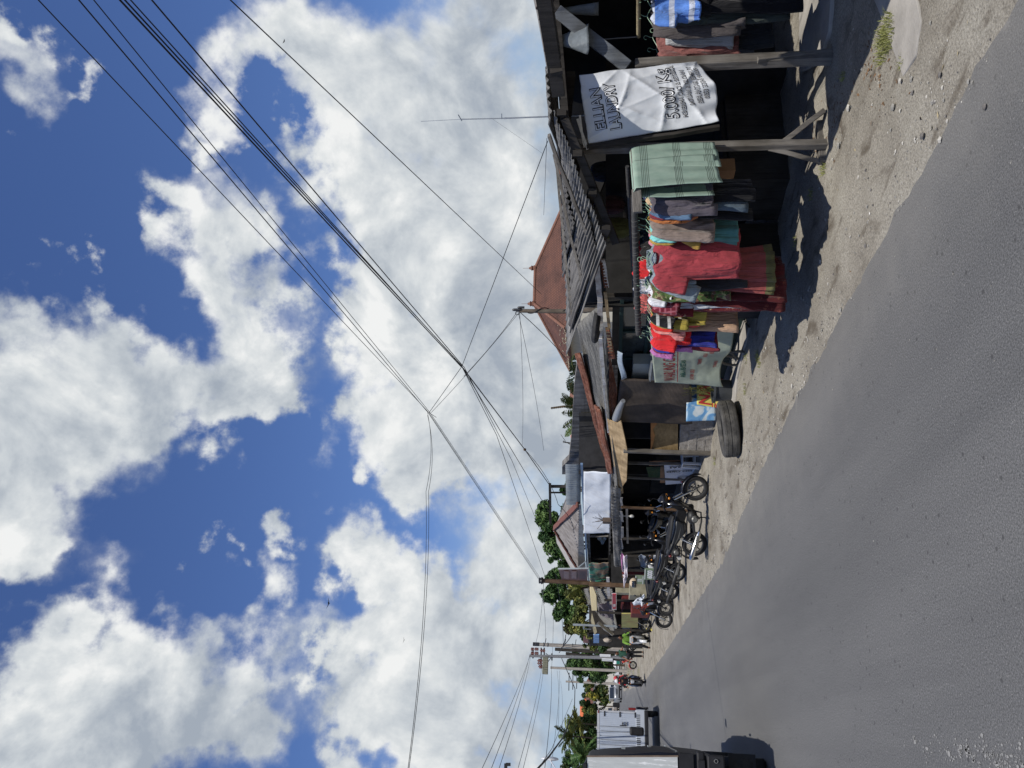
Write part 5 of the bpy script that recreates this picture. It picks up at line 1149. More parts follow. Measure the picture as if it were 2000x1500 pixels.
        P('swingarm', BLACKM, lambda mb: mb.beam((-.30, -.09, .30), (-.62, -.085, R), .03, .05))
    # seat
    def seat(mb):
        st = [(.04, .745, .085, .035), (-.05, .775, .115, .05), (-.22, .785, .125, .055), (-.38, .81, .12, .055), (-.55, .835, .11, .05), (-.70, .85, .085, .035)]
        n = 14
        mb.add([V((x, w * cos(a) * abs(cos(a)) ** -.25 if abs(cos(a)) > .01 else 0, z + h * (sin(a) if sin(a) > 0 else .5 * sin(a)))) for x, z, w, h in st for a in [2 * pi * j / n + .01 for j in range(n)]],
               [(i * n + j, i * n + (j + 1) % n, (i + 1) * n + (j + 1) % n, (i + 1) * n + j) for i in range(len(st) - 1) for j in range(n)] + [tuple(range(n))[::-1], tuple((len(st) - 1) * n + j for j in range(n))])
    P('seat', SEATM, seat, smooth=50)
    P('grab_rail', BLACKM, lambda mb: mb.tube([V((-.55, .12, .80)), V((-.80, .11, .88)), V((-.88, 0, .90)), V((-.80, -.11, .88)), V((-.55, -.12, .80))], .011, 8), smooth=50)
    P('tail_lamp', REDL, lambda mb: mb.ell((-.85, 0, .80), (.045, .085, .04), 14, 8), smooth=60)
    def rf(mb): mb.grid(lambda u, v: V((-.62, 0, R)) + V((-(R + .05) * cos(lerp(-.25, 1.5, u)), .07 * (2 * v - 1), (R + .05) * sin(lerp(-.25, 1.5, u)) + .06 * u)), 14, 4)
    P('rear_fender', BPL, rf, solid=.008, smooth=60)
    if plate: P('number_plate', pm('white plate', (.55, .55, .53), .5, .1), lambda mb: mb.box((-.925, 0, .60), (.006, .17, .075), Euler((0, radians(-18), 0))))
    for s in (-1, 1): P('shock', CHROME if not sc else ENGD, lambda mb: [mb.tube([V((-.60, s * .11, .31)), V((-.44, s * .11, .62))], .014, 8)] + [mb.torus(.024, .006, 12, 5, Matrix.Translation(V((-.60, s * .11, .31)).lerp(V((-.44, s * .11, .62)), .25 + .09 * k)) @ RY(.48)) for k in range(7)], smooth=50)
    P('exhaust', ENGD, lambda mb: mb.tube([V((.14, -.05, .30)), V((.12, -.10, .18)), V((-.05, -.13, .17)), V((-.30, -.14, .22))], .019, 10), smooth=50)
    P('muffler', CHROME if chrome else ENGD, lambda mb: mb.tube([V((-.28, -.15, .215)), V((-.34, -.15, .23)), V((-.78, -.165, .36)), V((-.86, -.167, .385)), V((-.90, -.168, .40))], [.025, .05, .058, .05, .022], 14), smooth=50)
    P('heat_shield', ENG, lambda mb: mb.beam((-.36, -.205, .25), (-.62, -.215, .325), .012, .06), bevel=.005)
    for s in (-1, 1): P('foot_peg', BPL, lambda mb: mb.tube([V((.04, s * .10, .25)), V((.04, s * .26, .25))], .017, 8))
    P('stand', BLACKM, lambda mb: mb.tube([V((-.06, .09, .26)), V((-.10, .20, .005)), V((-.13, .22, -.02))], .012, 8))
    t.scale = (scale,) * 3
    return t

def head_to(a, b): return atan2(b[1] - a[1], b[0] - a[0])
def park(label, f, r, paint, **k):
    f, r = V(f), V(r); return bike(label, ((f.x + r.x) / 2, (f.y + r.y) / 2, gz((f.x + r.x) / 2, (f.y + r.y) / 2) + .005), head_to(r, f), paint, **k)
WHP = pm('white body paint', (.62, .63, .64), .25, .06, 6, spec=.5, coat=.3)
REDP = pm('orange red body paint', (.50, .06, .03), .25, .1, 6, spec=.5, coat=.3)
GREYP = pm('dark grey body paint', (.022, .024, .027), .35, .3, 6, spec=.4)
park('black motorcycle with chrome muffler parked broadside before the repair stall', gd(1388, 945), gd(1385, 1070), BGL, panel=GREYP, chrome=True)
o1 = gd(1343, 1117); park('black motorcycle with drum rear wheel parked behind the chrome muffler one', o1 + V((1.05, -.66, 0)), o1, BGL, panel=BGL, rimmat=ENG)
park('black scooter with white and red side panel', gd(1318, 1188), gd(1318, 1188) + V((1.15, -.46, 0)), BGL, kind='scooter', panel=WHP, lean=-7, chrome=True)
park('black motorcycle standing just beyond the white panelled scooter', gd(1316, 1208), gd(1316, 1208) + V((1.15, -.2, 0)), BPL, lean=-8, plate=False)
park('black and white motorcycle before the yellow snack poster', gd(1274, 1222), gd(1274, 1222) + V((1.12, -.5, 0)), BGL, panel=WHP, lean=-8, chrome=True)
park('black motorcycle with orange red front near the concrete pole', gd(1245, 1299), gd(1245, 1299) + V((1.2, -.25, 0)), REDP, panel=BGL, lean=-8)
park('dark motorcycle in the shade of the repair stall', gd(1340, 1068) + V((1.3, .3, 0)), gd(1340, 1068) + V((1.0, 1.4, 0)), BGL, lean=8)
b_ = gd(1272, 1252); park('white fronted scooter stopped under the man in the green jacket', b_, b_ + V((.25, 1.2, 0)), WHP, kind='scooter', panel=BGL, lean=0)
b_ = gd(1262, 1332); park('black and white scooter ridden down the road towards the viewer', b_, b_ + V((.03, 1.24, 0)), BPL, kind='scooter', panel=WHP, lean=0, group='motorcycles on the road')

o2 = gd(1330, 1150); park('black motorcycle half hidden between the drum wheel one and the scooter', o2 + V((1.0, -.5, 0)), o2 + V((-.05, .25, 0)), BGL, panel=GREYP)
# ---------------------------------------------------------------- people
SKIN = pm('brown skin', (.24, .12, .07), .6, .12, 10)
HAIR = pm('black hair', (.012, .010, .010), .6, .3, 20)
def skel(name, mat, chains, parent, sub=2):
    """one continuous skinned surface grown round joined bones; chains share their joints"""
    vs = []; rs = []; ed = []; idx = {}
    def vid(p, r):
        k = tuple(round(c, 4) for c in p)
        if k not in idx: idx[k] = len(vs); vs.append(V(p)); rs.append(r)
        return idx[k]
    for ch_ in chains:
        prev = None
        for p, r in ch_:
            i = vid(p, r)
            if prev is not None and prev != i: ed.append((prev, i))
            prev = i
    me = bpy.data.meshes.new(name); me.from_pydata(vs, ed, []); o = bpy.data.objects.new(name, me); COL.objects.link(o); o.parent = parent
    me.materials.append(mat); o.modifiers.new('skin', 'SKIN'); 
    if not me.skin_vertices: bm = bmesh.new(); bm.from_mesh(me); bm.verts.layers.skin.verify(); bm.to_mesh(me); bm.free()
    for i, r in enumerate(rs):
        sv = me.skin_vertices[0].data[i]; sv.radius = (r, r) if not hasattr(r, '__len__') else r; sv.use_root = i == 0
    o.modifiers['skin'].use_smooth_shade = True
    s = o.modifiers.new('ss', 'SUBSURF'); s.levels = sub; s.render_levels = sub
    return o

def person(label, loc, rot, J, shirtm, pantsm, hair='hair', helmet=None, bare_arms=False, group=None, shoes=True, sleeve=1.):
    """J: joints in local coordinates, x = left/right, -y = the way the figure faces"""
    t = thing('person', label, 'person', loc, rot, group, world=False)
    hip, chest, neck, head = (V(J[k]) for k in ('hip', 'chest', 'neck', 'head'))
    def limb(a, b, c, ra, rb, rc): a, b, c = V(a), V(b), V(c); return [(a, ra), (a.lerp(b, .5), lerp(ra, rb, .4)), (b, rb), (b.lerp(c, .45), rb * .98), (c, rc)]
    hands = []; body = [[(hip, (.15, .11)), (hip.lerp(chest, .5), (.135, .10)), (chest, (.15, .105)), (neck - V((0, 0, .03)), .055), (neck + V((0, 0, .04)), .052)]]
    arms = []; legs = []
    for s, k in ((1, 'l'), (-1, 'r')):
        sh = chest + V((s * .165, 0, .10)) if 'sh' + k not in J else V(J['sh' + k])
        arms.append([(chest, (.15, .105)), (sh, .062)] + limb(sh, J['el' + k], J['ha' + k], .055, .043, .03)[1:])
        hp = hip + V((s * .095, 0, -.03)); ft = V(J['fo' + k])
        legs.append([(hip, (.15, .11)), (hp, .085)] + limb(hp, J['kn' + k], ft, .085, .058, .042)[1:])
        tow = V(J.get('to' + k, tuple(ft + V((0, -.14, -.05)))))
        legs[-1].append((ft + V((0, 0, -.045)), .042)); legs[-1].append((tow, .033))
        hd = V(J['ha' + k]); d = (hd - V(J['el' + k])).normalized(); sd = d.cross(V((0, 0, 1))).normalized() if abs(d.z) < .95 else V((1, 0, 0)); arms[-1].append((hd + d * .05, .03))
        for q in range(4):
            b0 = hd + d * .075 + sd * (q - 1.5) * .019; L_ = (.062, .072, .068, .052)[q]
            arms.append([(hd + d * .05, .03), (b0, .0095), (b0 + d * L_ * .5 - V((0, 0, .008)), .0085), (b0 + d * L_ * .8 - V((0, 0, .028)), .007)])
        b0 = hd + d * .03 + sd * .035 * s; arms.append([(hd + d * .05, .03), (b0 + d * .02, .011), (b0 + d * .05 + V((0, 0, -.012)), .009)])
    bd = skel('body', SKIN, body + [c_ for c_ in arms] + legs, t, 2)
    # head: skull, jaw, nose, ears, eyes
    d = V(J.get('face', (0, -1, 0))).normalized(); M = d.to_track_quat('-Y', 'Z').to_matrix().to_4x4()
    def hd(mb):
        mb.grid(lambda u, v: head + M @ V((.074 * sin(pi * v) ** .8 * cos(2 * pi * u) * (1 - .22 * max(0, v - .55)), (.092 * sin(pi * v) ** .8 * sin(2 * pi * u)) * (1 - .1 * max(0, v - .6)), .115 * cos(pi * v) - .01)), 20, 16)
        mb.add([head + M @ V(p) for p in ((0, -.088, .025), (.017, -.09, -.022), (-.017, -.09, -.022), (0, -.118, -.02), (0, -.095, -.032))], [(0, 1, 3), (0, 3, 2), (1, 4, 3), (4, 2, 3)])
        for s in (-1, 1): mb.ell(head + M @ V((s * .076, .005, 0)), (.012, .022, .032), 8, 6, M.to_3x3().to_4x4())
        mb.tube([neck + V((0, 0, .02)), head + V((0, 0, -.06))], [.052, .05], 10)
    part(t, 'head', SKIN, hd, smooth=70)
    part(t, 'eyes', pm('dark eyes', (.02, .015, .012), .3), lambda mb: [mb.ell(head + M @ V((s * .03, -.083, .018)), (.012, .008, .006), 8, 5, M.to_3x3().to_4x4()) for s in (-1, 1)])
    part(t, 'mouth', pm('lips', (.16, .06, .05), .6), lambda mb: mb.ell(head + M @ V((0, -.085, -.058)), (.024, .008, .007), 10, 5, M.to_3x3().to_4x4()))
    if helmet:
        part(t, 'helmet', helmet, lambda mb: mb.grid(lambda u, v: head + M @ V((0, .012, .02)) + M @ V((.128 * sin(1.9 * v) * cos(2 * pi * u), .15 * sin(1.9 * v) * sin(2 * pi * u) , .135 * cos(1.9 * v) - (.05 * v if sin(2 * pi * u) > -.5 else 0))), 24, 10), smooth=70, solid=.012)
    elif hair:
        part(t, 'hair', HAIR, lambda mb: mb.grid(lambda u, v: head + M @ V((0, .012, .008)) + M @ V((.083 * sin(1.6 * v) * cos(2 * pi * u), .098 * sin(1.6 * v) * sin(2 * pi * u), .122 * cos(1.6 * v) - .06 * v * max(0, sin(2 * pi * u)))), 20, 8), smooth=70)
    g = lambda c_: [(p, (r[0] * 1.10 + .006, r[1] * 1.12 + .006) if hasattr(r, '__len__') else r * 1.18 + .008) for p, r in c_]
    cl = [g(body[0][:4])]
    for a in arms:
        if len(a) > 5: n = 6 if not bare_arms else 3; cl.append(g(a[:n]))
    skel('jacket' if not bare_arms else 'shirt', shirtm, cl, t, 2)
    skel('trousers', pantsm, [g(l[:6]) for l in legs], t, 2)
    if shoes: part(t, 'shoes', BPL, lambda mb: [mb.ell((V(J['fo' + k]) + V(J.get('to' + k, tuple(V(J['fo' + k]) + V((0, -.14, -.05)))))) / 2 + V((0, -.01, -.035)), (.05, .13, .045), 12, 8) for k in 'lr'], smooth=60)
    return t
JK = pm('black jacket cloth', (.012, .012, .014), .85, .3, 9); JEAN = c('rider jeans', (.06, .09, .16), .3)
p0 = V((*(gd(1262, 1332) + V((.02, .68, 0))).xy, .005))
person('rider in black jacket and white helmet on the oncoming scooter', tuple(p0), 0, dict(hip=(0, .12, .86), chest=(0, .02, 1.24), neck=(0, -.01, 1.42), head=(0, -.04, 1.55), ell=(.30, -.14, 1.08), hal=(.32, -.30, 1.0), elr=(-.30, -.14, 1.08), har=(-.32, -.30, 1.0), knl=(.20, -.28, .66), fol=(.20, -.08, .36), knr=(-.20, -.28, .66), **{'for': (-.20, -.08, .36)}), JK, JEAN, helmet=pm('white helmet', (.62, .62, .62), .2, .05, coat=.4))
person('pillion passenger in red top behind the black jacketed rider', tuple(p0 + V((.06, .42, 0))), 0, dict(hip=(0, .10, .94), chest=(.02, .06, 1.30), neck=(.04, .04, 1.47), head=(.10, .0, 1.60), ell=(.26, -.06, 1.14), hal=(.16, -.25, 1.04), elr=(-.24, -.06, 1.14), har=(-.14, -.25, 1.04), knl=(.24, -.22, .74), fol=(.22, -.02, .42), knr=(-.24, -.22, .74), **{'for': (-.22, -.02, .42)}), c('red knit', (.48, .03, .04)), JEAN, helmet=pm('red helmet', (.50, .03, .04), .25, .1, coat=.3))
p1 = V((*(gd(1272, 1252) + V((.13, .62, 0))).xy, .01))
person('man in bright green jacket astride a stopped scooter', tuple(p1), 0, dict(hip=(0, .12, .86), chest=(.0, .05, 1.20), neck=(0, .02, 1.38), head=(.02, -.03, 1.50), ell=(.28, -.16, 1.04), hal=(.30, -.36, 1.0), elr=(-.28, -.16, 1.04), har=(-.30, -.36, 1.0), knl=(.26, -.2, .60), fol=(.36, -.12, .09), knr=(-.26, -.16, .58), **{'for': (-.40, -.1, .09)}), c('lime green jacket', (.15, .28, .045), .2), JK)
p2 = V((4.72, 40.2, .02))
person('man in grey shirt beside the green jacketed man', tuple(p2), .5, dict(hip=(0, .10, .82), chest=(0, .04, 1.18), neck=(0, .02, 1.36), head=(0, -.02, 1.48), ell=(.26, -.10, 1.00), hal=(.14, -.30, .95), elr=(-.27, -.06, .98), har=(-.20, -.28, .92), knl=(.16, -.30, .55), fol=(.18, -.22, .09), knr=(-.14, -.32, .55), **{'for': (-.16, -.26, .09)}), c('light grey shirt', (.28, .29, .30)), JK, bare_arms=True)
p3 = V((*(gd(1264, 1276) + V((.25, 3.5, 0))).xy, .01))
person('man in dark green shirt reaching out an arm by the black motorcycle', tuple(p3), -.6, dict(hip=(0, 0, .92), chest=(0, -.02, 1.28), neck=(0, -.03, 1.46), head=(0, -.06, 1.58), ell=(.34, -.12, 1.22), hal=(.52, -.30, 1.24), elr=(-.27, -.04, 1.10), har=(-.30, -.20, .92), knl=(.11, -.02, .50), fol=(.12, .02, .09), knr=(-.11, -.04, .50), **{'for': (-.13, 0, .09)}), c('dark green shirt', (.03, .09, .06)), JK, bare_arms=True)
# ================================================================ buildings behind the stalls
m, nt3, b3 = nt_new('stained rendered wall'); vec = coords(nt3, (1, 1, 1)); vecY = coords(nt3, (1, 1, 1), rot=(0, 0, 0))
n_ = node(nt3, 'ShaderNodeTexNoise', ins={'Scale': 1.6, 'Detail': 8, 'Roughness': .7}); nt3.links.new(vec, n_.inputs['Vector'])
r_ = ramp(nt3, [(.3, (.10, .095, .085)), (.55, (.20, .19, .175)), (.75, (.28, .27, .25))]); nt3.links.new(n_.outputs[0], r_.inputs[0])
n2_ = node(nt3, 'ShaderNodeTexNoise', ins={'Scale': 2.2, 'Detail': 6}); nt3.links.new(coords(nt3, (1, 2.5, .5)), n2_.inputs['Vector'])
r2_ = ramp(nt3, [(.45, 1.), (.62, .5)]); nt3.links.new(n2_.outputs[0], r2_.inputs[0])
sp = node(nt3, 'ShaderNodeSeparateXYZ'); nt3.links.new(vec, sp.inputs[0]); cb = node(nt3, 'ShaderNodeCombineXYZ'); nt3.links.new(sp.outputs[1], cb.inputs[0]); nt3.links.new(sp.outputs[2], cb.inputs[1])
bk = node(nt3, 'ShaderNodeTexBrick', ins={'Scale': 2.4, 'Mortar Size': .03, 'Color1': (.8, .8, .8, 1), 'Color2': (1, 1, 1, 1), 'Mortar': (.25, .25, .25, 1)}); nt3.links.new(cb.outputs[0], bk.inputs['Vector'])
zr = node(nt3, 'ShaderNodeMapRange', ins={1: 2.95, 2: 2.65, 3: 0., 4: 1.}); nt3.links.new(sp.outputs[2], zr.inputs[0])
bmx = mixc(nt3, zr.outputs[0], (1, 1, 1), bk.outputs[0]); nt3.links.new(mixc(nt3, 1., mixc(nt3, 1., r_.outputs[0], r2_.outputs[0], 'MULTIPLY'), bmx, 'MULTIPLY'), b3.inputs['Base Color']); b3.inputs['Roughness'].default_value = .95
bb = node(nt3, 'ShaderNodeBump', ins={'Strength': .5, 'Distance': .03}); nt3.links.new(n_.outputs[0], bb.inputs['Height']); nt3.links.new(bb.outputs[0], b3.inputs['Normal'])
WALLM = m
X = 8.8
one('boundary_wall', 'tall stained grey rendered wall rising behind the rusty roof', 'wall', lambda mb: poly(mb, [ax(1128, 700, X), ax(1122, 745, X), ax(1116, 850, X), ax(1111, 893, X), ax(1098, 906, X), ax(1098, 921, X), ax(1190, 921, X) * 1.0, V((X, ax(1190, 921, X).y, -.2)), V((X, ax(1128, 700, X).y, -.2))][::-1], .22), WALLM)
# shop house with white sheet, blue beam and corrugated hip roof
sh = thing('shop_house', 'low shop house with corrugated hip roof, blue beam and white tarpaulin front', 'house', (6.7, 26, 0))
XW = 6.9
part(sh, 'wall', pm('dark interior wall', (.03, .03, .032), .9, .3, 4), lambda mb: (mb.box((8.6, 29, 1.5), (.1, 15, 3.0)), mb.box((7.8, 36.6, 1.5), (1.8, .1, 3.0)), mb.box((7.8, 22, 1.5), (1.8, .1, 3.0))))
part(sh, 'tarpaulin', pm('white tarpaulin', (.60, .63, .66), .6, .06, 2, bump=.15, bscale=5, dirt=(.42, .40, .36), dirt_amt=.5, dscale=1.2), lambda mb: mb.grid(lambda u, v: ax(1140, 921, XW - .12).lerp(ax(1140, 1042, XW - .12), u).lerp(ax(1193, 921, XW - .5).lerp(ax(1192, 1042, XW - .5), u), v) + V((-.05 * fbm(u * 5, v * 2, 1, 3) - .03 * sin(16 * u) * (1 - v), 0, 0)), 50, 16), smooth=70, solid=.006)
part(sh, 'beam', pm('pale blue beam', (.16, .24, .36), .6, .25, 5, dirt=(.2, .2, .18), dirt_amt=.5), lambda mb: mb.beam(ax(1136, 906, XW - .05), ax(1147, 1110, XW - .05), .06, .07))
part(sh, 'lintel', WGREYY, lambda mb: mb.beam(ax(1142, 920, XW - .02), ax(1152, 1108, XW - .02), .05, .13))
part(sh, 'gutter_board', pm('streaked grey board', (.26, .27, .27), .8, .3, 3, dirt=(.12, .11, .10), dirt_amt=.6), lambda mb: poly(mb, [ax(1131, 985, XW), ax(1129, 1108, XW), ax(1144, 1108, XW), ax(1135, 985, XW)], .03))
part(sh, 'zinc_wall', ZINC, lambda mb: corr(mb, ax(1135, 907, XW + .1), ax(1134, 986, XW + .1), ax(1106, 986, XW + .1), ax(1104, 907, XW + .1), 22, .015, 3), solid=.006, smooth=50)
APX = ax(1084, 1032, 8.3); L0, R0 = ax(1131, 1112, XW), ax(1131, 985, XW)
m, nt3, b3 = nt_new('old brown corrugated sheets'); vec = coords(nt3, (1, 1, 1)); n_ = node(nt3, 'ShaderNodeTexNoise', ins={'Scale': 2.5, 'Detail': 6}); nt3.links.new(vec, n_.inputs['Vector'])
r_ = ramp(nt3, [(.3, (.12, .105, .095)), (.7, (.27, .25, .235))]); nt3.links.new(n_.outputs[0], r_.inputs[0]); nt3.links.new(r_.outputs[0], b3.inputs['Base Color']); b3.inputs['Roughness'].default_value = .85
def f(mb):
    n = 30; nrm = (L0 - R0).cross(APX - R0).normalized(); nrm = nrm if nrm.z > 0 else -nrm
    def fn(u, v):
        ta = (APX - R0).dot(L0 - R0) / (L0 - R0).length_squared
        top = (u / ta if u < ta else (1 - u) / (1 - ta)) * v
        foot = R0.lerp(L0, u); return foot + (APX - R0.lerp(L0, ta)) * top + nrm * .03 * sin(2 * pi * n * u)
    mb.grid(fn, n * 6, 10)
part(sh, 'roof', m, f, solid=.01, smooth=50)
BK0, BK1 = V((9.5, R0.y + 3.0, R0.z + .1)), V((9.5, L0.y - .6, L0.z + .1))
part(sh, 'roof_back', m, lambda mb: mb.add([APX, BK0, R0, BK1, L0], [(0, 1, 2), (0, 4, 3), (0, 3, 1)]), solid=.02)
part(sh, 'ridge_cap', pm('oxide red ridge cap', (.17, .07, .055), .8, .3, 6), lambda mb: (mb.beam(R0 + V((0, 0, .05)), APX + V((0, 0, .07)), .22, .05, seg=8, wob=.012), mb.beam(APX + V((0, 0, .07)), L0 + V((0, 0, .05)), .22, .05, seg=9, wob=.012)))
part(sh, 'gable_board', pm('pale grey fascia', (.36, .34, .31), .8, .2, 3), lambda mb: poly(mb, [ax(1085, 1036, 8.5), ax(1088, 1060, 8.5), ax(1118, 1114, 7.4), ax(1128, 1114, 7.2), ax(1112, 1090, 7.5), ax(1095, 1055, 8.3)], .05))
part(sh, 'post', WGREY, lambda mb: mb.beam(ax(1150, 1047, XW), ax(1192, 1047, XW), .07, .07, up=(0, 1, 0)), label='pale post beside the dark opening')
part(sh, 'post', WDARK, lambda mb: mb.beam(ax(1150, 1090, XW), ax(1192, 1092, XW), .07, .07, up=(0, 1, 0)))
one('cloth', 'pale cloth hanging in the dark opening of the shop house', 'cloth', lambda mb: sheetq(mb, [ax(1166, 1050, 7.1), ax(1176, 1064, 7.1), ax(1186, 1052, 7.1), ax(1180, 1046, 7.1)], .06), MATS['pale card'], solid=.01)
one('cardboard_box', 'small brown box with dry twigs on the roof before the white tarpaulin', 'box', lambda mb: (mb.box(ax(1185, 1017, 6.2), (.14, .30, .26)), [mb.tube([ax(1180, 1017, 6.2), ax(1180, 1017, 6.2) + V((random.uniform(-.2, .2), random.uniform(-.5, .5), random.uniform(.1, .4)))], .008, 4) for _ in range(10)]), pm('weathered card', (.12, .09, .07), .9, .3))
# green printed tarpaulin sail, maroon sign board with post
def f(mb):
    X0 = 6.0; a, b, c_, d = ax(1150, 1100, X0), ax(1190, 1098, X0), ax(1188, 1130, X0), ax(1152, 1135, X0); e = ax(1171, 1166, X0)
    mb.k = 0; mb.grid(lambda u, v: a.lerp(b, u).lerp(d.lerp(c_, u), v) + V((.08 * fbm(u * 3, v * 3, 1, 3), 0, 0)), 14, 14)
    mb.grid(lambda u, v: d.lerp(c_, u).lerp(e, v) + V((.08 * fbm(u * 3, 1 + v * 3, 1, 3), 0, 0)), 14, 14)
m, nt3, b3 = nt_new('green printed vinyl'); vec = coords(nt3); n_ = node(nt3, 'ShaderNodeTexNoise', ins={'Scale': 1.1, 'Detail': 4, 'Distortion': 1.}); nt3.links.new(vec, n_.inputs['Vector'])
r_ = ramp(nt3, [(.40, (.02, .16, .09)), (.47, (.05, .15, .10)), (.50, (.20, .16, .10)), (.58, (.26, .15, .08)), (.7, (.16, .17, .12))]); nt3.links.new(n_.outputs[0], r_.inputs[0]); nt3.links.new(r_.outputs[0], b3.inputs['Base Color']); b3.inputs['Roughness'].default_value = .55
one('printed_tarpaulin', 'green printed tarpaulin sail under the maroon sign board', 'tarpaulin', f, m, smooth=70, solid=.008)
msb = thing('sign_board', 'faded maroon street sign board standing above the green tarpaulin', 'sign', tuple(ax(1148, 1123, 6.3)))
part(msb, 'panel', pm('faded maroon paint', (.15, .085, .085), .6, .2, 3), lambda mb: poly(mb, [ax(1091, 1112, 6.3), ax(1148, 1111, 6.3), ax(1147, 1135, 6.3), ax(1098, 1134, 6.3)], .06))
part(msb, 'frame', ZINC, lambda mb: (mb.beam(ax(1090, 1111, 6.28), ax(1150, 1110, 6.28), .06, .06), mb.beam(ax(1148, 1110, 6.28), ax(1150, 1136, 6.28), .06, .06), mb.beam(ax(1130, 1108, 6.3), ax(1145, 1096, 6.5), .04, .04)))
part(msb, 'lettering', pm('faded pink paint', (.22, .15, .15), .6), lambda mb: [mb.beam(ax(1106 + k * 15, 1116, 6.22), ax(1106 + k * 15, 1130, 6.22), .01, .22) for k in (0, 1)])
WP = wood('brown pole timber', (.13, .085, .055))
pst = thing('utility_pole', 'brown wooden utility post beside the maroon sign board', 'pole', tuple(ax(1170, 1141, 6.2)))
part(pst, 'shaft', WP, lambda mb: mb.tube([V((ax(1171, 1141, 6.2).x, ax(1171, 1141, 6.2).y, -.1)), ax(1056, 1134, 6.2)], [.12, .10], 12), smooth=50)
part(pst, 'insulator', BLACKM, lambda mb: mb.lathe([(0, -.12), (.14, -.12), (.17, -.05), (.13, 0), (.14, .08), (0, .1)], 12, Matrix.Translation(ax(1056, 1134, 6.2))), smooth=50)
# tile-roofed house
FL = ay(1105, 641, 44); ez = FL.z; th_ = radians(21); cr_, cf_ = V((cos(YAW), -sin(YAW), 0)), V((sin(YAW), cos(YAW), 0))
dirn = cr_ * cos(th_) + cf_ * sin(th_); sdir = -cr_ * sin(th_) + cf_ * cos(th_)
k_ = (FL - V((0, 0, EYE))).length / 45; FR = FL + dirn * 9.2 * k_; BLc = FL + sdir * 6.6 * k_; BRc = FR + (BLc - FL); mid0, mid1 = (FL + BLc) / 2, (FR + BRc) / 2
W2 = 3.3 * k_; RL_ = mid0 + dirn * W2; RR_ = mid1 - dirn * W2
RL_.z = RR_.z = EYE + ray(1044, 580).z / ray(1044, 580).xy.length * RL_.xy.length
TILE = nt_new('terracotta tiles'); m, nt3, b3 = TILE; vec = coords(nt3)
wv_ = node(nt3, 'ShaderNodeTexWave', bands_direction='Z', ins={'Scale': 2.6, 'Distortion': .5}); nt3.links.new(vec, wv_.inputs['Vector']); wv2_ = node(nt3, 'ShaderNodeTexWave', bands_direction='X', ins={'Scale': 1.6, 'Distortion': .5}); nt3.links.new(vec, wv2_.inputs['Vector'])
n_ = node(nt3, 'ShaderNodeTexNoise', ins={'Scale': .7, 'Detail': 9, 'Roughness': .7}); nt3.links.new(vec, n_.inputs['Vector'])
mm = node(nt3, 'ShaderNodeMath', operation='MULTIPLY'); nt3.links.new(wv_.outputs[0], mm.inputs[0]); nt3.links.new(wv2_.outputs[0], mm.inputs[1])
r_ = ramp(nt3, [(.0, (.085, .036, .025)), (.6, (.165, .072, .047))]); nt3.links.new(mm.outputs[0], r_.inputs[0]); r2_ = ramp(nt3, [(.32, (.5, .5, .5)), (.5, (.95, .95, .95)), (.7, (1.25, 1.2, 1.1))]); nt3.links.new(n_.outputs[0], r2_.inputs[0])
nt3.links.new(mixc(nt3, 1., r_.outputs[0], r2_.outputs[0], 'MULTIPLY'), b3.inputs['Base Color']); b3.inputs['Roughness'].default_value = .85
bb = node(nt3, 'ShaderNodeBump', ins={'Strength': .8, 'Distance': .08}); nt3.links.new(mm.outputs[0], bb.inputs['Height']); nt3.links.new(bb.outputs[0], b3.inputs['Normal'])
hs = thing('tile_roofed_house', 'house with large reddish brown tiled hip roof behind the stalls', 'house', tuple((FL + BRc) / 2 * 1.0))
part(hs, 'roof', m, lambda mb: mb.add([FL, FR, BRc, BLc, RL_, RR_, FL - V((0, 0, .12)), FR - V((0, 0, .12)), BRc - V((0, 0, .12)), BLc - V((0, 0, .12))], [(0, 1, 5, 4), (1, 2, 5), (2, 3, 4, 5), (3, 0, 4), (0, 6, 7, 1), (1, 7, 8, 2), (2, 8, 9, 3), (3, 9, 6, 0), (6, 9, 8, 7)]))
RC = pm('ridge tile', (.185, .09, .062), .8, .25, 8)
part(hs, 'ridge_tiles', RC, lambda mb: [mb.tube([p + V((0, 0, .02)), q + V((0, 0, .04))], .12, 8) for p, q in ((RL_, RR_), (FL, RL_), (BLc, RL_), (FR, RR_))], smooth=50)
for p in (RL_, RR_): part(hs, 'finial', RC, lambda mb: (mb.lathe([(.0, 0), (.2, 0), (.2, .16), (.14, .2), (.2, .3), (.12, .36), (.06, .5), (0, .52)], 10, Matrix.Translation(p)), mb.tube([p + V((0, 0, .5)), p + V((0, 0, .95))], .012, 5)), smooth=40)
part(hs, 'eave_edge', pm('pale mossy edge tiles', (.38, .33, .24), .9, .5, 5), lambda mb: [mb.ell(FL.lerp(BLc, t) + V((0, 0, .04 + random.uniform(0, .06))), (.05, .07, .035), 6, 4) for t in [random.random() for _ in range(60)]] + [mb.ell(FL.lerp(BLc, t).lerp(RL_, s) + V((0, 0, .06)), (.04, .06, .03), 6, 4) for t, s in [(random.random(), random.uniform(0, .25)) for _ in range(40)]])
cen = (FL + BRc) / 2
part(hs, 'wall', pm('pale plaster wall', (.42, .40, .34), .9, .1, 3), lambda mb: poly(mb, [(cen + (p - cen) * .86).xy.to_3d() + V((0, 0, -.2)) for p in (FL, FR, BRc, BLc)], .01) and [poly(mb, [cen + (p - cen) * .86, cen + (q - cen) * .86, ((cen + (q - cen) * .86).xy).to_3d(), ((cen + (p - cen) * .86).xy).to_3d()], .1) for p, q in ((FL, FR), (BLc, FL), (FR, BRc), (BRc, BLc))])
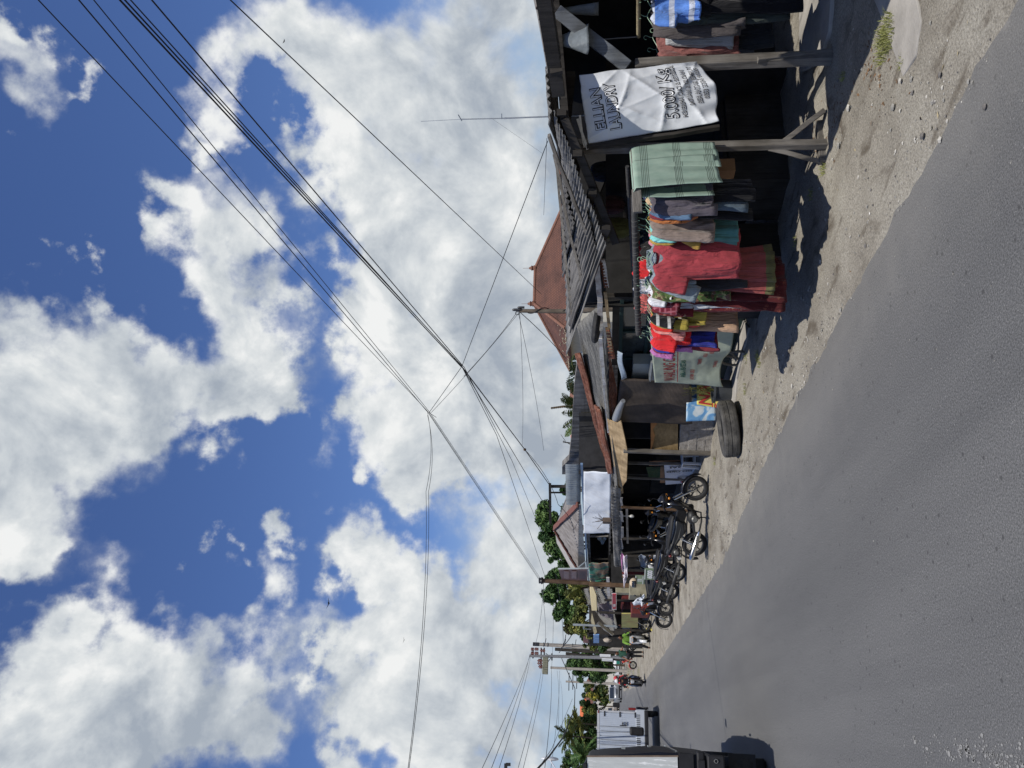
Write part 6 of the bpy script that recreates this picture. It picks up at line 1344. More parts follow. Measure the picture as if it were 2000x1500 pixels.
# clutter along the top of the clothes stall roof
rr = random.Random(14)
for ix, iy, dx_, lb in [(1096, 335, .12, 'broken roof tile lying right of the red roof on the stall'), (1100, 352, .16, 'dark lump of tile beside the broken tile on the stall roof'), (1103, 388, .15, 'black roof tile under the right end of the red roof'), (1104, 445, .42, 'crumpled black plastic lying along the stall roof top'), (1106, 500, .2, 'dark broken tile left of the crumpled black plastic'), (1106, 520, .14, 'small black clod on the stall roof below the red roof')]:
    p = ay(ix, iy, 10.35)
    one('roof_tile' if 'tile' in lb else 'debris', lb, 'roof debris', lambda mb: mb.grid(lambda u, v: p + V((dx_ * (sin(pi * v)) * cos(2 * pi * u), .1 * sin(pi * v) * sin(2 * pi * u), .07 * cos(pi * v) * (1 + .6 * fbm(u * 6 + ix, v * 5, 1, 2)))), 14, 8), MATS['black tarpaulin'] if 'black' in lb or 'dark' in lb else RC, smooth=40)
one('brick_row', 'reddish brick course along the far top of the stall roof', 'bricks', lambda mb: mb.beam(ay(1101, 360, 10.45), ay(1104, 470, 10.45), .12, .10, seg=8, wob=.015), RC)
one('zinc_sheet', 'translucent white corrugated sheet propped on the stall roof top', 'roof sheet', lambda mb: corr(mb, ay(1094, 322, 9.4), ay(1076, 268, 9.4), ay(1074, 262, 9.6), ay(1089, 324, 9.6), 18, .012, 3), pm('milky sheet', (.42, .44, .48), .4, .1), solid=.006)
# antenna mast
am = thing('antenna_mast', 'thin steel antenna mast rising behind the clothes stall roof', 'antenna', tuple(ax(1075, 228, 8.9)))
part(am, 'mast', STEEL, lambda mb: (mb.tube([V((8.9, ax(1075, 228, 8.9).y, 2.4)), ax(985, 231, 8.9)], .013, 6), mb.tube([ax(985, 231, 8.9), ax(900, 233, 8.9)], .009, 6), mb.tube([ax(900, 233, 8.9), ax(822, 237, 8.9)], .004, 5)))
part(am, 'crossbar', STEEL, lambda mb: (mb.beam(ax(895, 224, 8.9), ax(902, 236, 8.9), .012, .012), mb.beam(ax(980, 222, 8.9), ax(980, 232, 8.9), .012, .012), mb.tube([ax(960, 231, 8.9), ax(1060, 300, 8.9)], .002, 4)))

# ---------------------------------------------------------------- trees
LF = [pm('leaf dark', (.022, .055, .014), .65, .3, 4), pm('leaf mid', (.045, .095, .022), .6, .3, 4), pm('leaf light', (.085, .145, .035), .55, .3, 4)]
LY = [pm('leaf olive', (.06, .075, .018), .65, .3, 4), pm('leaf yellow green', (.12, .14, .03), .6, .3, 4), pm('leaf yellow', (.20, .19, .045), .6, .3, 4)]
BARK = wood('bark', (.10, .08, .06), rough=.95)
def leaf(mb, p, n, s, rg):
    a = n.orthogonal().normalized(); a.rotate(Matrix.Rotation(rg.uniform(0, 6.28), 3, n)); b_ = n.cross(a)
    mb.add([p - a * s, p + b_ * s * .42 + n * s * .15, p + a * s, p - b_ * s * .42 + n * s * .15], [(0, 1, 2), (0, 2, 3)])
def tree(name, label, base, blobs, n, s, mats, cat='tree', group=None, seed=1, limbs=True):
    rg = random.Random(seed); t = thing(name, label, cat, tuple(base), 0, group)
    mb = MB()
    sub = []
    for c0, r in blobs:
        for k in range(14):
            d = V((rg.gauss(0, 1), rg.gauss(0, 1), rg.gauss(0, .8))).normalized(); sub.append((c0 + d * r * rg.uniform(.30, 1.02), r * rg.uniform(.20, .46), rg.choice((0, 0, 1, 1, 2))))
    tot = sum(r * r for _, r, _ in sub)
    for c0, r, tone in sub:
        for i in range(int(n * r * r / tot)):
            d = V((rg.gauss(0, 1), rg.gauss(0, 1), rg.gauss(0, 1))).normalized(); q = c0 + d * r * rg.uniform(.45, 1.12) ** .8
            nn = (d + V((rg.uniform(-.9, .9), rg.uniform(-.9, .9), rg.uniform(-.2, 1.0)))).normalized()
            mb.k = max(0, min(2, tone + rg.choice((-1, 0, 0, 1)))); leaf(mb, q, nn, s * rg.uniform(.6, 1.35), rg)
    mb.obj('crown', mats, t)
    if limbs:
        tk = MB(); top = sum((c0 for c0, _ in blobs), V((0, 0, 0))) / len(blobs); b0 = V((base[0], base[1], base[2] - .1)); h0 = b0.lerp(top, .45); h = top.z - base[2]
        tk.tube([b0, b0.lerp(h0, .5) + V((.05 * h * .1, 0, 0)), h0], [h * .035, h * .028, h * .022], 9)
        for c0, r in blobs: tk.tube([h0, h0.lerp(c0, .5) + V((0, 0, .06 * h)), c0], [h * .018, h * .011, h * .005], 7)
        tk.obj('trunk', BARK, t, smooth=60)
    return t
def bl(y, L_): 
    out = []
    for ix, iy, r in L_: p = ay(ix, iy, y); out.append((p, r / FOC * (p - V((0, 0, EYE))).length))
    return out
def base_of(B): c_ = sum((p for p, _ in B), V((0, 0, 0))) / len(B); return V((c_.x, c_.y, 0))
B_ = bl(44, [(1068, 1008, 24), (1072, 1045, 28), (1092, 1078, 24), (1106, 1104, 18), (1104, 1040, 28), (1060, 992, 10), (1120, 1085, 20), (1115, 1010, 22)]); tree('broadleaf_tree', 'dark green broadleaf tree behind the corrugated hip roof', base_of(B_), B_, 17000, .12, LF, seed=2)
B_ = bl(56, [(1082, 1138, 22), (1078, 1165, 18), (1098, 1172, 24), (1114, 1196, 20), (1090, 1198, 12), (1122, 1150, 22), (1100, 1125, 16), (1135, 1180, 18)]); tree('broadleaf_tree', 'loose green tree left of the brown wooden utility post', base_of(B_), B_, 14000, .14, LF, seed=3)
B_ = bl(50, [(1128, 1172, 16), (1118, 1158, 14), (1135, 1200, 16), (1140, 1150, 14), (1130, 1222, 16), (1145, 1232, 14)]); tree('bushy_tree', 'yellowish olive bushy tree low behind the kiosk roofs', base_of(B_), B_, 10000, .11, LY, seed=4)
B_ = bl(58, [(1108, 1222, 9), (1114, 1230, 8), (1120, 1226, 8)]); tree('broadleaf_tree', 'small dry brownish tree top right of the concrete pole', base_of(B_), B_, 1500, .14, [pm('dry leaf', (.07, .05, .03), .8, .3), LY[0], LF[0]], seed=5)
B_ = bl(66, [(1150, 1250, 16), (1180, 1256, 16), (1165, 1240, 12), (1200, 1250, 14), (1150, 1230, 12)]); tree('bushy_tree', 'dark olive bush right behind the tall concrete pole', base_of(B_), B_, 4500, .18, [LF[0], LY[0], LY[1]], seed=6)
B_ = bl(92, [(1122, 1288, 18), (1142, 1300, 24), (1162, 1314, 20), (1132, 1318, 14), (1175, 1296, 20), (1155, 1278, 18), (1185, 1308, 14), (1180, 1275, 14)]); tree('broadleaf_tree', 'round dense green tree left of the transformer pole', base_of(B_), B_, 15000, .16, LF, seed=7)
B_ = bl(190, [(1150, 1345, 12), (1165, 1360, 14), (1145, 1372, 12), (1160, 1388, 14), (1175, 1350, 12), (1182, 1370, 10), (1150, 1400, 14), (1140, 1415, 14), (1170, 1405, 14)]); tree('flowering_tree', 'far olive trees with yellow blossom beyond the parked cars', base_of(B_), B_, 13000, .30, [LF[0], LY[0], LY[1]], seed=8)
B_ = bl(186, [(1152, 1358, 5), (1162, 1362, 5)]); tree('flowering_shrub', 'yellow blossoming shrub in the far olive trees', base_of(B_), B_, 900, .3, [LY[2], pm('yellow blossom', (.42, .36, .05), .7), LY[1]], cat='shrub', seed=9, limbs=False)
B_ = bl(178, [(1128, 1450, 20), (1150, 1470, 22), (1140, 1495, 22), (1112, 1490, 18), (1160, 1440, 18), (1165, 1500, 20), (1125, 1420, 14), (1150, 1412, 14)]); tree('broadleaf_tree', 'dense dark green trees above the white box truck at left', base_of(B_), B_, 15000, .34, [LF[0], LF[1], LY[0]], seed=10)
B_ = bl(110, [(1200, 1268, 8), (1212, 1262, 8), (1222, 1300, 6), (1205, 1252, 8)]); tree('shrub', 'green shrub on the verge behind the green jacketed man', base_of(B_), B_, 1600, .20, LF, cat='shrub', seed=11, limbs=False)
B_ = bl(46, [(1103, 962, 5), (1098, 955, 5), (1108, 948, 6)]); tree('broadleaf_tree', 'sparse light green tree top behind the zinc wall', base_of(B_), B_, 420, .13, LF, seed=12)

def frond(mb, p, d, L_, droop, w, rg, n=24):
    d = V(d).normalized(); sd = d.cross(V((0, 0, 1))).normalized(); prev = None
    for i in range(n):
        t = i / (n - 1); q = p + d * L_ * t + V((0, 0, -droop * L_ * t * t))
        ll = w * (sin(pi * min(1, .12 + t * .88)) ** .6)
        for s in (-1, 1):
            e = q + sd * s * ll * .75 + d * ll * .55 + V((0, 0, -ll * (.35 + .5 * rg.random()))); nn = V((0, 0, .02 * L_))
            mb.k = rg.choice((0, 1, 1, 2)); mb.add([q - d * .02 * L_, q + d * .02 * L_, e], [(0, 1, 2)])
        if prev is not None: mb.k = 1; mb.beam(prev, q, .02 * L_ * (1 - .8 * t), .015 * L_ * (1 - .8 * t))
        prev = q
def palm(label, base, h, L_, n, mats, seed, name='palm_tree', group=None):
    rg = random.Random(seed); t = thing(name, label, 'palm tree', tuple(base), 0, group); mb = MB(); top = V(base) + V((.03 * h, 0, h))
    for k in range(n):
        a = 2 * pi * k / n + rg.uniform(-.3, .3); el = rg.uniform(-.2, 1.25); frond(mb, top, (cos(a) * cos(el), sin(a) * cos(el), sin(el)), L_ * rg.uniform(.75, 1.1), rg.uniform(.25, .6), L_ * .24, rg)
    mb.obj('crown', mats, t)
    tk = MB(); tk.tube([V(base) - V((0, 0, .1)), V(base) + V((.01 * h, 0, h * .5)), top], [.2, .15, .12], 10); tk.obj('trunk', BARK, t, smooth=60)
p = ay(1110, 1440, 170); palm('coconut palm with upright crown over the left trees', (p.x, p.y, 0), p.z - .6, 5.2, 26, [LF[0], LY[0], LY[1]], 3)
p = ay(1132, 1415, 175); palm('yellowish coconut palm right of the upright one at left', (p.x, p.y, 0), p.z, 4.8, 22, [LY[0], LY[1], LY[2]], 5)
p = ay(1140, 1478, 165); palm('green palm at the photograph left edge over the dark van', (p.x, p.y, 0), p.z, 5.2, 24, LF, 8)
p = ay(1128, 1152, 47); palm('small yellow green palm behind the green tarpaulin', (p.x, p.y, 0), p.z - .2, 1.5, 18, LY, 11)

def banana(label, base, leaves, seed):
    rg = random.Random(seed); t = thing('banana_plant', label, 'banana plant', tuple(base), 0, 'banana plants behind the rendered wall'); mb = MB()
    for ix, iy, bx, by, wd in leaves:
        tip = ax(ix, iy, base[0] - rg.uniform(0, .5)); p0 = ax(bx, by, base[0]); d = tip - p0; L_ = d.length; vd = (p0 - V((0, 0, EYE))).normalized(); sd = (d.cross(vd).normalized() + vd * rg.uniform(-.6, .6)).normalized(); mid = p0.lerp(tip, .5) + V((0, 0, .14 * L_))
        n = 26
        def q(t): return p0 * (1 - t) ** 2 + mid * 2 * t * (1 - t) + tip * t * t
        for i in range(n):
            if rg.random() < .08: continue
            t0, t1 = i / n, (i + .92) / n
            for s in (-1, 1):
                w0 = wd * sin(pi * min(1, .12 + .88 * t0)) ** .6; w1 = wd * sin(pi * min(1, .12 + .88 * t1)) ** .6
                dr = V((0, 0, -.25 * wd * rg.uniform(.3, 1.3))); mb.k = rg.choice((0, 1, 1, 2))
                mb.add([q(t0), q(t1), q(t1) + sd * s * w1 + dr, q(t0) + sd * s * w0 + dr], [(0, 1, 2, 3)])
        mb.k = 2; mb.tube([q(k / 8) for k in range(9)], [.03, .028, .025, .022, .02, .016, .012, .008, .004], 6)
    mb.obj('leaves', [LF[1], LF[2], LY[1]], t)
    tk = MB(); tk.tube([V(base), V(base) + V((0, 0, 1.6)), V(base) + V((0, 0, 2.9))], [.12, .10, .07], 10); tk.obj('stem', LY[1], t, smooth=60)
b0 = ax(1128, 720, 10.2); banana('broad leaved banana plant at the wall right end', (10.2, b0.y, 0), [(1116, 728, 1134, 776, .17), (1121, 706, 1132, 742, .16), (1124, 690, 1130, 730, .12), (1118, 745, 1136, 770, .14)], 2)
b0 = ax(1128, 795, 10.2); banana('ragged banana plant with dry upright shoot in the middle', (10.2, b0.y, 0), [(1097, 768, 1122, 788, .13), (1096, 806, 1128, 808, .12), (1108, 775, 1128, 790, .14), (1112, 815, 1130, 800, .13), (1104, 790, 1126, 797, .11), (1094, 778, 1116, 790, .09)], 4)
b0 = ax(1128, 830, 10.2); banana('drooping banana plant at the wall left end', (10.2, b0.y, 0), [(1098, 836, 1128, 818, .13), (1103, 853, 1126, 830, .14), (1116, 850, 1130, 832, .12), (1114, 820, 1132, 826, .12)], 6)
p = ax(1130, 798, 10.2); part(bpy.data.objects['banana_plant.001'], 'dry_shoot', MATS['dry leaf'], lambda mb: [mb.tube([V((10.2, p.y, 2.6)), ax(1100, 794, 10.2), ax(1076, 797, 10.2)], [.05, .04, .025], 7)] + [mb.ell(ax(1078 + 4 * k, 797 - .5 * k, 10.2), (.05, .06, .03), 6, 4) for k in range(8)])
one('roof', 'brown roof ridge seen among the banana plants', 'roof', lambda mb: mb.add([ay(1114, 748, 34), ay(1113, 782, 34), ay(1128, 815, 33), ay(1128, 775, 33), ay(1116, 765, 40), ay(1128, 800, 40)], [(0, 1, 2, 3), (0, 1, 5, 4)]), RC, solid=.1)
one('water_tank', 'orange water tank peeping over the rendered wall', 'water tank', lambda mb: mb.lathe([(0, .35), (.2, .32), (.32, .2), (.34, 0), (.34, -.6)], 18, Matrix.Translation(ay(1128, 853, 36))), pm('orange tank plastic', (.60, .16, .05), .5, .1), smooth=60)
one('bare_branch', 'thin bare branch with antenna wires over the rendered wall', 'branch', lambda mb: [mb.tube([ax(1122, 866, 9.4), ax(1104, 864, 9.4), ax(1100, 861, 9.4)], [.02, .02, .012], 5)] + [mb.tube([ax(1106, 864, 9.4), ax(1106, 864, 9.4) + V((random.uniform(-.2, .2), random.uniform(-.5, .5), random.uniform(-.3, .3)))], .008, 4) for _ in range(9)], BARK)
# ================================================================ kiosk row beyond the shop house
kk = thing('kiosk', 'cluttered fuel and snack kiosk with plank roof and dark red interior', 'kiosk', (5, 36, 0))
RB_ = pm('dark red board', (.13, .025, .022), .8, .3, 4)
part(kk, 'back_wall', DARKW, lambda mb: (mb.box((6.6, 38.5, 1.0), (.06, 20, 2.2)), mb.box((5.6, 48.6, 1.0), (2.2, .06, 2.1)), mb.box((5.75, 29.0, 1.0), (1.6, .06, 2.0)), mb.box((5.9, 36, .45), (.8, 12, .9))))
part(kk, 'roof', ASB2, lambda mb: (corr(mb, ax(1195, 1150, 5.0), ax(1206, 1232, 5.0), ax(1160, 1226, 7.2), ax(1140, 1150, 7.2), 30, .03, 8, sag=.1)), solid=.01, smooth=50)
rr = random.Random(3)
part(kk, 'roof_planks', WGREYY, lambda mb: [mb.beam(ax(1150 + 6 * k + rr.uniform(-2, 2), 1140 + rr.uniform(0, 20), 6.4 - .12 * k), ax(1168 + 6 * k, 1185 + rr.uniform(0, 30), 6.2 - .12 * k), .16, .04) for k in range(6)])
part(kk, 'fascia', pm('pale yellow plywood', (.50, .42, .24), .8, .1, 3), lambda mb: (poly(mb, [ax(1153, 1132, 5.6), ax(1165, 1162, 5.3), ax(1166, 1192, 5.1), ax(1156, 1192, 5.2), ax(1152, 1150, 5.6)], .03), poly(mb, [ax(1156, 1196, 5.1), ax(1166, 1234, 5.0), ax(1161, 1240, 5.0), ax(1154, 1212, 5.1)], .03)), label='pale yellow plywood fascia')
part(kk, 'ledge', PAINTW, lambda mb: mb.beam(ax(1187, 1128, 5.3), ax(1190, 1172, 5.0), .05, .12))
for i0, v0, x, mt, wd in [(1141, 1150, 5.0, WBROWN, .16), (1172, 1180, 4.7, WDARK, .08), (1196, 1170, 4.6, WDARK, .09), (1108, 1210, 4.9, WDARK, .08), (1119, 1215, 4.8, RB_, .09), (1126, 1215, 4.8, WBROWN, .08), (1230, 1200, 4.4, WDARK, .09)]:
    p = ax(v0, i0, x); part(kk, 'post', mt, lambda mb: mb.beam((p.x, p.y, -.05), p, wd, wd, up=(0, 1, 0)))
part(kk, 'shelf', RB_, lambda mb: (mb.box(ax(1225, 1168, 5.2), (.5, 3.0, .5)), mb.box(ax(1216, 1178, 5.0), (.4, 2.4, .04)), mb.box(ax(1235, 1172, 5.0), (.4, 2.4, .04))))
rsn = thing('fuel_sign', 'narrow red sign with white letters hanging in the kiosk', 'sign', tuple(ax(1200, 1174, 4.6)))
part(rsn, 'panel', pm('bright red sign', (.45, .02, .035), .5, .1), lambda mb: poly(mb, [ax(1196, 1160, 4.6), ax(1196, 1189, 4.6), ax(1203, 1189, 4.6), ax(1203, 1160, 4.6)], .03))
part(rsn, 'border', WHP, lambda mb: poly(mb, [ax(1195, 1159, 4.63), ax(1195, 1190.5, 4.63), ax(1204.2, 1190.5, 4.63), ax(1204.2, 1159, 4.63)], .02))
def f(mb):
    a, b, d = ax(1203, 1188, 4.57), ax(1203, 1160, 4.57), ax(1196, 1188, 4.57); W = (b - a).length; H = (d - a).length
    mb.text('PERTALITE', H * .8, lambda x, y, z: a + (b - a) * ((x + W * .12) / W) + (d - a) * ((y + H * .22) / H), off=.01, sx=1.25, align='LEFT')
part(rsn, 'lettering', WHP, f)
gcl = fabric('mauve grey cloth hung', (.13, .10, .11), .3)
one('cloth', 'mauve grey cloth hanging under the kiosk fascia', 'cloth', lambda mb: sheetq(mb, [ax(1168, 1178, 4.75), ax(1171, 1203, 4.7), ax(1199, 1209, 4.7), ax(1196, 1180, 4.75)], .12, 16, 2.), gcl, smooth=70, solid=.01)
one('snack_poster', 'yellow and brown snack poster panel beside the kiosk doorway', 'poster', lambda mb: poly(mb, [ax(1214, 1198, 4.45), ax(1214, 1225, 4.45), ax(1246, 1225, 4.45), ax(1246, 1198, 4.45)], .04), None or (lambda m_: m_)(pm('printed snack poster', (.36, .34, .10), .6, .35, 3, dirt=(.30, .13, .06), dirt_amt=.9, dscale=2.4)))
one('cabinet', 'dark red cabinet under the white crumpled sheet', 'cabinet', lambda mb: mb.box(ax(1250, 1188, 4.6), (.6, 1.3, .72)), RB_, bevel=.02)
one('plastic_sheet', 'white crumpled sheet draped over the dark red cabinet', 'sheet', lambda mb: sheetq(mb, [ax(1258, 1160, 4.35), ax(1234, 1178, 4.35), ax(1256, 1184, 4.25), ax(1259, 1172, 4.25)], .1, 12), MATS['white tarpaulin'], smooth=60, solid=.01)
one('display_case', 'pale dusty display case beside the dark red cabinet', 'display case', lambda mb: (mb.box(ax(1247, 1154, 4.8), (.5, 1.1, .7)), mb.box(ax(1218, 1152, 4.9), (.3, .5, .6))), pm('dusty yellowish panel', (.26, .24, .17), .7, .4, 3), bevel=.02)
hm = thing('helmet', 'cream coloured helmet on a motorcycle mirror before the kiosk', 'helmet', tuple(ax(1240, 1138, 4.1)))
part(hm, 'shell', pm('cream gloss shell', (.56, .44, .30), .2, .06, 5, coat=.5), lambda mb: mb.grid(lambda u, v: ax(1239, 1138, 4.1) + V((.14 * sin(2.0 * v) * cos(2 * pi * u), .15 * sin(2.0 * v) * sin(2 * pi * u), .14 * cos(2.0 * v))), 24, 12), smooth=70, solid=.015)
part(hm, 'visor', pm('smoked visor', (.02, .022, .025), .1, .1, spec=.7), lambda mb: mb.grid(lambda u, v: ax(1239, 1138, 4.1) + V((.145 * sin(1.0 + .9 * v) * cos(lerp(2.6, 4.9, u)), .155 * sin(1.0 + .9 * v) * sin(lerp(2.6, 4.9, u)), .15 * cos(1.0 + .9 * v))), 14, 6), smooth=70, solid=.006)
pps = thing('price_plate', 'larger pale green price plate with white digits before the kiosk', 'price plate', tuple(ax(1270, 1121, 4.2)))
GPL = pm('grey green plate', (.20, .25, .16), .6, .15, 6)
def plate(t, iv, jh, x, w, h, txt):
    q = ax(iv, jh, x); yv = V((-.45, .89, 0)); 
    part(t, 'panel', GPL, lambda mb: poly(mb, [q + yv * -w + V((0, 0, -h)), q + yv * w + V((0, 0, -h)), q + yv * w + V((0, 0, h)), q + yv * -w + V((0, 0, h))], .015))
    part(t, 'border', WHP, lambda mb: [mb.beam(q + yv * -w * .9 + V((-.02, -.01, h * k)), q + yv * w * .9 + V((-.02, -.01, h * k)), .004, .02) for k in (-.6, .9)])
    part(t, 'digits', WHP, lambda mb: mb.text(txt, h * 1.1, lambda a, b_, c_: q + yv * -a + V((-.02, -.012, b_ - h * .3)), off=.012))
plate(pps, 1270, 1121, 4.2, .26, .17, '6000')
pp2 = thing('price_plate', 'smaller dim green price plate behind the larger one', 'price plate', tuple(ax(1250, 1132, 4.4))); plate(pp2, 1250, 1132, 4.4, .22, .15, '11')
pk = fabric('pink and white cloth', (.62, .55, .58), .1, 'stripe', [(.55, .12, .38)], 1.2)
one('cloth', 'pink and white cloth hanging from the repair stall eave', 'cloth', lambda mb: sheetq(mb, [ax(1212, 1084, 4.9), ax(1225, 1084, 4.9), ax(1226, 1124, 4.7), ax(1219, 1150, 4.7)], .08, 14), pk, smooth=70, solid=.01)
one('sheet', 'grey curved plastic sheet behind the drum wheel motorcycle', 'sheet', lambda mb: sheetq(mb, [ax(1247, 1086, 4.9), ax(1272, 1084, 4.9), ax(1272, 1120, 4.9), ax(1253, 1112, 4.9)], .08, 12), pm('slate plastic', (.17, .19, .22), .6, .1), smooth=70, solid=.01)
one('white_board', 'white panel standing low beside the grey curved sheet', 'board', lambda mb: poly(mb, [ax(1276, 1085, 4.9), ax(1276, 1112, 4.9), ax(1286, 1112, 4.9), ax(1286, 1085, 4.9)], .03), WHP)
one('yellow_tarp', 'yellow plastic sheet on the ground behind the black and white motorcycle', 'sheet', lambda mb: sheetq(mb, [gd(1275, 1222), gd(1276, 1236), gd(1262, 1236), gd(1262, 1222) + V((0, 0, .1))], .1, 10), MATS['yellow print'], smooth=60, solid=.01)
one('metal_sheet', 'pale corrugated sheet leaning out from the kiosk end', 'sheet', lambda mb: corr(mb, ax(1166, 1218, 4.4), ax(1196, 1242, 4.3), ax(1200, 1238, 4.6), ax(1170, 1214, 4.7), 4, .03, 4, across='v'), PAINTW, solid=.01)
one('cloth_bundle', 'beige cloth bundle hanging beside the tall concrete pole', 'bundle', lambda mb: mb.grid(lambda u, v: ax(1186, 1250, 4.7) + V((.14 * sin(pi * v) * cos(2 * pi * u), .30 * (.3 + v) * sin(pi * v) ** .6 * sin(2 * pi * u) * (1 + .8 * fbm(u * 6, v * 4, 1, 2)), .22 * cos(pi * v) + .1 * fbm(u * 4, v, 1, 2))), 18, 10), pm('beige cloth', (.36, .31, .25), .9, .2), smooth=60)
bs = thing('shop_sign', 'small blue and white sign on the dark hut near the concrete pole', 'sign', tuple(ax(1165, 1247, 5.0)))
part(bs, 'panel', pm('blue sign print', (.10, .26, .55), .5, .25, 2, dirt=(.5, .55, .6), dirt_amt=.9, dscale=1.6), lambda mb: poly(mb, [ax(1159, 1239, 5.0), ax(1159, 1255, 5.0), ax(1170, 1255, 5.0), ax(1170, 1239, 5.0)], .06))
one('hut', 'dark plank hut carrying the small blue and white sign', 'hut', lambda mb: (mb.box((6.4, 52, 1.6), (2.4, 7, 3.2)), mb.beam((5.2, 48.3, 3.25), (5.2, 55.8, 3.25), .12, .1)), WDARK)
one('poster', 'faded reddish poster above the dark plank hut', 'poster', lambda mb: poly(mb, [ax(1139, 1240, 5.3), ax(1139, 1255, 5.3), ax(1151, 1255, 5.3), ax(1151, 1240, 5.3)], .05), pm('faded red print', (.26, .11, .09), .7, .4, 2))
one('sign_post', 'grey upright steel post with open bracket at the kiosk end', 'post', lambda mb: (mb.beam(ax(1119, 1220, 5.0), V((*ax(1119, 1220, 5.0).xy, 0)), .10, .10, up=(0, 1, 0)), mb.beam(ax(1140, 1221, 5), ax(1140, 1228, 5), .05, .08), mb.beam(ax(1140, 1228, 5), ax(1154, 1229, 5), .05, .08)), ZINC)

# ================================================================ vehicles
TRIM = pm('black bumper plastic', (.016, .016, .018), .55, .3, 7)
GLS = pm('vehicle glass', (.02, .025, .03), .06, .1, spec=.7)
def vwheel(par, c_, R=.30, w_=.18):
    T = Matrix.Translation(c_) @ Matrix.Rotation(pi / 2, 4, 'Y')
    q = part(par, 'wheel', RUBBER, lambda mb: mb.lathe([(R * .6, -w_ / 2), (R * .93, -w_ / 2), (R, -w_ * .3), (R, w_ * .3), (R * .93, w_ / 2), (R * .6, w_ / 2), (R * .6, -w_ / 2)], 26, T), smooth=40)
    part(q, 'rim', ENG, lambda mb: mb.lathe([(0, w_ * .25), (R * .3, w_ * .35), (R * .58, w_ * .45), (R * .62, w_ * .1), (R * .62, -w_ * .4), (R * .5, -w_ * .3), (0, -w_ * .2)], 22, T), smooth=40)
# dark van at the left edge
NAVY = pm('dark navy paint', (.008, .011, .02), .5, .3, 4, spec=.2, dirt=(.02, .02, .022), dirt_amt=.4)
vn = thing('van', 'dark navy box van with scratched white rear panel at the left edge', 'van', (-1.1, 12.8, 0))
XR = -.2
prof = [(-.44, 2.49), (-.35, 2.44), (-.31, 2.2), (-.27, 1.8), (-.235, 1.5), (-.235, 1.1), (-.25, .8), (-.30, .66)]
def f(mb):
    pr = [(x, z) for x, z in prof] + [(-1.98 - (x + .24), z) for x, z in prof[::-1]]
    ys_ = [(11.33, 1.0), (12.0, 1.02), (13.0, 1.045), (13.9, 1.04)]
    vs = []; n = len(pr)
    for y, k in ys_: vs += [V((-1.11 + (x + 1.11) * k, y, z)) for x, z in pr]
    mb.add(vs, [tuple(range(n))[::-1], tuple(range((len(ys_) - 1) * n, len(ys_) * n))] + [(i * n + j, i * n + (j + 1) % n, (i + 1) * n + (j + 1) % n, (i + 1) * n + j) for i in range(len(ys_) - 1) for j in range(n)])
part(vn, 'body', NAVY, f, smooth=35, bevel=.01)
m, nt3, b3 = nt_new('scratched white panel'); vec = coords(nt3, (9, 1, 1.1)); n_ = node(nt3, 'ShaderNodeTexNoise', ins={'Scale': 2.5, 'Detail': 8, 'Roughness': .7}); nt3.links.new(vec, n_.inputs['Vector'])
r_ = ramp(nt3, [(.36, (.42, .44, .43)), (.56, (.50, .52, .51)), (.62, (.78, .79, .78))]); nt3.links.new(n_.outputs[0], r_.inputs[0]); nt3.links.new(r_.outputs[0], b3.inputs['Base Color']); b3.inputs['Roughness'].default_value = .6
part(vn, 'rear_panel', m, lambda mb: poly(mb, [(-.345, 11.315, 2.44), (-.28, 11.315, 1.27), (-1.94, 11.315, 1.27), (-1.88, 11.315, 2.44)], .012))
part(vn, 'panel_edge', pm('tan rusty edge', (.16, .12, .09), .8, .3), lambda mb: mb.beam((-.335, 11.31, 2.45), (-.27, 11.31, 1.26), .02, .02))
part(vn, 'top_rail', TRIM, lambda mb: mb.beam((-.42, 11.32, 2.475), (-1.8, 11.32, 2.475), .05, .05))
part(vn, 'tailboard', TRIM, lambda mb: (mb.box((-1.1, 11.30, 1.16), (1.74, .06, .18)), mb.box((-.26, 11.40, 1.18), (.07, .16, .16))))
part(vn, 'bumper', TRIM, lambda mb: (mb.box((-1.08, 11.22, .80), (1.70, .14, .22)), mb.box((-1.05, 11.26, .98), (1.7, .08, .10))), bevel=.02)
part(vn, 'chassis', TRIM, lambda mb: mb.box((-1.1, 13.4, .62), (1.4, 4.4, .2)))
part(vn, 'sticker', WHP, lambda mb: [mb.grid(lambda u, v: V((-.46 - .11 * k + .05 * cos(6.28 * u) * v, 11.145, .80 + .07 * sin(6.28 * u) * v * (1 + .5 * fbm(u * 9, k, 1, 2)))), 16, 3) for k in range(4)])
part(vn, 'tail_lamp', TRIM, lambda mb: mb.box((-.36, 11.20, .98), (.12, .05, .08)))
part(vn, 'tow_ring', CHROME, lambda mb: mb.torus(.022, .007, 14, 6, Matrix.Translation((-.30, 11.14, .80)) @ WM))
part(vn, 'mud_flap', TRIM, lambda mb: mb.box((-.36, 11.9, .36), (.3, .02, .36)))
part(vn, 'cab', NAVY, lambda mb: mb.prism([(13.92, .7), (13.92, 2.05), (14.5, 2.05), (15.3, 1.45), (15.9, 1.35), (16.0, .7)], 1.62, Matrix.Translation((-1.1, 0, 0)) @ Matrix(((0, 1, 0, 0), (1, 0, 0, 0), (0, 0, 1, 0), (0, 0, 0, 1)))), bevel=.06)
part(vn, 'latch', CHROME, lambda mb: (mb.box((-.225, 12.2, 1.95), (.03, .16, .05)), mb.box((-.20, 12.9, 1.55), (.03, .22, .05)), mb.beam((-.22, 11.5, 1.27), (-.19, 13.6, 1.27), .02, .03)))
vm = part(vn, 'mirror', TRIM, lambda mb: mb.box((.0, 14.9, 1.66), (.14, .06, .25)), bevel=.03); part(vm, 'mirror_arm', TRIM, lambda mb: mb.tube([V((-.35, 15.0, 1.75)), V((-.05, 14.95, 1.78))], .014, 6))
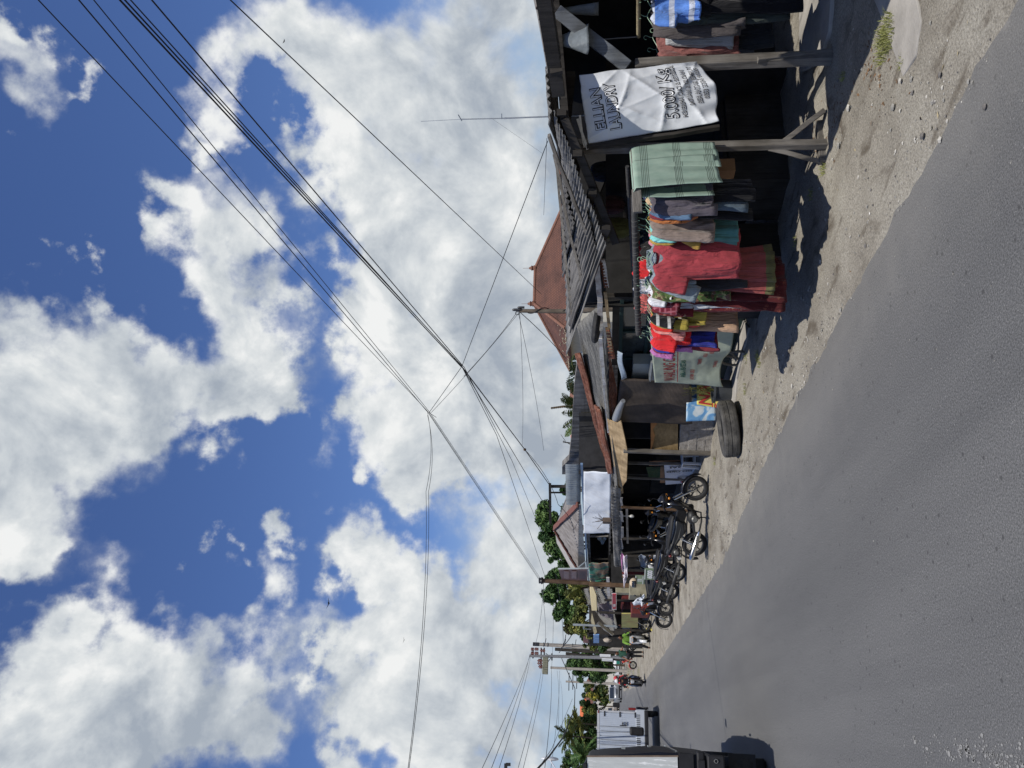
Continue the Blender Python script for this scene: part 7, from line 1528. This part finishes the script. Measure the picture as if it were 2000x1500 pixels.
for x, y in ((-.36, 12.2), (-1.85, 12.2), (-.36, 15.1), (-1.85, 15.1)): vwheel(vn, V((x, y, .33)), .33, .2)
# white box truck ahead
tk = thing('box_truck', 'white box truck with ribbed rear doors and locking bars ahead on the road', 'truck', (-.35, 36, 0))
TW = pm('white ribbed box', (.40, .44, .50), .45, .06, 3, dirt=(.45, .45, .45), dirt_amt=.3)
part(tk, 'box', TW, lambda mb: (mb.box((-.22, 36.4, 1.62), (1.86, 3.3, 1.84)), [mb.box((.72, 35.0 + .3 * k, 1.6), (.03, .05, 1.7)) for k in range(10)]), bevel=.015)
part(tk, 'rear_frame', pm('grey door frame', (.42, .43, .45), .5, .1), lambda mb: (mb.box((-.22, 34.73, 2.50), (1.88, .05, .10)), mb.box((.70, 34.73, 1.6), (.06, .05, 1.8)), mb.box((-.22, 34.73, .70), (1.88, .05, .10)), mb.box((-1.13, 34.73, 1.6), (.06, .05, 1.8))))
for s in (-1, 1): part(tk, 'rear_door', TW, lambda mb: (mb.box((-.22 + s * .44, 34.74, 1.6), (.85, .05, 1.68)), [mb.box((-.22 + s * .44 - .38 + .07 * k, 34.71, 1.6), (.03, .02, 1.62)) for k in range(12)]))
for x in (.12, -.06, -.38, -.56): part(tk, 'locking_bar', STEEL, lambda mb: mb.tube([V((x, 34.68, .8)), V((x, 34.68, 2.42))], .014, 6))
for z in (2.25, 1.62, 1.0): part(tk, 'hinge', ENGD, lambda mb: mb.box((.60, 34.70, z), (.20, .03, .05)))
part(tk, 'door_handle', INK, lambda mb: (mb.box((.18, 34.67, 1.5), (.03, .03, .26)), mb.box((.25, 34.67, 1.38), (.14, .03, .03)), mb.box((.25, 34.67, 1.52), (.12, .03, .03))))
tl = part(tk, 'tail_lamp', REDL, lambda mb: mb.box((.83, 34.72, 1.12), (.10, .06, .30)), bevel=.02)
part(tl, 'lens', LENS, lambda mb: (mb.box((.83, 34.685, 1.02), (.09, .01, .06)), mb.box((.83, 34.70, 1.36), (.12, .05, .12))))
part(tl, 'amber_lens', ORNG, lambda mb: mb.box((.83, 34.685, 1.13), (.09, .01, .07)))
part(tk, 'lower_body', pm('grey white body', (.42, .45, .49), .4, .06), lambda mb: mb.box((-.18, 36.2, .78), (2.02, 3.0, .42)), bevel=.04)
part(tk, 'bumper', TRIM, lambda mb: mb.box((-.2, 34.72, .55), (2.0, .12, .16)), bevel=.03)
part(tk, 'fender', TRIM, lambda mb: mb.grid(lambda u, v: V((.86 + .09 * v, 36.0 + .55 * cos(pi * u), .42 + .48 * sin(pi * u))), 16, 2), solid=.02)
part(tk, 'cab', WHP, lambda mb: mb.box((-.2, 38.8, 1.25), (1.75, 1.5, 1.4)), bevel=.12)
tm_ = part(tk, 'mirror', TRIM, lambda mb: mb.box((1.06, 38.6, 1.72), (.2, .06, .32)), bevel=.03); part(tm_, 'mirror_arm', TRIM, lambda mb: mb.tube([V((.65, 38.6, 1.8)), V((1.0, 38.6, 1.82))], .014, 6))
part(tk, 'roof_marker', REDL, lambda mb: mb.box((.66, 34.70, 2.50), (.10, .02, .04)))
for x, y in ((.72, 36.0), (-1.12, 36.0), (.72, 38.9), (-1.12, 38.9)): vwheel(tk, V((x, y, .31)), .31, .2)

def car(label, cat, name, loc, heading, col, L_, Wd, Hh, roof, hood, group='vehicles down the road', stripe=None):
    """x forward; roof=(start,end) of the cabin along the length, hood height"""
    t = thing(name, label, cat, loc, heading, group, world=False)
    h0 = .22; f_, r_ = L_ / 2, -L_ / 2
    body = [(r_, h0 + .12), (r_ + .04, hood), (f_ - .05, hood * .96), (f_, h0 + .15), (f_ - .05, h0), (r_ + .05, h0)]
    part(t, 'body', col, lambda mb: mb.prism(body, Wd), bevel=.07, smooth=50)
    a, b = roof; cb_ = [(a - .04, hood - .03), (a + .10, Hh), (b - .25, Hh), (b + .35, hood - .03)]
    part(t, 'cabin', col, lambda mb: mb.prism(cb_, Wd * .90), bevel=.05, smooth=50)
    for s in (-1, 1): part(t, 'side_window', GLS, lambda mb: mb.prism([(a + .10, hood + .06), (a + .18, Hh - .1), (b - .28, Hh - .1), (b + .08, hood + .06)], .02, None, s * Wd * .45 - .01 + s * .004))
    yM = Wd * .40
    d_ = V((b + .35, 0, hood - .03)) - V((b - .25, 0, Hh)); n_ = V((-d_.z, 0, d_.x)).normalized(); n_ = n_ if n_.x > 0 else -n_; c0 = V((b - .25, 0, Hh)) + d_ * .12 + n_ * .012; c1 = V((b - .25, 0, Hh)) + d_ * .88 + n_ * .012
    part(t, 'windscreen', GLS, lambda mb: mb.add([c0 + V((0, -yM, 0)), c0 + V((0, yM, 0)), c1 + V((0, yM * 1.05, 0)), c1 + V((0, -yM * 1.05, 0))], [(0, 1, 2, 3)]), solid=.01)
    part(t, 'rear_window', GLS, lambda mb: mb.box((a + .02, 0, (hood + Hh) / 2 + .05), (.06, Wd * .7, (Hh - hood) * .55), Euler((0, radians(8), 0))))
    for s in (-1, 1):
        part(t, 'headlight', LENS, lambda mb: mb.ell((f_ - .06, s * Wd * .36, hood * .80), (.06, .14, .08), 12, 6), smooth=60)
        part(t, 'tail_lamp', REDL, lambda mb: mb.box((r_ + .03, s * Wd * .43, hood * .78), (.06, .14, .22)))
        part(t, 'mirror', TRIM, lambda mb: mb.ell((b + .12, s * (Wd / 2 + .08), hood + .10), (.06, .10, .07), 10, 6), smooth=60)
        for x in (r_ + L_ * .2, f_ - L_ * .19):
            T = V((x, s * (Wd / 2 - .08), .31))
            part(t, 'wheel', RUBBER, lambda mb: (mb.lathe([(0, -.09), (.2, -.09), (.29, -.09), (.31, -.05), (.31, .05), (.29, .09), (0, .09)], 22, Matrix.Translation(T) @ WM)), smooth=40)
    part(t, 'bumper', TRIM, lambda mb: (mb.box((f_ - .02, 0, .36), (.1, Wd * .92, .16)), mb.box((r_ + .02, 0, .36), (.1, Wd * .92, .16))), bevel=.03)
    part(t, 'grille', TRIM, lambda mb: mb.box((f_ - .015, 0, hood * .70), (.06, Wd * .4, .12)))
    if stripe: part(t, 'stripe', stripe, lambda mb: mb.box((0, 0, hood * .62), (L_ * 1.004, Wd * 1.008, hood * .38)))
    return t
SILV = pm('silver paint', (.32, .33, .34), .3, .1, 4, metal=.5)
GRN = pm('green livery', (.02, .16, .12), .4, .15, 3)
q = gd(1213, 1372); car('dark windowed silver car coming down the road right of the box truck', 'car', 'car', (4.6, 116, 0), -pi / 2 + .1, SILV, 4.2, 1.75, 1.72, (-1.9, .7), 1.0)
car('white minivan parked beyond the oncoming scooter', 'minivan', 'car', (7.9, 112, 0), -pi / 2 - .12, WHP, 4.3, 1.85, 1.95, (-2.0, 1.2), 1.05)
car('white sedan far down the road between silver car and white minivan', 'car', 'car', (6.0, 132, 0), -pi / 2 + .2, WHP, 4.2, 1.75, 1.5, (-1.5, .5), .92)
car('tan brown car at the road bend beside the box truck', 'car', 'car', (2.4, 138, 0), -pi / 2 + .1, pm('tan car paint', (.30, .26, .22), .4, .1), 4.4, 1.9, 1.9, (-1.9, .8), 1.1)
mb_ = car('white minibus with green bands parked beyond the poles', 'minibus', 'minibus', (9.0, 104, 0), -pi / 2 - .25, WHP, 5.2, 2.0, 2.2, (-2.5, 2.0), 1.1, stripe=GRN)
part(mb_, 'roof_board', GRN, lambda mb: mb.box((.6, 0, 2.45), (1.8, 1.0, .5)), bevel=.06)

# houses round the bend
for k, (ix, iy, y, w_, h_, rc, lb) in enumerate([(1148, 1348, 230, 9, 4.5, pm('dark brown roof', (.13, .06, .045), .85), 'far house with brown roof over the olive trees'), (1136, 1392, 240, 8, 6., pm('orange tile roof', (.50, .13, .05), .85), 'far house with orange roof left of the brown roofed one')]):
    p = ay(ix, iy, y); hh = thing('house', lb, 'house', (p.x, p.y, 0), 0, 'houses at the far bend'); zt = p.z
    part(hh, 'wall', pm('cream house wall', (.52, .50, .45), .9), lambda mb: mb.box((p.x, p.y + 3, zt / 2 - .6), (w_, 6, zt - 1.2 if zt > 2 else 2)))
    part(hh, 'roof', rc, lambda mb: mb.add([(p.x - w_ * .6, p.y - .5, zt - 1.4), (p.x + w_ * .6, p.y - .5, zt - 1.4), (p.x + w_ * .6, p.y + 6.5, zt - 1.4), (p.x - w_ * .6, p.y + 6.5, zt - 1.4), (p.x - w_ * .25, p.y + 3, zt + .6), (p.x + w_ * .25, p.y + 3, zt + .6)], [(0, 1, 5, 4), (1, 2, 5), (2, 3, 4, 5), (3, 0, 4), (0, 3, 2, 1)]))

# ================================================================ poles, transformer and wires
CP = pm('pale concrete pole', (.33, .30, .26), .9, .15, 4, dirt=(.2, .18, .16), dirt_amt=.5)
INS = pm('brown porcelain', (.10, .018, .016), .45, .2, spec=.3)
def insul(mb, p, h=.5, r=.09):
    mb.tube([p, p + V((0, 0, h))], r * .35, 8)
    for k in range(4): mb.lathe([(0, -.02), (r, -.03), (r * .8, .03), (0, .05)], 12, Matrix.Translation(p + V((0, 0, h * (.15 + .22 * k)))))
YP = 70; pb = ay(1225, 1268, YP); ptp = ay(1042, 1258, YP)
cpole = thing('utility_pole', 'tall tapered pale concrete utility pole behind the green jacketed man', 'pole', (pb.x, pb.y, 0))
part(cpole, 'shaft', CP, lambda mb: mb.tube([V((pb.x, YP, -.2)), ptp], [.24, .13], 16), smooth=50)
part(cpole, 'cap', BLACKM, lambda mb: mb.tube([ptp - V((0, 0, .5)), ptp + V((0, 0, .05))], .16, 12))
part(cpole, 'band', BLACKM, lambda mb: [mb.torus(.17, .03, 14, 6, Matrix.Translation(ptp - V((0, 0, d_)))) for d_ in (.9, 1.25, 2.6, 3.4)])
part(cpole, 'cable_bracket', BLACKM, lambda mb: [mb.beam(ptp + V((.0, 0, -d_)), ptp + V((.5, -.2, -d_ - .1)), .05, .05) for d_ in (1.0, 2.7, 3.6)])
Y2 = 76; tt_ = ay(1034, 1281, Y2); tb = ay(1215, 1284, Y2)
tp_ = thing('transformer_pole', 'transformer pole with red insulators left of the tall concrete pole', 'pole', (tb.x, tb.y, 0))
part(tp_, 'shaft', pm('grey steel lattice', (.25, .25, .25), .6, .2, metal=.3), lambda mb: mb.tube([V((tb.x, Y2, -.2)), tt_], [.2, .12], 10), smooth=50)
part(tp_, 'second_shaft', WDARK, lambda mb: (mb.tube([V((ay(1215, 1276, Y2).x, Y2, -.2)), ay(1084, 1268, Y2)], [.2, .15], 10), mb.tube([V((ay(1215, 1290, Y2).x, Y2, -.2)), ay(1105, 1276, Y2)], [.16, .13], 10)))
part(tp_, 'crossarm', ENGD, lambda mb: [mb.beam(ay(v, a, Y2), ay(v, b, Y2), .10, .12) for v, a, b in ((1041, 1266, 1286), (1057, 1265, 1304), (1063, 1265, 1306), (1078, 1276, 1290))])
part(tp_, 'strut', ENGD, lambda mb: [mb.beam(ay(*p_, Y2), ay(*q_, Y2), .06, .06) for p_, q_ in (((1066, 1276), (1076, 1284)), ((1067, 1297), (1076, 1285)), ((1041, 1282), (1057, 1284)))])
for ix, iy, h in ((1047, 1268, .4), (1047, 1276, .4), (1038, 1268, .3), (1038, 1276, .3), (1057, 1291, .6), (1057, 1296, .6), (1059, 1302, .6), (1060, 1271, .5), (1054, 1290, .4), (1056, 1303, .4)):
    part(tp_, 'insulator', INS, lambda mb: insul(mb, ay(ix + 5, iy, Y2), h, .16), smooth=50)
part(tp_, 'transformer', pm('olive grey tank', (.20, .20, .15), .6, .2), lambda mb: (mb.box(ay(1065, 1300, Y2), (1.5, .7, .5)), [mb.box(ay(1065, 1300, Y2) + V((-.6 + .2 * k, -.4, 0)), (.05, .12, .45)) for k in range(7)]), bevel=.04)
part(tp_, 'sign_plate', WHP, lambda mb: [mb.box(ay(1182 + 4 * k, 1281 + 8 * k, Y2) + V((0, -.25, 0)), (.25, .02, 1.0)) for k in range(2)])
p = ay(1075, 1304, 84); one('utility_pole', 'short pale concrete pole left of the transformer', 'pole', lambda mb: mb.tube([V((p.x, 84, -.2)), p], [.16, .12], 12), CP, smooth=50)
p = ay(1105, 1331, 128); fp = thing('utility_pole', 'slender far pole with crossarms behind the oncoming rider', 'pole', (p.x, 128, 0)); part(fp, 'shaft', CP, lambda mb: mb.tube([V((p.x, 128, -.2)), p], [.2, .14], 10)); part(fp, 'crossarm', ENGD, lambda mb: [mb.box(p + V((0, 0, -d_)), (2.6 - .3 * k, .12, .12)) for k, d_ in enumerate((.5, 1.1, 1.7))])
p = ax(1015, 607, 9.0); np_ = thing('utility_pole', 'gnarled wooden pole with twisted cable before the red roof', 'pole', (p.x, p.y, 0))
part(np_, 'shaft', wood('gnarled pole', (.17, .14, .11)), lambda mb: mb.tube([V((9, p.y, -.1)), V((9.03, p.y, 1.6)), V((8.97, p.y, 3.2)), p], [.07, .06, .055, .045], 10), smooth=50)
part(np_, 'twisted_cable', INK, lambda mb: mb.tube([p.lerp(V((9, p.y, 2.6)), t) + V((.065 * cos(16 * t), .065 * sin(16 * t), 0)) for t in [k / 30 for k in range(31)]], .012, 6), smooth=50)
part(np_, 'insulator', BLACKM, lambda mb: (insul(mb, p + V((0, -.05, .0)), .16, .035), insul(mb, p + V((.09, 0, -.1)), .14, .03), mb.torus(.05, .008, 12, 5, Matrix.Translation(p + V((-.06, 0, .05))) @ WM)), smooth=50)
wp_ = ax(1075, 950, 8.7); part(sh, 'roof_bracket', WDARK, lambda mb: (mb.beam(wp_ + V((0, -.3, 0)), ax(1075, 1022, 8.4), .10, .10), mb.beam(wp_, ax(1108, 950, 8.7), .10, .1), mb.beam(ax(1076, 962, 8.7), ax(1106, 962, 8.7), .06, .06)), label='dark timber cable bracket over the roof')

WIREK = pm('black cable', (.012, .012, .013), .6, .2)
WIREG = pm('grey cable', (.09, .095, .10), .6, .2)
def wire(label, pts, r, sag=.0, mat=None, group='overhead power cables', name='power_cable', n=24):
    mb = MB(); P_ = []
    for a, b in zip(pts, pts[1:]):
        for i in range(n + (b is pts[-1])): t = i / n; q = V(a).lerp(V(b), t); q.z -= sag * 4 * t * (1 - t); P_.append(q)
    mb.tube(P_, r, 6); return tag(mb.obj(name, mat or WIREK, smooth=60), label, 'cable', group)
def ext(a, b, k): a, b = V(a), V(b); return a + (a - b) * k
# bundle A: three thin lines down the road to the brown post
PA = ax(1056, 1134, 6.2); zA = 6.6
def atz(ix, iy, z): r_ = ray(ix, iy); t = (z - EYE) / r_.z; return V((r_.x * t, r_.y * t, z))
KA = ay(838, 806, 19.0)
for (ix, iy), dz, lb in (((75, 0), .0, 'topmost thin cable of the three running to the brown post'), ((155, 0), .05, 'middle cable of the three running to the brown post'), ((182, 0), -.06, 'lowest thin cable of the three running to the brown post')):
    a = atz(ix, iy, 7.2); wire(lb, [ext(a, KA, .25), KA + V((0, 0, dz * .5)), PA + V((0, 0, dz))], .006 if ix != 155 else .0075, .0)
# bundle B: thick twisted lines
KB = ay(902, 716, 16.0); PB = wp_ + V((0, 0, 0)); J2 = KB.lerp(PB, .62); J2 = ay(1025, 878, J2.y)
for (ix, iy), r_, off, lb in (((235, 0), .013, (0, 0, .02), 'upper thick black cable crossing the whole sky'), ((243, 0), .011, (.02, 0, .0), 'second thick black cable just under the upper one'), ((255, 0), .009, (-.02, 0, -.02), 'third thinner cable of the thick black bundle'), ((295, 0), .011, (0, 0, -.04), 'thick black cable set apart below the bundle')):
    a = atz(ix, iy, 6.8); wire(lb, [ext(a, KB, .25), KB + V(off)], r_ * .8, 0)
wire('thick black cable from the knot to the roof bracket', [KB, J2, PB], .014, 0)
wire('black cable from the knot to the bracket beam end', [KB, ay(1072, 1000, PB.y + 4)], .010, .0)
wire('black cable dropping from the joint to the hip roof', [J2, ay(1090, 985, 24), ax(1120, 1040, 7.2)], .009, .15)
wire('black cable running from the knot on to the brown post', [KB, ay(970, 850, 21), PA + V((.05, 0, -.25))], .008, .0)
wire('thin cable running from the knot past the dark tree', [KB + V((0, 0, -.05)), ay(1000, 900, 25), ay(1062, 1052, 46)], .008, .0)
part(bpy.data.objects['power_cable.004'] if 'power_cable.004' in bpy.data.objects else None, 'joint_clamp', WBROWN, lambda mb: mb.ell(J2, (.05, .06, .05), 8, 6))
# single lines
a = atz(450, 0, 5.6); b = ay(1042, 560, 17.5); wire('single thin cable from the top right down to the red roof', [ext(a, b, .3), b, ext(b, a, .08)], .0065, .0)
a = ax(1070, 275, 9.0); wire('thin service cable from the stall roof up to the cable knot', [a, KB, KA, ay(852, 815, 17.2)], .007, 0)
for dv, lb in ((0, 'upper of the paired cables crossing the road to the left'), (5, 'lower of the paired cables crossing the road to the left')):
    a = ay(835, 806 + dv, 17.0); b = ay(797 + dv * .4, 1500, 13); wire(lb, [a, ay(832 + dv, 960, 16.2), b, ext(b, a, .3)], .005, .1)
NP = ax(1018, 606, 9.0)
for (ix, iy, y), lb in (((842, 806, 17), 'thin wire from the gnarled pole up to the road cables'), ((906, 735, 15.2), 'thin wire from the gnarled pole to the thick bundle'), ((1020, 870, 27), 'thin level wire left from the gnarled pole'), ((1062, 880, 27), 'thin falling wire left from the gnarled pole'), ((1105, 700, 20), 'dark drop wire from the gnarled pole over the red roof')):
    wire(lb, [NP + V((0, 0, -.03 * len(lb) % .1)), ay(ix, iy, y)], .006 if 'dark' not in lb else .009, .05, WIREG if 'dark' not in lb else WIREK)
wire('thin level wire over the stall roof top at right', [ax(1068, 270, 9.3), ax(1062, 420, 12)], .005, 0, WIREG)
# lines between the poles and out to the left
PT = ptp; TT = tt_
for (p0_, p1_), r_, lb in ((((1062, 1135, 38), (1045, 1262, 70)), .012, 'cable from brown post to concrete pole top'), (((1058, 1150, 40), (1064, 1262, 70)), .012, 'lower cable from brown post to concrete pole'), (((1085, 1120, 44), (1100, 1262, 70)), .016, 'sagging cable between brown post and concrete pole'),
                            (((1034, 1281, 76), (960, 1500, 30)), .012, 'cable climbing left from the transformer pole top'), (((1036, 1283, 76), (975, 1500, 31)), .012, 'second cable climbing left from the transformer pole top'), (((1040, 1266, 70), (942, 1500, 30)), .012, 'cable climbing left from the concrete pole top'), (((1058, 1302, 76), (1012, 1500, 33)), .011, 'cable climbing left from the transformer insulators'), (((1062, 1302, 76), (1022, 1500, 34)), .011, 'second cable climbing left from the transformer'),
                            (((1079, 1110, 60), (1077, 1310, 80)), .014, 'level cable crossing behind the transformer pole'), (((1077, 1310, 80), (1064, 1500, 40)), .016, 'level cable running left past the palms'), (((1093, 1310, 80), (1076, 1500, 42)), .012, 'lower level cable running left past the palms'), (((1088, 1310, 85), (1090, 1420, 60)), .012, 'faint level cable left of the transformer'), (((1095, 1330, 110), (1098, 1420, 70)), .012, 'faint lower cable left of the slender far pole'), (((1105, 1240, 64), (1092, 1275, 74)), .03, 'looped dark cable between the two near poles'), (((1120, 1232, 60), (1096, 1266, 70)), .03, 'dark cable dropping right from the concrete pole')):
    wire(lb, [ay(*p0_), ay(*p1_)], r_, .12, WIREK if r_ > .0125 else WIREG)
wire('heavy sagging black cable curving over the palms at left', [ay(1097, 1286, 76), ay(1112, 1320, 66), ay(1123, 1345, 60), ay(1122, 1385, 50), ay(1100, 1440, 36), ay(1072, 1478, 28), ay(1040, 1512, 22)], .030, .0, n=10)
wire('thin wire following the heavy cable at left', [ay(1118, 1365, 56), ay(1078, 1462, 30), ay(1052, 1500, 24)], .010, .0, WIREG, n=10)
q_ = ay(986, 1570, 20); one('lamp_pole', 'dark arm end of a roadside pole at the photograph left edge', 'pole', lambda mb: (mb.tube([V((q_.x, 20, -.1)), q_ + V((0, 0, .3))], .08, 8), mb.beam(q_, ay(988, 1491, 20), .06, .07), mb.beam(ay(988, 1493, 20), ay(997, 1493, 20), .07, .07, up=(0, 1, 0))), ENGD)
one('street_lamp', 'pale street lamp head hanging beside the heavy black cable', 'street lamp', lambda mb: (mb.ell(ay(1074, 1482, 40), (.10, .25, .42), 12, 8), mb.tube([ay(1074, 1484, 40), ay(1084, 1500, 38)], .03, 6)), WHP, smooth=60)
for ix, iy, y, s in ((642, 1178, 60, .9), (789, 1250, 60, .5), (555, 80, 9, .12)):
    p = ay(ix, iy, y); mb = MB(); mb.add([p + V((-s * .5, 0, s * .15)), p + V((-.1 * s, s * .1, 0)), p + V((-.1 * s, -s * .12, 0)), p + V((s * .5, 0, s * .12)), p + V((.1 * s, s * .1, 0)), p + V((.1 * s, -s * .12, 0)), p + V((0, -s * .3, -.02)), p + V((0, s * .25, 0)), p + V((0, 0, -s * .1))], [(0, 1, 2), (3, 5, 4), (1, 4, 5, 2), (2, 5, 6), (1, 7, 4), (2, 6, 8), (8, 6, 5)])
    tag(mb.obj('bird', INK), {642: 'small dark bird gliding in the blue gap between clouds', 789: 'tiny dark bird before the white cloud', 555: 'bird perched on the single thin cable'}[ix], 'bird')
